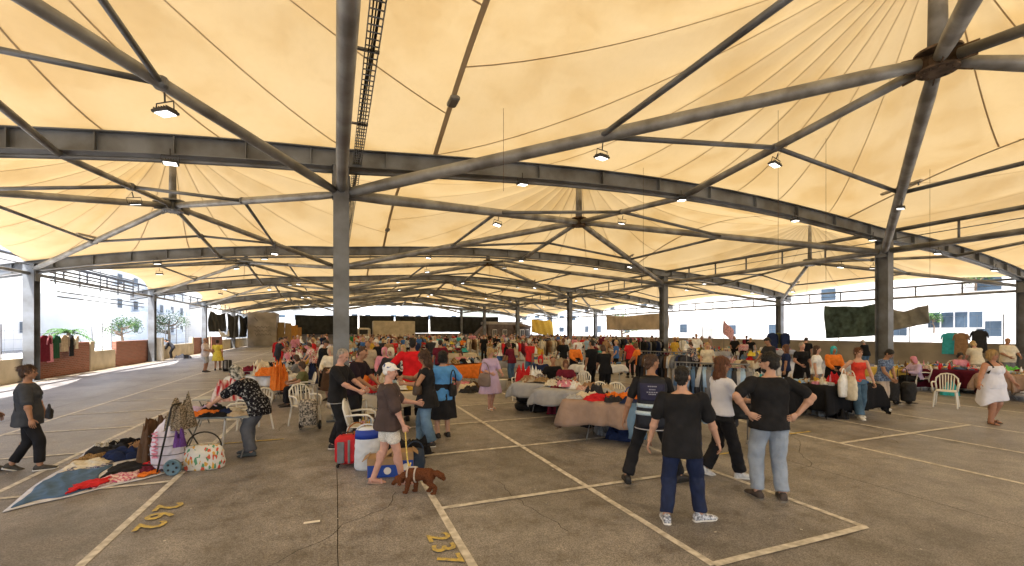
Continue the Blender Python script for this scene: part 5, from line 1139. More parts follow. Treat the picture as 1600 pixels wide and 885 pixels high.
# printed shopper
prn = mat('printed_shopper', (.66,.64,.58), .75, 0, .2, 13, .1, 20, .3, detail=2)
_t, _b = nodes(prn); _tc = _t.nodes.new('ShaderNodeTexCoord'); _v = _t.nodes.new('ShaderNodeTexVoronoi'); _v.inputs['Scale'].default_value = 34; _mp = _t.nodes.new('ShaderNodeMapping'); _mp.inputs['Scale'].default_value = (1,1,.45); _mp.inputs['Rotation'].default_value = (0,.6,0)
_t.links.new(_tc.outputs['Object'], _mp.inputs[0]); _t.links.new(_mp.outputs[0], _v.inputs['Vector'])
_r = ramp(_t, [(0,(.55,.10,.06)), (.10,(.62,.60,.55)), (.45,(.62,.60,.55)), (.55,(.10,.28,.16)), (.64,(.62,.60,.55)), (.82,(.62,.60,.55)), (.90,(.62,.34,.06))]); _r.color_ramp.interpolation = 'CONSTANT'
_s = _t.nodes.new('ShaderNodeSeparateColor'); _t.links.new(_v.outputs['Color'], _s.inputs[0]); _t.links.new(_s.outputs[0], _r.inputs[0]); _t.links.new(_r.outputs[0], _b.inputs['Base Color'])
handbag('large white shopper with vegetable print standing under the grey folding table', D(319, 6.62), R(-8), (.54,.26,.36), prn, .22, 'shopping bag', 'shopping_bag', top=rubber)
tb = table(D(345, 7.35), R(-14), 'small grey folding table with crossed legs behind the wire cart'); tb.scale = (.62,.85,.93)
for i, (px, d, z, sx, sy, sz, c, nm, rz_) in enumerate((
   (318,7.5,.70,.42,.34,.08,'lilac','pale lilac folded blouse',10), (334,7.35,.70,.40,.34,.10,'black','black folded jumper',30), (322,7.15,.70,.44,.3,.07,'orange','rust orange folded shirt',0), (334,7.05,.70,.40,.26,.05,'black','black thin scarf',-10),
   (360,7.45,.70,.34,.30,.05,'cream','cream folded cloth',20), (352,7.2,.72,.2,.16,.06,'navy','navy blue folded scarf',5), (372,7.15,.70,.3,.3,.05,'beige','beige folded linen',40), (330,7.75,.70,.34,.26,.09,'charcoal','dark patterned bag',20))):
    fabric_item('garment', nm+' on the small grey folding table', 'garment', D(px, d, z), R(rz_), (sx, sy, sz), c, 'clothes on the small grey folding table')
chair(D(372, 8.3), R(100), 'white plastic chair behind the bending elderly woman'); chair(D(398, 9.2), R(40), 'white plastic chair beside the second left table')
fabric_item('striped_sack', 'grey sack with red and white stripes behind the small table', 'sack', D(356, 9.6, .55), R(20), (.55,.4,.42), 'red', m=mat('stripes', (.55,.50,.50), .9, 0, .3, 9, 0, 1, .2, (1,1,.1), var2=(.40,.02,.03), detail=1))
table(D(352, 9.8), R(-10), 'folding table under the grey and red sack').scale = (.6,.7,.8)
# second left stall with orange bag
for (px, d, cn, lb) in ((410,13.2,'white','white cloth on the table with the orange bag'), (428,15.4,'cream','cream cloth on the table behind the orange bag')):
    p = D(px, d); table(p, R(-8), 'folding table under a %s, left strip' % lb.split(' on')[0]); tcloth(p, R(-8), cn, lb, (.9,.9,1))
    o = link('clothes_heap', rnd.choice(PILES), None, p+Vector((0,0,.755)), R(-8)); tag(o, 'heap of mixed clothes on the %s' % lb.split(' on')[0]+', left strip', 'clothes', 'heaps of clothes on the left strip tables', 'stuff')
fabric_item('orange_bag', 'bright orange fabric bag hanging over the table edge, left strip', 'bag', D(436, 12.9, .35), R(20), (.42,.36,.68), 'orange'); fabric_item('orange_cover', 'orange cloth bundle lying on the left strip table', 'cloth', D(418, 12.9, .76), R(0), (.6,.4,.22), 'orange')
fabric_item('plastic_bundle', 'clear plastic bundle on the left strip table', 'bundle', D(405, 13.1, .76), R(40), (.6,.4,.34), 'cream')
chair(D(477, 9.6), R(-150), 'white plastic chair beside the patterned shopping trolley')
pat = mat('trolley_pattern', (.42,.38,.33), .8, 0, .3, 26, .2, 20, .2, var2=(.05,.05,.05), detail=1)
shopping_trolley(D(482, 9.15), R(170), 'patterned brown shopping trolley in front of a white chair', pat, metal_leg)
# centre stall: chair, bags, suitcase, boxes
chair(D(566, 7.6), R(-100), 'white plastic chair between the man in black and the stall wares'); chair(D(588, 8.9), R(170), 'white plastic chair behind the woman walking the dog')
p = D(596, 9.6); table(p, R(6), 'folding table behind the woman with the dog'); tcloth(p, R(6), 'cream', 'cream cloth on the table behind the woman with the dog')
tag(link('clothes_heap', PILES[3], None, p+Vector((0,0,.755)), R(6)), 'heap of orange and cream clothes behind the woman with the dog', 'clothes', None, 'stuff')
for i, (px, d, z, c, nm, cat_) in enumerate(((572,9.3,.78,'orange','orange soft toy','soft toy'), (583,9.2,.78,'red','red and white toy','toy'), (598,9.25,.78,'cream','cream handbag','handbag'), (560,9.4,.78,'white','white bottle box','box'))):
    fabric_item('ware', nm+' standing on the cream covered table', cat_, D(px, d, z), R(i*40), (.26,.22,.30), c, 'wares standing on the cream covered table')
tag(link('small_wares', BRIC[1], None, D(583, 7.7, .46), R(10)), 'tray of small wares on the chair seat', 'small wares', None, 'stuff').scale = (.3,.6,1)
def suitcase(p, rz, label, m, size=(.40,.24,.56), strap_m=None, tilt=0):
    t = thing('suitcase', label, 'suitcase', p, rz); t.rotation_euler.x = tilt; a, b, c = size; mb = MB(); mb.bev((0,0,.05+c/2), (a,b,c), .05); q = remesh(mb, 'shell', .013, 4); q.materials.append(m); link('shell', q, t)
    MB().path([(a*.12,-b/2-.005,.08),(a*.12,-b/2-.02,.05+c*.5),(a*.12,-b/2-.005,c)], .018, 6, True, .5).build('zip_strip', metal_leg, t); MB().bev((-a*.22,-b/2-.008,.05+c*.45), (.10,.03,c*.75), .01).build('pocket', strap_m or pc('grey'), t)
    MB().path([(-.08,0,c+.04),(-.08,0,c+.09),(.08,0,c+.09),(.08,0,c+.04)], .011, 6).build('handle', rubber, t)
    for s in (-1,1):
        for q in (-1,1): MB().ell((s*a*.38,q*b*.3,.03), (.022,.03,.03)).build('wheel', rubber, t, True)
    return t
suitcase(D(543, 6.75), R(-10), 'red cabin suitcase with grey trim standing beside the white laundry bag', mat('red_nylon', (.50,.012,.02), .6, 0, .15, 7, .2, 30), (.34,.26,.42))
handbag('tan leather bag standing behind the red suitcase', D(558, 7.05), R(10), (.36,.22,.46), mat('tan_leather', (.32,.13,.04), .6, 0, .15), .18)
t = handbag('tall white plastic sack with a blue band beside the red suitcase', D(574, 6.62), R(-6), (.36,.26,.62), mat('white_sack', (.62,.66,.72), .45, 0, .1, 4, .3, 12), .10, 'sack', 'plastic_sack')
MB().loft([(V3(0,0,.46), V3(.178,0,0), V3(0,.130,0)), (V3(0,0,.58), V3(.165,0,0), V3(0,.12,0))], 18).build('blue_band', mat('blue_band', (.015,.05,.36), .5, 0, .05), t, True)
def carton(p, rz, size, label, m=None, blue=False):
    t = thing('carton', label, 'box', p, rz, 'cartons on the floor by the dog'); a, b, c = size; MB().bev((0,0,c/2), size, .006).build('box_wall', m or cardboard, t)
    for s in (-1, 1): MB().box((s*(a/2+.03),0,c-.01), (.09,b,.006), rot=Matrix.Rotation(s*R(35), 3, 'Y')).build('flap', m or cardboard, t)
    if blue:
        MB().box((0,-b/2-.003,c*.34), (a*.98,.005,c*.62)).build('label_panel', mat('box_blue', (.015,.06,.32), .6, 0, .1), t)
        MB().path([(a*.15,-b/2-.005,c*.36),(a*.15,-b/2-.009,c*.36)], .05, 20).build('round_logo', plastic_w, t)
    return t
carton(D(600, 6.35), R(-12), (.42,.30,.27), 'open cardboard box with blue print and white disc behind the dog walker', blue=True); carton(D(629, 6.45), R(-8), (.30,.26,.32), 'upright carton with blue print right of the open cardboard box', blue=True)
handbag('dark blue cool bag standing right of the cartons', D(648, 6.6), R(5), (.30,.22,.30), mat('dark_blue_bag', (.015,.03,.06), .6, 0, .2), .14, 'cool bag', 'cool_bag')
for (px, d, c, nm) in ((640,7.1,'black','black shoe bag'), (628,7.3,'charcoal','dark folded coat'), (654,7.4,'black','black rucksack')): fabric_item('floor_bundle', nm+' on the floor beside the stall of the dog walker', 'bundle', D(px, d, .01), R(30), (.42,.32,.22), c)
# right of the aisle: red-white pile, black bags, grey tables, taupe table
t = thing('cabin_bag', 'stack of black holdalls on the floor at the aisle corner', 'holdall', D(826, 11.6), R(-20))
for i, (z, s) in enumerate(((0,1),(.2,.9))):
    mb = MB(); mb.bev((0,0,z+.11), (.72*s,.45*s,.20), .06); q = remesh(mb, 'holdall', .018, 4); wrinkle(q, .012, i, 8, 8); q.materials.append(black_nylon); link('holdall', q, t)
fabric_item('striped_cloth', 'red cloth flowing over the chair at the aisle corner', 'cloth', D(819, 12.3, .35), R(20), (.5,.5,.62), 'red'); fabric_item('white_cloth', 'white and green cloth heap beside the red cloth', 'cloth', D(836, 12.2, .35), R(-20), (.6,.5,.58), 'white'); fabric_item('denim_pile', 'grey denim heap at the end of the grey table', 'clothes', D(846, 11.6, .3), R(-20), (.4,.4,.5), 'denim')
chair(D(815, 13.2), R(150), 'white plastic chair behind the red cloth'); chair(D(946, 9.9), R(178), 'white plastic chair, left one of the pair behind the taupe table'); chair(D(971, 9.8), R(172), 'white plastic chair, right one of the pair behind the taupe table'); chair(D(905, 12.6), R(120), 'white plastic chair of the seated woman in maroon')
for (px, d, rz_, cn, lb) in ((862,11.2,-44,'grey','grey cloth over the long table by the aisle, farther half'), (905,9.95,-46,'grey','grey cloth over the long table by the aisle, nearer half')):
    p = D(px, d); table(p, R(rz_), 'folding table under the %s' % lb); tcloth(p, R(rz_), cn, lb, (.98,1,1))
    M = Matrix.Rotation(R(rz_), 3, 'Z')
    for i in range(16):
        c = rnd.choice(['white','cream','grey','pink','charcoal','beige','light blue','maroon','tan','light grey','floral red','leopard','monochrome','pink print','navy print']); q = p + M @ Vector((rnd.uniform(-.72,.72), rnd.uniform(-.26,.26), .755+.02*(i % 3)))
        fabric_item('garment', uniq(['%s %s %s on the long grey-clothed table, %s half' % (c, k_, ['rolled','bunched','laid flat','crumpled'][i % 4], 'farther' if px < 880 else 'nearer') for k_ in ('top','scarf','skirt','cardigan','vest','blouse')]), 'garment', q, rnd.uniform(0,3), (rnd.uniform(.26,.4), rnd.uniform(.2,.3), rnd.uniform(.06,.13)), c, 'clothes spread on the long grey table')
fabric_item('red_jumper', 'bright red jumper on the long grey-clothed table by the aisle', 'jumper', D(886, 10.3, .79), R(0), (.5,.32,.10), 'red'); fabric_item('dark_heap', 'charcoal clothes hanging over the near end of the grey table', 'clothes', D(932, 9.2, .55), R(-40), (.5,.5,.34), 'charcoal')
p = D(957, 8.35); rz_ = R(-47); table(p, rz_, 'folding table under the taupe cloth'); tcloth(p, rz_, 'taupe', 'taupe cloth over the front table beside the steward', (.92,.9,1))
M = Matrix.Rotation(rz_, 3, 'Z')
for i, (x, y, sx, sy, sz, c, nm) in enumerate(((-.5,.1,.4,.34,.10,'cream','cream pleated skirt'), (-.25,-.12,.46,.36,.10,'red','bright red blouse'), (.0,.12,.5,.36,.11,'orange','pale orange cardigan'), (.05,-.16,.36,.3,.09,'charcoal','charcoal folded top'), (.32,.05,.5,.34,.12,'orange','peach knitted top'), (.42,-.2,.44,.34,.10,'navy','navy folded jeans'), (.66,.12,.36,.3,.10,'beige','beige linen top'), (-.68,-.1,.28,.3,.06,'light grey','grey napkin'))):
    fabric_item('garment', nm+' lying on the taupe cloth', 'garment', p + M @ Vector((x, y, .757)), rz_+R(i*37), (sx, sy, sz), c, 'clothes on the taupe table')
mb = MB(); mb.grid(lambda u, v: (.30*(u-.5)+.02*math.sin(9*v), .02+.05*(1-v)+.02*math.sin(14*u+2*v), -.62*v), 12, 14, .012)
o = mb.build('hung_jeans', denim_m, None, True, p + M @ Vector((.52,-.44,.78)), rz_+R(8)); tag(o, 'pale blue jeans hanging over the front edge of the taupe table', 'jeans')
mb = MB(); mb.grid(lambda u, v: (.26*(u-.5), .02+.05*(1-v)+.02*math.sin(11*u), -.26*v), 10, 8, .012)
tag(mb.build('white_cloth', pc('white'), None, True, p + M @ Vector((.82,-.42,.79)), rz_), 'white cloth corner hanging over the taupe table end', 'cloth')
handbag('bright blue plastic bag standing behind the taupe table', D(985, 9.0, .45), R(0), (.30,.2,.36), mat('blue_plastic', (.01,.05,.30), .4, 0, .1), .14, 'plastic bag', 'plastic_bag')
# rails of shirts behind the steward and the woman in white
clothes_rail(D(1052, 8.9), D(1172, 8.2), 1.42, 20, ['grey','denim','light grey','light blue','grey','denim','charcoal','light grey','light blue','grey'], 'long clothes rail of grey and blue shirts behind the steward', 'the grey and blue shirt rail')
clothes_rail(D(1000, 13.2), D(1075, 12.2), 1.45, 16, ['black','charcoal','brown','light grey','beige','grey','navy'], 'second clothes rail of dark jackets behind the steward', 'the dark jacket rail')
# black-clothed tables right
for i, (px, d) in enumerate(((1190,11.4),(1250,11.2),(1308,11.0))):
    p = D(px, d); rz_ = R(-21.5)+R(18); table(p, rz_, 'folding table under the %s black cloth from the left' % ordinal(i+1)); tcloth(p, rz_, 'black', '%s black tablecloth from the left, right of the man with hands on hips' % ordinal(i+1), (1,1,1))
    tag(link('small_wares', BRIC[i], None, p+Vector((0,0,.755)), rz_), 'small wares laid out on the %s black tablecloth' % ordinal(i+1), 'small wares', 'small wares on the black tables', 'stuff')
fabric_item('red_basket_cloth', 'red bundle on the black clothed table', 'cloth', D(1302, 11.0, .76), 0, (.3,.25,.2), 'red')
# bags in her hand
for i, (px, d, z, s, c) in enumerate(((1318,10.35,.52,(.40,.2,.52),'white'), (1330,10.25,.46,(.34,.18,.54),'cream'))): handbag('%s carrier bag %s in the hand of the young woman in red' % (['bulging white','printed cream'][i], ['higher','lower'][i]), D(px, d, z), R(20+40*i), s, cloth('bag_'+c, PAL[c]), .18, 'carrier bag', 'carrier_bag', 'carrier bags of the woman in red')
for i, (px, d, c, nm) in enumerate(((1285,10.8,'grey','grey pet basket'), (1300,10.7,'black','black shoe box'), (1312,10.5,'black','black trainers'), (1275,11.0,'beige','beige folded mat'), (1296,11.2,'light blue','pale blue bundle'))): fabric_item('floor_ware', nm+' on the floor in front of the black tables', 'floor wares', D(px, d, .01), R(i*25), (.42,.3,.20+.1*(i == 0)), c, 'wares on the floor before the black tables')
shopping_trolley(D(1393, 12.4), R(150), 'black shopping trolley, left one of the pair beside the pale trousers', black_nylon, rubber, 1.0, .36, .28, group='black shopping trolleys'); shopping_trolley(D(1419, 12.3), R(165), 'black shopping trolley, right one of the pair near the white chair', black_nylon, rubber, 1.0, .36, .28, group='black shopping trolleys')
chair(D(1478, 12.0), R(110), 'lone white plastic chair standing on the open floor at right')
for (px, d, cn, lb, k) in ((1400,16.0,'yellow','yellow cloth on the table behind the black trolleys',0), (1450,16.5,'white','white cloth on the table near the right wall',1), (1478,15.4,'maroon','maroon cloth over the table behind the lone chair, left half',2), (1530,15.0,'maroon','maroon cloth over the table behind the lone chair, right half',3), (1585,13.6,'taupe','taupe cloth on the table behind the woman in white dress',4), (1640,13.0,'taupe','taupe cloth at the right picture edge',5)):
    p = D(px, d); table(p, R(-6), 'folding table under the '+lb); tcloth(p, R(-6), cn, lb, (1.05,1,1)); tag(link('small_wares', BRIC[k+1], None, p+Vector((0,0,.755)), R(-6)), 'small wares on the '+lb, 'small wares', 'small wares by the right wall', 'stuff')
fabric_item('green_cloth', 'bright green cloth on the taupe table behind the white dress', 'cloth', D(1578, 13.9, .77), 0, (.6,.4,.16), 'green', m=cloth('bright_green', (.15,.55,.10)))
fabric_item('floor_toy', 'green and orange bundle under the maroon table', 'bundle', D(1485, 14.2, .01), 0, (.5,.35,.35), 'turquoise')
t = suitcase(D(355, 22.6), R(10), 'black suitcase tilted behind the woman in yellow', black_nylon, (.40,.26,.6), tilt=R(-35))
# orange market barrow + floor clothes by the aisle
p = D(724, 17.5); table(p, R(10), 'folding table under the orange cloth at the aisle'); o = tcloth(p, R(10), 'yellow', 'orange cloth over the table at the aisle edge'); CO = cloth_mesh(1.84,.79,.752,.5,3,pc('orange')); o.data = CO
tag(link('clothes_heap', PILES[0], None, p+Vector((0,0,.755)), R(10)), 'heap of red and teal clothes on the orange cloth', 'clothes', None, 'stuff')
for i, (px, d, c, nm) in enumerate(((728,15.6,'cream','cream heap'), (737,15.0,'charcoal','dark heap'), (743,16.0,'brown','brown heap'), (722,16.3,'pink','pink heap'))): fabric_item('floor_clothes', nm+' of clothes on the floor at the aisle edge', 'clothes', D(px, d, .01), R(i*40), (.8,.6,.18), c, 'clothes heaps on the aisle floor')
mb = MB(); mb.lathe([(.15,0),(.19,.35),(.20,.36),(.17,.34)], n=16); tag(mb.build('white_bucket', plastic_w, None, True, D(785, 15.6)), 'white bucket beside the aisle behind the lilac dress', 'bucket')

# wares stored below the near tables
for i, (px, d, c, nm, s3) in enumerate(((848,11.4,'black','black holdall',(.6,.4,.3)), (868,11.1,'maroon','red bag',(.5,.35,.34)), (884,10.7,'charcoal','dark crate bundle',(.5,.4,.3)), (903,10.2,'brown','brown sack',(.5,.4,.28)), (921,9.6,'black','black rucksack',(.42,.35,.35)), (944,8.9,'grey','grey sack',(.5,.35,.25)), (968,8.4,'navy','navy duffel bag',(.5,.3,.25)), (414,13.3,'beige','beige sack',(.5,.4,.35)), (600,9.7,'black','black bag',(.6,.4,.35)), (578,9.4,'tan','tan box bundle',(.5,.4,.3)))):
    fabric_item('stored_bundle', '%s stored on the floor under a stall table near the aisle' % nm, 'bundle', D(px, d, .01), R(i*50), s3, c, 'bundles stored under the tables')
# ================================================================== CROWD
SEAT = dict(pel=(0,-.02,.50), fr=(.12,.42,0), fl=(-.12,.40,0), kr=(.1,.4,1), kl=(-.1,.4,1))
TP = {
 'm_relax': (dict(H=1.74, girth=1.06), .62, -.12, 'trousers', 'crop'), 'm_look': (dict(H=1.76, girth=1.12, lean=10, hpitch=28, hr=(.15,.42,.96), hl=(-.12,.40,.98), er=(.5,-.5,-1), el=(-.5,-.5,-1)), .7, -.14, 'trousers', 'short'),
 'm_walk': (dict(H=1.75, fr=(.10,.24,0), fl=(-.09,-.24,.03), tzl=-.4, hr=(.24,-.14,.86), hl=(-.24,.22,.90)), .7, -.12, 'trousers', 'crop'), 'm_heavy': (dict(H=1.72, girth=1.3, belly=.07, hr=(.18,.30,1.0), hl=(-.2,.30,1.0), er=(.8,-.5,-.6), el=(-.8,-.5,-.6)), .75, -.16, 'knee', 'bald'),
 'm_bend': (dict(H=1.74, lean=46, hpitch=40, pel=(0,-.14,.92), hr=(.18,.52,.72), hl=(-.16,.50,.70)), .7, -.1, 'trousers', 'crop'), 'm_cap': (dict(H=1.75, girth=1.1, hr=(.20,.28,1.15), hl=(-.26,.1,.86), er=(.7,-.3,-1), hyaw=20), 1.8, -.14, 'trousers', 'cap'),
 'f_relax': (dict(H=1.62, fem=True, girth=1.08), .55, -.10, 'trousers', 'long'), 'f_look': (dict(H=1.60, fem=True, girth=1.2, lean=14, hpitch=30, hr=(.14,.42,.95), hl=(-.12,.40,.93), er=(.5,-.5,-1), el=(-.5,-.5,-1)), .7, -.16, 'trousers', 'bob'),
 'f_dress': (dict(H=1.61, fem=True, girth=1.12, hr=(.2,.26,1.0), hl=(-.26,.1,.88), er=(.7,-.5,-.8)), .5, -.1, 'skirt', 'bun'), 'f_scarf': (dict(H=1.58, fem=True, girth=1.22, hr=(.16,.32,1.0), hl=(-.16,.32,1.0), er=(.7,-.4,-.9), el=(-.7,-.4,-.9), hpitch=14), 1.85, -.30, 'skirt', 'scarf'),
 'f_walk': (dict(H=1.64, fem=True, fr=(.08,.22,0), fl=(-.08,-.22,.03), tzl=-.4, hr=(.26,-.1,.88), hl=(-.24,.2,.92), hyaw=20), .5, -.12, 'slim', 'pony'), 'f_tank': (dict(H=1.63, fem=True, girth=1.0, hr=(.14,.36,1.12), hl=(-.24,.05,.88), er=(.6,-.4,-1), hpitch=16), .15, -.06, 'flare', 'curly'),
 's_m': (dict(H=1.74, girth=1.1, hr=(.20,.32,.62), hl=(-.18,.34,.62), er=(.9,-.5,-.5), el=(-.9,-.5,-.5), hpitch=12, **SEAT), .7, -.06, 'trousers', 'crop'), 's_f': (dict(H=1.62, fem=True, girth=1.2, hr=(.16,.36,.70), hl=(-.16,.34,.68), er=(.9,-.5,-.5), el=(-.9,-.5,-.5), hpitch=18, **SEAT), .6, -.06, 'trousers', 'bob'),
 's_scarf': (dict(H=1.60, fem=True, girth=1.25, lean=8, hr=(.14,.38,.74), hl=(-.14,.36,.72), er=(.9,-.5,-.5), el=(-.9,-.5,-.5), hpitch=22, **SEAT), 1.85, -.06, 'loose', 'scarf'),
}
TM = {}
def template(key):
    P, sl, hem, bk, hr_ = TP[key]; ph = pc('grey')
    root, J = person('', (0,0,0), 0, P, dict(skin=skin_m['tan'], top=dict(m=ph, sleeve=sl, hem=hem, e=.022, neck=.505 if sl > .2 else .45), bottom=dict(m=ph, kind=bk, z1=-.62, r0=.16, r1=.24), hair=None if hr_ == 'bald' else (hr_, ph, {'scarf':'headscarf','cap':'cap'}.get(hr_, 'hair')), shoes=('shoe', dark_shoe, rubber)), .020, False)
    for c in root.children:
        if not c.name.startswith('shoe'): c.material_slots[0].link = 'OBJECT'; c.material_slots[0].material = c.data.materials[0]
    return root
TMU = {}
def crowd_person(key, p, face, top, bot, hairc, skin, where, scale=1.0, labels=None):
    if key not in TM: TM[key] = template(key); r_ = TM[key]
    else: r_ = copy_tree(TM[key])
    r_.location = p; r_.rotation_euler.z = face; r_.scale = (scale*rnd.uniform(.94,1.06), scale, scale)
    sex = 'man' if key.startswith('m') or key == 's_m' else 'woman'; seated = key.startswith('s_')
    bk = TP[key][3]; bn = {'trousers':'trousers','loose':'trousers','slim':'leggings','knee':'shorts','skirt':'skirt','flare':'jeans'}[bk]
    hn = ' and %s %s' % (hairc, {'scarf':'headscarf','cap':'cap'}[TP[key][4]]) if TP[key][4] in ('scarf','cap') else ''
    act = 'sitting' if seated else {'m_bend':'bending', 'm_walk':'walking', 'f_walk':'walking'}.get(key, 'standing')
    for c in r_.children:
        b = c.name.split('.')[0]
        if b == 'body': c.material_slots[0].material = skin_m[skin]
        elif b == 'shirt': c.material_slots[0].material = pc(top)
        elif b in ('trousers','shorts','skirt'): c.material_slots[0].material = pc(bot)
        elif b in ('headscarf','cap'): c.material_slots[0].material = pc(hairc)
        elif b == 'hair': c.material_slots[0].material = hair_m[hairc]
    seen = None
    if labels: lb = labels
    elif hn: lb = uniq(['%s in %s top%s %s %s' % (sex, top, hn, act, where), '%s in %s%s, %s %s, %s' % (sex, top, hn, bot, bn, where), '%s %s in %s and %s%s %s' % (act, sex, top, bot, hn, where)])
    else: lb = uniq(['%s in %s top and %s %s %s %s' % (sex, top, bot, bn, act, where), '%s-haired %s in %s top and %s %s %s %s' % (hairc, sex, top, bot, bn, act, where)])
    if len(lb.split()) > 16: lb = lb.replace(' standing', '').replace(' walking', '').replace(' from the front', ' back')
    return tag(r_, lb, 'person', 'people in the market crowd')
TOPS = ['black']*5+['white']*3+['charcoal']*3+['navy']*2+['grey','red','maroon','cream','beige','brown','pink','light blue','blue','olive','orange','mustard','green','turquoise','lilac','tan','red','maroon','light grey','floral red','blue check','leopard','monochrome','pink print','navy print']
BOTS = ['black']*5+['charcoal','navy','denim','denim','denim','brown','beige','khaki','grey']
SCARF = ['cream','beige','pink','black','brown','white','maroon','navy','grey']
placed = []
def free(p, r=.55):
    for q in placed:
        if (q.x-p.x)**2+(q.y-p.y)**2 < r*r: return False
    for x, y in ((XA, 11.1),) + tuple((x, y) for x in (XA, XB) for y in FR):
        if (x-p.x)**2+(y-p.y)**2 < .6: return False
    return True
def rand_look(key):
    hs = TP[key][4]; hc_ = rnd.choice(SCARF) if hs in ('scarf','cap') else rnd.choice(['black','black','brown','brown','brown','auburn','blonde','grey','white'])
    return rnd.choice(TOPS), rnd.choice(BOTS), hc_, rnd.choice(['fair','tan','tan','pink','brown'])
STAND = ['m_relax','m_look','m_walk','m_heavy','m_bend','m_cap','f_relax','f_look','f_dress','f_scarf','f_walk','f_tank','m_look','f_look','f_relax','m_relax']
# -------- identified people of the middle distance
for key, px, d, face, top, bot, hc_, sk, lb, sc in (
 ('s_f', 884, 12.9, 158, 'maroon','black','auburn','tan','woman in maroon top sitting behind the long grey table, arms on it',1.0),
 ('s_m', 864, 13.3, 150, 'black','black','black','tan','person in black sitting left of the woman in maroon behind the grey table',1.0),
 ('s_scarf', 845, 14.6, 150, 'navy','black','red','fair','woman in navy top and red headscarf sitting behind the aisle corner pile',1.05),
 ('f_look', 946, 13.6, -10, 'black','black','brown','fair','woman in long black clothes seen from behind beyond the pair of white chairs',1.03),
 ('m_relax', 925, 14.6, 20, 'black','black','black','tan','man in black t-shirt with raised shoulder left of the woman in black',1.02),
 ('f_dress', 1253, 14.5, 160, 'black','black','grey','pink','grey-haired woman in black t-shirt standing behind the black tables',1.04),
 ('m_look', 1206, 15.5, 70, 'charcoal','black','black','tan','man in charcoal behind the man with hands on hips',1.05),
 ('f_relax', 1228, 14.2, 40, 'navy','black','auburn','tan','woman in navy with auburn hair behind the black tables',1.0),
 ('s_f', 1163, 12.6, 60, 'light blue','black','brown','pink','woman in light blue denim shirt sitting right of the grey shirt rail',1.0),
 ('f_scarf', 1302, 13.8, 150, 'orange','black','turquoise','tan','woman in orange top and teal scarf behind the red bundle',1.0),
 ('f_relax', 1276, 13.2, -160, 'white','grey','brown','fair','woman in white behind the small wares of the black tables',1.0),
 ('f_look', 1527, 17.2, -30, 'cream','beige','blonde','pink','woman in cream shirt with pale hair seen from behind near the right wall',1.06),
 ('m_heavy', 1574, 17.8, 150, 'cream','grey','brown','tan','heavy man in cream t-shirt standing near the rightmost column',1.04),
 ('s_f', 1500, 17.4, 150, 'pink','black','black','tan','woman in pink top sitting behind the maroon table',1.0),
 ('s_scarf', 1432, 15.2, 60, 'lilac','black','pink','tan','woman in lilac with pink headscarf sitting left of the maroon table',1.0),
 ('s_f', 463, 14.6, 80, 'grey','black','brown','fair','woman in grey patterned top sitting beside the orange bag',1.05),
 ('s_scarf', 452, 17.5, 100, 'pink','black','pink','fair','woman in pink with pink headscarf sitting behind the left strip tables',1.0),
 ('f_scarf', 601, 13.0, 160, 'pink','beige','pink','fair','woman in pink coat and scarf left of the cream headscarf',1.0),
 ('m_relax', 688, 16.5, -20, 'maroon','black','black','tan','man in maroon behind the person in bright blue',1.0),
 ('m_relax', 756, 31, 170, 'black','black','black','tan','man in black standing in the aisle beyond the lilac dress',1.05),
 ('f_relax', 1105, 17, 150, 'cream','black','blonde','fair','woman in cream beyond the dark jacket rail',1.0),
 ('f_look', 1000, 17.5, 30, 'orange','black','auburn','tan','woman in orange top beyond the dark jacket rail, bent over',1.0),
 ('m_cap', 1078, 21, 160, 'white','beige','white','tan','man in white top and white cap beyond the rails',1.0),
 ('f_walk', 963, 21, 60, 'blue','black','blonde','fair','blonde woman in blue top walking behind the women in black',1.0),
 ('m_look', 503, 15.6, -120, 'black','black','black','tan','man in black bending over wares right behind the big left column base',1.0),
 ('f_scarf', 517, 13.2, 150, 'cream','brown','beige','fair','woman in cream coat and beige headscarf behind the man in black',1.0),
 ('f_look', 490, 18.5, 120, 'floral red','black','brown','fair','woman in red floral top at the left strip beyond the chairs',1.0),
 ('s_f', 472, 12.3, 100, 'olive','black','brown','tan','woman in olive top sitting behind the patterned shopping trolley',1.0),
 ('m_relax', 575, 14.6, 170, 'beige','black','brown','tan','man in beige shirt between the pink coat and the plum t-shirt',1.0),
 ('f_relax', 630, 14.0, 150, 'monochrome','black','blonde','fair','blonde woman in black and white print right of the cream headscarf',1.0),
 ('s_f', 720, 19.0, 150, 'pink','black','brown','fair','woman in pink sitting beside the orange cloth table',1.0),
 ('f_look', 800, 18.5, 30, 'maroon','denim','brown','tan','woman in maroon bending over a stall right of the lilac dress',1.0),
 ('m_relax', 985, 19.5, -20, 'red','black','black','tan','man in red t-shirt beyond the two women in black',1.0),
 ('f_relax', 785, 27, 0, 'cream','beige','blonde','fair','blonde woman in cream top in the aisle beyond the lilac dress',1.0),
 ('m_relax', 1088, 26, 150, 'white','charcoal','black','tan','man in white top standing tall before the right wall',1.1)):
    p = D(px, d); placed.append(p); crowd_person(key, p, R(face), top, bot, hc_, sk, '', sc, lb)
    if key.startswith('s_'):
        q = p - Matrix.Rotation(R(face), 3, 'Z') @ Vector((0,.05,0)); chair(q, R(face), 'white plastic chair under the %s' % lb.split(' sitting')[0])
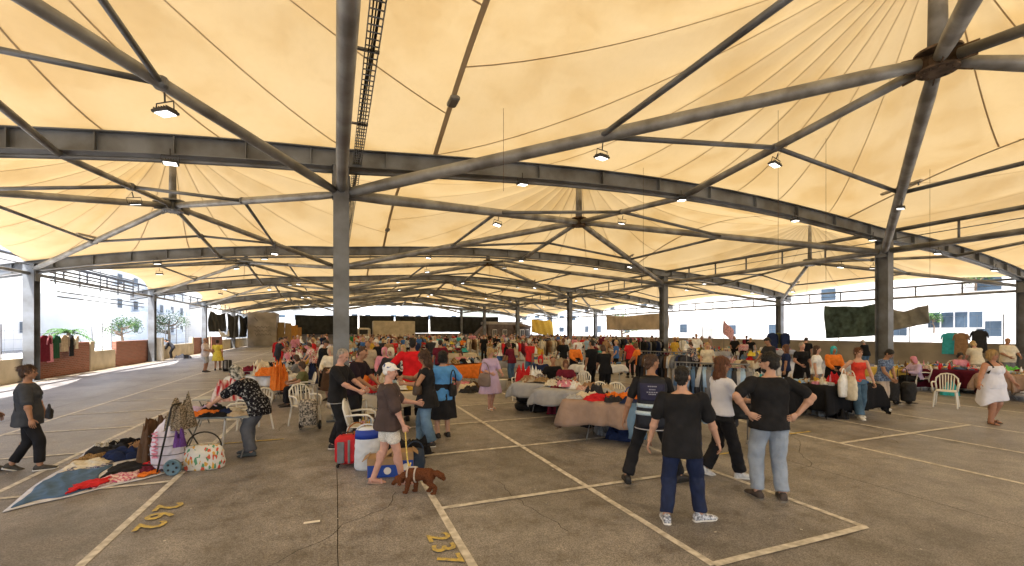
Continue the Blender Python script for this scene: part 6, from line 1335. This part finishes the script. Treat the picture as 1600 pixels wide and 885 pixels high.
# -------- stall rows
simple_t = MB(); simple_t.bev((0,0,.72), (1.8,.75,.04), .01)
for sx in (-1,1):
    for sy in (-1,1): simple_t.tube((sx*.75,sy*.32,.7), (sx*.75,sy*.34,0), .02, n=6)
SIMPLE = simple_t.mesh('folding_table', mat('grey_laminate', (.36,.38,.38)))
RN = lambda i: ordinal(i+1)
CN = ['white','cream','white','grey','cream','taupe','white','yellow','maroon','blue','black','cream','grey']
def stall(p, rz, block, row, k, far, side='aisle'):
    cn = rnd.choice(CN); wh = '%s, %s row, %s stall' % (block, RN(row), RN(k))
    tag(link('folding_table', SIMPLE, None, p, rz), 'stall table in '+wh, 'table', 'stall tables in rows')
    if rnd.random() < .85: tcloth(p, rz, cn, '%s cloth, %s' % (cn, wh), (1,1,1))
    if rnd.random() < .5: o = link('clothes_heap', rnd.choice(PILES), None, p+Vector((0,0,.757)), rz+(0 if rnd.random() < .5 else math.pi)); o.scale = (1.05,1.1,rnd.uniform(1.2,2.3))
    else: o = link('small_wares', rnd.choice(BRIC), None, p+Vector((0,0,.757)), rz+(0 if rnd.random() < .5 else math.pi)); o.scale = (1.05,1.1,rnd.uniform(1,1.6))
    tag(o, 'mixed %s heaped in %s' % ('clothes' if 'heap' in o.name else 'wares', wh), 'wares', 'goods piled on the stall tables', 'stuff')
    if rnd.random() < .55:                                # seller behind, sitting or standing
        q = p + Matrix.Rotation(rz, 3, 'Z') @ Vector((rnd.uniform(-.6,.6), .78, 0)); fc = rz + math.pi + rnd.uniform(-.5,.5)
        if free(q):
            placed.append(q)
            if rnd.random() < .6 and not far > 45: key = rnd.choice(['s_m','s_f','s_scarf','s_f']); chair(q, fc, 'white plastic chair in '+wh)
            else: key = rnd.choice(STAND)
            crowd_person(key, q, fc, *rand_look(key), 'in %s' % wh)
    elif rnd.random() < .5 and far < 40: chair(p + Matrix.Rotation(rz, 3, 'Z') @ Vector((rnd.uniform(-.6,.6), .85, 0)), rz+math.pi+rnd.uniform(-.6,.6), 'empty white plastic chair in '+wh)
    if rnd.random() < .75:
        q = p + Matrix.Rotation(rz, 3, 'Z') @ Vector((rnd.uniform(-.9,.9), -rnd.uniform(.65,1.0), 0)); key = rnd.choice(STAND); fc = rz + rnd.uniform(-.7,.7)
        if free(q): placed.append(q); crowd_person(key, q, fc, *rand_look(key), 'before %s' % wh)
row = 0; y = 14.7
while y < 68:
    k = 0; x = 6.9
    while x < 28.5:
        p = Vector((x+rnd.uniform(-.2,.2), y+rnd.uniform(-.25,.25), 0)); d_ = p.x*.3665+p.y*.9304
        if (x > 19 and y < 21) or (x < 8.5 and y < 16): x += 2.45; k += 1; continue
        if rnd.random() < .92 and free(p, 1.0): stall(p, rnd.uniform(-.08,.08) + (math.pi if row % 2 else 0), 'right block', row, k, y)
        k += 1; x += 2.45 if k % 4 else 3.4
    row += 1; y += 3.3 + .02*y
row = 0; y = 18.5
while y < 66:
    for k, x in enumerate((-1.9, .9)):
        p = Vector((x+rnd.uniform(-.2,.2), y+rnd.uniform(-.2,.2), 0))
        if free(p, .9): stall(p, R(90)*(1 if k else -1)+rnd.uniform(-.1,.1), 'left strip', row, k, y, 'driveway')
    row += 1; y += 2.9
# shoppers in the aisle
for i in range(34):
    for _ in range(20):
        p = Vector((rnd.uniform(2.2, 5.8), rnd.uniform(21, 68), 0))
        if free(p, .7): break
    placed.append(p); key = rnd.choice([k for k in STAND if k != 'm_bend'])
    crowd_person(key, p, rnd.choice([0, math.pi])+rnd.uniform(-.6,.6), *rand_look(key), 'in the aisle, %s group from the front' % ordinal(int((p.y-18)/3)))
for i in range(40):
    for _ in range(20):
        p = Vector((rnd.uniform(6.5, 29), rnd.uniform(14.5, 66), 0))
        if free(p, .7): break
    placed.append(p); key = rnd.choice([k for k in STAND if k != 'm_bend'])
    crowd_person(key, p, rnd.uniform(0, 6.28), *rand_look(key), 'among %s stalls, %s file from the wall' % ('near' if p.y < 30 else 'middle' if p.y < 46 else 'far', ordinal(int((31.5-p.x)/1.6)+1)))
# more racks, raised clothes
RAILPAL = [['red','maroon','pink','black','white'], ['cream','beige','brown','tan'], ['black','charcoal','navy','grey'], ['white','light blue','pink','lilac']]
for i, (x, y, a) in enumerate(((8.2,20.3,0),(12.2,24.4,0),(16.4,20.4,0),(-.4,21.5,90),(-2.8,27,90),(9.5,31,0),(19,27,0),(14,37,0),(24,32,0),(-1.5,35,90),(6.8,42,0),(21,22.3,0))):
    u = Matrix.Rotation(R(a), 3, 'Z') @ Vector((.8,0,0)); pal = RAILPAL[i % 4]; c = Vector((x,y,0))
    clothes_rail(c-u, c+u, 1.55, 9, pal, '%s clothes rail counted from the front, hung with %s and %s garments' % (ordinal(i+3), pal[0], pal[1]), 'the %s rail' % ordinal(i+3))

# ================================================================== EDGES OF THE HALL
brick = mat('brick_panel', (.27,.10,.065), .85, 0, .2, 3, .3, 30); 
_t, _b = nodes(brick); _bt = _t.nodes.new('ShaderNodeTexBrick'); _bt.inputs['Scale'].default_value = 1; _bt.inputs['Color1'].default_value = (.30,.105,.07,1); _bt.inputs['Color2'].default_value = (.21,.075,.05,1); _bt.inputs['Mortar'].default_value = (.30,.20,.15,1); _bt.inputs['Brick Width'].default_value = .24; _bt.inputs['Row Height'].default_value = .085; _bt.inputs['Mortar Size'].default_value = .012
_tc = _t.nodes.new('ShaderNodeTexCoord'); _mp = _t.nodes.new('ShaderNodeMapping'); _mp.inputs['Rotation'].default_value = (0,R(90),R(90)); _sx = _t.nodes.new('ShaderNodeSeparateXYZ'); _cx = _t.nodes.new('ShaderNodeCombineXYZ')
_t.links.new(_tc.outputs['Object'], _sx.inputs[0]); _t.links.new(_sx.outputs[1], _cx.inputs[0]); _t.links.new(_sx.outputs[2], _cx.inputs[1]); _t.links.new(_cx.outputs[0], _bt.inputs['Vector']); _t.links.new(_bt.outputs['Color'], _b.inputs['Base Color'])
render_c = mat('cream_render', (.50,.44,.33), .85, 0, .15, 1.4, .15, 30); beige_c = mat('beige_render', (.30,.26,.20), .85, 0, .2, .8, .15, 30)
concrete = mat('raw_concrete', (.30,.27,.23), .85, 0, .25, .7, .2, 20)
def wall_seg(x, y0, y1, h, m, label, th=.2):
    o = MB().bev((0,0,h/2), (th,y1-y0,h), .012).build('low_wall', m, None, False, (x,(y0+y1)/2,0)); return tag(o, label, 'wall', 'low walls along the driveway')
for y0, y1, h, m, lb in ((-6,24.5,.95,render_c,'cream low wall nearest the left picture edge'), (24.5,29.1,1.5,brick,'brick panel behind the hanging clothes'), (29.6,32.0,1.0,render_c,'short cream wall between two brick panels'), (32.1,37.3,1.46,brick,'brick panel beside the parked motorcycle'),
    (37.9,46.8,1.0,render_c,'long cream wall behind the stooping man'), (46.9,52.2,1.46,brick,'brick panel behind the man in shorts'), (53.3,57.8,1.46,brick,'brick panel under the torn white sheet'), (57.9,73.8,1.1,render_c,'cream low wall under the dark netting')):
    wall_seg(-11.75, y0, y1, h, m, lb)
for y in (29.35, 37.6, 46.85, 52.7): tag(MB().bev((0,0,.76), (.26,.4,1.52), .01).build('wall_pier', render_c, None, False, (-11.75,y,0)), 'cream pier in the left wall %s' % {29.35:'right of the hanging clothes', 37.6:'beside the motorcycle', 46.85:'before the far brick panel', 52.7:'between the two far brick panels'}[y], 'wall pier', 'piers of the left wall')
sheet('kerb_apron', -11.6, -11.0, -6, 70, .012, mat('worn_render', (.26,.22,.17), .9, 0, .25, 1.2), 'structure')
mesh_m = mat('fence_wire', (.30,.31,.30), .5, .5, .1)
def fence(x, y0, y1, z0, z1, label, step=2.4, wire=.35):
    t = thing('wire_fence', label, 'fence', (x, (y0+y1)/2, 0)); L = (y1-y0)/2; n = int((y1-y0)/step)+1
    for i in range(n): MB().tube((0,-L+i*step,z0), (0,-L+i*step,z1), .024, n=6).build('post', steel_dark, t)
    mb = MB()
    k = int((z1-z0)/wire)
    for i in range(k+1): mb.tube((0,-L,z0+.05+i*wire), (0,L,z0+.05+i*wire), .006, n=4)
    m = int(2*L/.5)
    for i in range(m): mb.tube((0,-L+i*.5,z0), (0,-L+i*.5,z1-.05), .004, n=4)
    o = mb.build('wire_mesh', mesh_m, t); return t
fence(-11.75, -6, 24.3, .95, 2.3, 'wire fence on the cream wall at the left edge'); fence(-11.75, 29.6, 31.9, 1.0, 2.5, 'wire fence between the brick panels', 1.1); fence(-11.75, 38,46.7, 1.0, 2.5, 'wire fence behind the stooping man'); fence(-11.75, 58, 73, 1.1, 2.4, 'wire fence before the dark netting')
for y0, y1, lb in ((-6,10.5,'right beige parapet wall nearest the right edge'), (10.55,36,'right beige parapet wall behind the maroon tables'), (36.05,76,'right beige parapet wall in the far distance')):
    o = MB().bev((0,0,.7), (.22,y1-y0,1.4), .012).build('parapet_wall', beige_c, None, False, (31.5,(y0+y1)/2,0)); tag(o, lb, 'wall', 'right parapet walls')
fence(31.5, -4, 75, 1.4, 2.9, 'thin post fence along the right parapet wall', 4.0, .7)
o = MB().bev((0,0,.85), (44,.25,1.7), .012).build('end_wall', beige_c, None, False, (11,76.4,0)); tag(o, 'low beige wall closing the far end of the hall', 'wall')
# hung clothes at the left wall
MB_l = MB().tube((0,0,0),(0,3.4,.04), .006, n=5); tag(MB_l.build('washing_line', rubber, None, False, (-11.5,24.6,1.93)), 'thin cord carrying clothes over the left brick panel', 'cord')
for i, (y, c, k, s) in enumerate(((24.8,'maroon',2,.95),(25.2,'pink',2,1.0),(25.65,'dark green',2,.88),(26.3,'beige',1,.85),(26.9,'black',2,.85),(27.3,'cream',1,.75))): o = garment_on_rail(Vector((-11.42,y,1.86)), R(90+rnd.uniform(-15,15)), k, c, '%s garment hanging over the left brick panel' % c, 'clothes hung over the left wall'); o.scale = (s*1.3,1,s*1.1)
# motorcycle
t = thing('motorcycle', 'small dark blue and white motorcycle parked by the left column', 'motorcycle', D(231, 31.2), R(60))
for y in (-.62,.62):
    q = MB(); q.path([(0,y+.27*math.cos(a),.30+.27*math.sin(a)) for a in np.linspace(0,6.283,25)], .045, 8, False); wo = q.build('wheel', rubber, t, True); MB().tube((-.05,y,.30),(.05,y,.30), .07, n=12).build('hub', metal_leg, wo, True)
    sp = MB(); [sp.tube((0,y,.30),(0,y+.24*math.cos(a),.30+.24*math.sin(a)), .006, n=4) for a in np.linspace(0,5.9,10)]; sp.build('spokes', metal_leg, wo)
q = MB(); q.ell((0,.12,.72), (.15,.26,.14)); q.ell((0,.0,.45), (.14,.24,.18)); q.caps(V3(0,.2,.6), V3(0,-.45,.58), .10, .08); me = remesh(q, 'body', .02, 2); me.materials.append(mat('bike_blue', (.02,.045,.12), .3, .1, .05, 3, 0, 1, .6)); link('body', me, t)
MB().bev((0,-.28,.80), (.26,.62,.10), .04).build('seat', rubber, t); MB().path([(-.34,.40,1.03),(-.12,.50,1.0),(.12,.50,1.0),(.34,.40,1.03)], .015, 6).build('handlebar', metal_leg, t, True); MB().tube((0,.50,1.0),(0,.64,.34), .028, n=8).build('fork', metal_leg, t, True)
MB().ell((0,.58,.90), (.09,.07,.09)).build('headlight', plastic_w, t, True); MB().bev((0,-.72,.78), (.36,.32,.30), .05).build('top_box', plastic_w, t); MB().bev((0,.62,.62), (.14,.30,.05), .02).build('mudguard', plastic_w, t)
o = MB().bev((0,0,.8), (.5,.35,1.6), .02).build('meter_cabinet', plastic_w, None, False, (-11.2,37.2,0)); tag(o, 'pale utility cabinet at the foot of the left column', 'cabinet')
fabric_item('dark_sack', 'dark cloth sack lying on the driveway near the stooping man', 'sack', D(285,33.5,.01), 0, (1.0,.6,.25), 'charcoal')
# tarps and sheets
def sheet_thing(name, label, cat, p0, p1, z0, z1, m, sag=.15, seed=0, group=None, corner=0):
    r = random.Random(seed); ph = [r.uniform(0,6.28) for _ in range(4)]; a = Vector((*p0,0)); b = Vector((*p1,0)); c = (a+b)/2; n = Vector((-(b-a).y,(b-a).x,0)).normalized()
    mb = MB()
    def fn(u, v):
        p = a.lerp(b, u)-c; z = z0+(z1-z0)*v; z -= sag*math.sin(math.pi*u)*(v*1.0+.2)*(1+.3*math.sin(9*u+ph[0])); z += (1-v)*corner*u
        return p + n*(.12*math.sin(7*u+ph[1])*math.sin(3*v+ph[2])+.05*math.sin(23*u+5*v+ph[3])) + Vector((0,0,z))
    mb.grid(fn, 30, 14, .012); o = mb.build(name, m, None, True, c); return tag(o, label, cat, group)
tarp_d = mat('dark_tarp', (.030,.032,.030), .8, 0, .3, 1.5, .3, 8, .2); tarp_g = mat('green_net', (.055,.085,.075), .8, 0, .45, 2.5, .3, 8, .2); tarp_b = mat('beige_tarp', (.50,.42,.32), .85, 0, .15, 1, .2, 6, .2)
for i, (x0, x1, z0, z1) in enumerate(((-5.7,3.3,1.55,4.55),(3.5,8.9,1.6,4.6),(9.1,14.6,1.75,4.6),(14.8,20.1,1.9,4.6),(20.4,27.0,1.6,4.6))): sheet_thing('dark_tarp', '%s dark tarpaulin from the left closing the far end' % ordinal(i+1), 'tarpaulin', (x0,75.3), (x1,75.3), z0, z1, tarp_d, .04, i, 'dark tarpaulins at the far end')
for i, (y0, y1) in enumerate(((47.5,54),(54.6,60.5),(61,66))): sheet_thing('dark_netting', '%s dark netting hung above the left wall, counted from the camera' % ordinal(i+1), 'netting', (-11.35,y0*1.075), (-11.35,y1*1.075), 1.3 if i else 2.0, 4.1, tarp_d, .2, i+9, 'dark nettings above the left wall')
sheet_thing('torn_sheet', 'torn white sheet drooping under the dark netting', 'sheet', (-11.1,54), (-11.1,58.5), 1.5, 2.3, pc('white'), .5, 3)
sheet_thing('green_netting', 'dark green torn netting hung between the right columns', 'netting', (30.6,20.3), (30.6,17.0), 1.55, 3.75, tarp_g, .12, 4, corner=.25); sheet_thing('grey_sheet', 'ragged grey sheet right of the dark green netting', 'sheet', (30.55,16.9), (30.55,14.6), 2.0, 3.5, mat('ragged_grey', (.22,.22,.20), .9, 0, .2), .2, 5, corner=.5)
sheet_thing('beige_banner', 'long beige canvas hung under the right truss', 'canvas', (30.6,46.5), (30.6,35.5), 2.2, 3.95, tarp_b, .15, 6); sheet_thing('yellow_tarp', 'yellow tarpaulin hanging at the far right corner', 'tarpaulin', (27.6,62), (31.2,62), 1.9, 3.9, pc('mustard'), .15, 7, corner=-.7)
for i, (px, d, c, z) in enumerate(((1484,24.3,'turquoise',1.95),(1492,24.3,'green',1.95),(1502,23.6,'tan',1.95),(1530,22.6,'charcoal',2.1))): o = garment_on_rail(D(px, d, z), R(rnd.uniform(60,120)), 2, c, '%s dress hung on the fence of the right wall' % c, 'dresses hung on the right fence'); o.scale = (1.3,1,1.1)
for i, (px, d, c) in enumerate(((1207,23,'navy'),(1216,23.2,'olive'),(1227,23,'navy'))): o = garment_on_rail(D(px, d, 1.95), R(-21+rnd.uniform(-20,20)), 1, c, '%s coat hung high on a pole, %s of three' % (c, ordinal(i+1)), 'coats hung high in front of the right wall'); o.scale = (1.0,1.2,1.0)
print('PEOPLE', sum(1 for o in COL.objects if o.get('category')=='person'))
# flag
t = thing('flag', 'pink and white flag drooping on a pole by the right wall', 'flag', D(1131, 31)); MB().tube((0,0,0),(0,0,3.0), .02, n=8).build('pole', metal_leg, t, True); mb = MB(); mb.grid(lambda u, v: (.25+.9*u-.25, .10*math.sin(6*u+2*v), 2.9-1.0*v-.9*u), 12, 8, .01); mb.build('cloth', cloth('flag_pink', (.65,.35,.35), .3), t, True)
# far end: truck, hut, boards, kiosk
t = thing('box_truck', 'pale box truck parked at the far end before the dark tarpaulins', 'truck', (7.2,71.5,0)); MB().bev((1.2,0,2.15), (6.2,2.4,2.9), .05).build('box_body', render_c, t); MB().bev((-3.2,0,1.55), (1.9,2.2,2.0), .25).build('cab', mat('cab_paint', (.45,.42,.36), .5), t)
MB().bev((-3.3,-1.11,1.95), (1.2,.03,.7), .02).build('side_window', rubber, t); MB().bev((-4.16,0,1.95), (.03,1.8,.75), .02).build('windscreen', rubber, t); MB().bev((.6,0,.62), (7.2,1.0,.2), .02).build('chassis', rubber, t)
for x in (-3.1, 2.6):
    for s in (-1, 1): MB().tube((x,s*.85,.48),(x,s*1.15,.48), .46, n=20).build('wheel', rubber, t, True)
o = MB().bev((0,0,2.3), (3.4,4,4.6), .03).build('concrete_hut', concrete, None, False, (-9.3,71,0)); tag(o, 'bare concrete block building with faint scribbles at the far left', 'building')
sc_m = mat('scribble', (.12,.10,.09), .8, 0, 0)
sb = MB()
for a in range(3):
    x0 = -1.0+.1*a; z0 = 2.6-.5*a; pts = [(x0+.16*i, -2.012, z0+.16*math.sin(i*2.3+a)) for i in range(13)]; sb.path(pts, .022, 4)
sb.path([(-.9,-2.012,3.9),(-.5,-2.012,3.4)], .03, 4); q = sb.build('scribble', sc_m, o)
for i, (x, w_, h, c) in enumerate(((-7.7,.5,2.6,(.10,.05,.03)),(-7.1,.9,3.3,(.26,.18,.08)),(-6.2,.85,3.2,(.30,.20,.09)),(-5.4,.8,2.9,(.42,.20,.04)),(-4.75,.5,2.6,(.34,.17,.05)))): o = MB().bev((0,0,h/2), (w_,.08,h), .01).build('wooden_board', mat('board_%d' % i, c, .7, 0, .2, 3, 0, 1, .3, (6,1,.5)), None, False, (x,70.2-.02*i,0)); o.rotation_euler.x = R(-4); tag(o, '%s tall wooden board from the left leaning beside the concrete building' % ordinal(i+1), 'board', 'boards beside the concrete building')
t = thing('kiosk', 'small dark kiosk with white framed windows and a round bay at the far right', 'kiosk', (27.3,72.6,0)); MB().bev((0,0,1.6), (7,3,3.2), .04).build('wall', mat('kiosk_wall', (.13,.10,.085), .8, 0, .2), t); MB().bev((-.6,0,3.4), (6.6,3.2,.5), .04).build('roof', concrete, t); MB().lathe([(1.5,0),(1.5,2.7)], (2.6,-1.4,0), 20).build('bay', mat('kiosk_wall', (0,0,0)), t, True); MB().lathe([(1.75,2.7),(1.6,2.95),(.5,3.3)], (2.6,-1.4,0), 20).build('bay_roof', rusty, t, True)
for x in (-2.4,-.6,2.0,2.9):
    y = -1.52 if x < 1.5 else -2.86; f = MB(); f.bev((x,y,1.7), (.75,.06,1.3), .02).build('window', plastic_w, t) if False else None
    wf = MB().bev((x,y,1.7), (.75,.06,1.3), .02).build('window', plastic_w, t); MB().box((x-.17,y-.035,1.7), (.26,.02,1.1)).build('pane', rubber, wf); MB().box((x+.17,y-.035,1.7), (.26,.02,1.1)).build('pane', rubber, wf)
mb = MB(); mb.add([(-7,-1,0),(-3.6,-1,0),(-3.6,-1,3.3),(-7,1,0),(-3.6,1,0),(-3.6,1,3.3)], [(0,1,2),(3,5,4),(0,3,4,1),(1,4,5,2),(0,2,5,3)]); mb.build('stair_flank', mat('kiosk_wall', (0,0,0)), t)

# ================================================================== TOWN OUTSIDE
wallw = mat('white_facade', (.84,.81,.76), .85, 0, .06, .4); glass_b = mat('window_glass', (.045,.07,.10), .45, 0, .3, .5, 0, 1, .3); frame_w = mat('window_frame', (.6,.6,.6), .6, 0, .05); wallb = mat('pale_blue_facade', (.70,.73,.74), .85, 0, .08, .4); rail_m = mat('balcony_rail', (.42,.48,.54), .5, .2, .1)
def building(label, x, y, w_, dpt, h, facing, m, floors, bays, balcony=True, seed=0, wz=1.3, z0=1.2):
    """facing: '+x', '-x' or '-y' is the side turned to the hall; windows, frames and balconies are real recess pieces"""
    t = thing('apartment_building', label, 'building', (x, y, 0), 0, 'pale buildings around the hall'); MB().bev((0,0,h/2), (w_,dpt,h), .05).build('wall', m, t); MB().bev((0,0,h+.2), (w_+.5,dpt+.5,.4), .05).build('roof', m, t)
    L = dpt if facing != '-y' else w_; fl = (h-1)/floors; r = random.Random(seed)
    def place(u, z, su, sz, depth, off):
        if facing == '+x': return (w_/2+off, u, z), (depth, su, sz)
        if facing == '-x': return (-w_/2-off, u, z), (depth, su, sz)
        return (u, -dpt/2-off, z), (su, depth, sz)
    for f in range(floors):
        for b in range(bays):
            u = -L/2 + L*(b+.5)/bays; z = z0 + f*fl + wz/2 + .6; ww = min(1.5, L/bays*.55)
            if r.random() < .15: continue
            c, s = place(u, z, ww, wz, .08, .01); wn = MB().bev(c, s, .015).build('window', frame_w, t)
            c, s = place(u, z, ww-.16, wz-.16, .03, .05); MB().box(c, s).build('pane', glass_b, wn)
            if balcony and (b+f) % 2 == 0:
                c, s = place(u, z-wz/2-.35, ww+1.2, .14, 1.1, .55); bb = MB().bev(c, s, .02).build('balcony', m, t)
                c, s = place(u, z-wz/2+.18, ww+1.2, .75, .05, 1.06); MB().bev(c, s, .01).build('railing', rail_m, bb)
    return t
building('white apartment block beyond the left wall, nearest the left edge', -36, 49, 10, 34, 15, '+x', wallw, 4, 7, False, 1)
building('pale blue balcony block beyond the hanging clothes', -33, 85, 14, 30, 17, '+x', wallb, 5, 6, True, 2)
building('white balcony block far beyond the left driveway', -30, 122, 18, 36, 16, '+x', wallw, 5, 6, True, 3)
building('white office block behind the left brick panels', -52, 20, 14, 20, 12, '+x', wallw, 3, 5, True, 8)
building('pale block seen above the left end of the dark tarpaulins', -12, 128, 24, 14, 13, '-y', wallb, 4, 7, True, 4)
building('white block seen above the middle of the dark tarpaulins', 18, 132, 30, 14, 15, '-y', wallw, 4, 9, True, 5)
building('grey-blue tower block beyond the far right corner', 58, 118, 26, 16, 24, '-y', wallb, 7, 7, True, 6)
building('long low white building beyond the right parapet wall', 50, 26, 12, 34, 11, '-x', wallw, 3, 6, False, 7, 1.25, 1.0)
building('white building with barred openings behind the beige canvas', 52, 62, 14, 30, 9, '-x', wallw, 2, 7, False, 9)
building('white house at the far right picture edge', 48, -6, 10, 24, 8, '-x', wallw, 2, 4, True, 10)
# sign on the left building
t = thing('shop_sign', 'blue wall sign with white lettering on the white left building', 'sign', (-30.9,57.2,6.2)); MB().bev((0,0,0), (.12,4.4,2.6), .02).build('panel', mat('sign_blue', (.03,.09,.22), .5, 0, .1), t); writing('lettering', 'Nozzi', 1.15, plastic_w, t, (.075,0,-.1), (R(90),0,R(90)), .01, .02)
MB().box((.02,0,-1.9), (.1,3.6,1.0)).build('lower_panel', mat('sign_grey', (.30,.32,.38), .5), t)
# large window group on the right building
t = thing('window_group', 'wide grey window with a green plant on the right white building', 'window', (43.9,19.4,2.9)); MB().bev((-.02,0,0), (.1,3.4,1.35), .01).build('frame', frame_w, t)
for i in range(4): MB().box((-.085,-1.25+.83*i,0), (.03,.72,1.15)).build('pane', glass_b, t)
leaf_m = mat('leaf_green', (.06,.13,.035), .7, 0, .4, 6, 0, 1, .3); leaf_d = mat('leaf_dark', (.03,.075,.025), .7, 0, .4, 6, 0, 1, .3); bark = mat('bark', (.14,.10,.07), .9, 0, .3, 8, .4, 30)
def tree(label, p, h, cr, n, m, name='tree', seed=0, cat='tree'):
    t = thing(name, label, cat, p); r = random.Random(seed); mb = MB(); mb.path([(0,0,0),(.05,0,h*.3),(-.05,.05,h*.55),(0,0,h*.8)], [cr*.09,cr*.07,cr*.05,cr*.02], 8)
    lims = []
    for i in range(9):
        a = r.uniform(0,6.28); z = h*r.uniform(.35,.7); e = Vector((math.cos(a)*cr*.7, math.sin(a)*cr*.7, z+cr*r.uniform(.2,.6))); mb.path([(0,0,z),(e.x*.5,e.y*.5,z+.2),e], [cr*.04,cr*.03,cr*.01], 6); lims.append(e)
    mb.build('trunk', bark, t, True); lf = MB()
    cl = [e+Vector((r.uniform(-.2,.2),)*3) for e in lims]+[Vector((0,0,h*.85))]+[Vector((r.uniform(-.6,.6)*cr, r.uniform(-.6,.6)*cr, h*r.uniform(.55,.95))) for _ in range(8)]
    for i in range(n):
        c = r.choice(cl); q = Vector((r.gauss(0,1), r.gauss(0,1), r.gauss(0,.8))); q = q.normalized()*r.random()**.4*cr*.42; o_ = c+q; s = r.uniform(.05,.11)*max(1, cr*.45); a = Vector((r.gauss(0,1),r.gauss(0,1),r.gauss(0,1))).normalized(); b = a.cross(Vector((r.gauss(0,1),r.gauss(0,1),r.gauss(0,1)))).normalized()
        lf.k = i % 2; lf.add([o_-a*s, o_+b*s*.5, o_+a*s, o_-b*s*.5], [(0,1,2,3)])
    lf.build('crown', [m, leaf_d], t); return t
tree('bushy green tree beyond the right parapet, far behind the stalls', (41,58,0), 4.6, 2.6, 2600, leaf_m, seed=1); tree('small leafy tree near the left white building', (-22,62,0), 3.4, 1.7, 1600, leaf_m, seed=2); tree('rounded tree far beyond the left driveway', (-24,84,0), 4.6, 2.6, 2200, leaf_m, seed=5)
tree('climbing green plant before the wide grey window', (43.3,20.4,1.9), 1.6, .55, 500, leaf_m, 'potted_plant', 3, 'plant'); tree('green roof plant on the long low white building', (43.4,18,5.0), 1.6, .9, 700, leaf_m, 'potted_plant', 4, 'plant')
t = thing('palm_tree', 'small palm with arching fronds outside the left wall', 'palm tree', (-19.5,45.5,0)); MB().path([(0,0,0),(.05,0,.9),(0,0,1.9)], [.16,.13,.12], 10).build('trunk', bark, t, True); fr_ = MB(); r = random.Random(2)
for i in range(26):
    a = r.uniform(0,6.28); e = r.uniform(.2,1.2); pts = [Vector((math.cos(a)*1.5*u*math.cos(e*.5), math.sin(a)*1.5*u*math.cos(e*.5), 1.9+1.3*u*math.sin(e)-1.0*u*u)) for u in np.linspace(0,1,8)]
    for j in range(7):
        p_ = pts[j]; q = pts[j+1]; s = (q-p_).cross(Vector((0,0,1))).normalized()
        for sg in (-1, 1): fr_.add([p_, q, q+s*sg*.26*(1-j/9)-Vector((0,0,.10))+(q-p_)*.6], [(0,1,2)])
fr_.build('frond', leaf_m, t)
tag(sheet('street', -28, -12, -40, 160, .006, mat('street_surface', (.5,.48,.45), .85, 0, .15, .3)), kind='structure')
tag(sheet('right_street', 31.8, 43, -40, 160, .006, mat('street_surface', (0,0,0))), kind='structure')

# small clutter that only shows as colour on and around the stalls
for i in range(70):
    for _ in range(12):
        p = Vector((rnd.uniform(6.3, 29), rnd.uniform(16, 50), .01)) if i % 4 else Vector((rnd.uniform(-3, 1.5), rnd.uniform(17, 50), .01))
        if free(p, .5): break
    placed.append(p); c = rnd.choice(list(PAL)+list(PATS)); k_ = ['bag','bundle','sack','crate cover','cushion'][i % 5]
    fabric_item('floor_bundle', uniq(['%s %s on the floor %s, %s group back' % (c, k_, 'of the right stalls' if p.x > 5 else 'of the left strip', ordinal(int((p.y-14)/5)+1)) , '%s %s standing between %s stalls, %s group back' % (c, k_, 'right' if p.x > 5 else 'left', ordinal(int((p.y-14)/5)+1))]), k_, p, rnd.uniform(0,3), (rnd.uniform(.4,.7), rnd.uniform(.3,.5), rnd.uniform(.3,.6)), c, 'bags and bundles on the floor of the stalls')
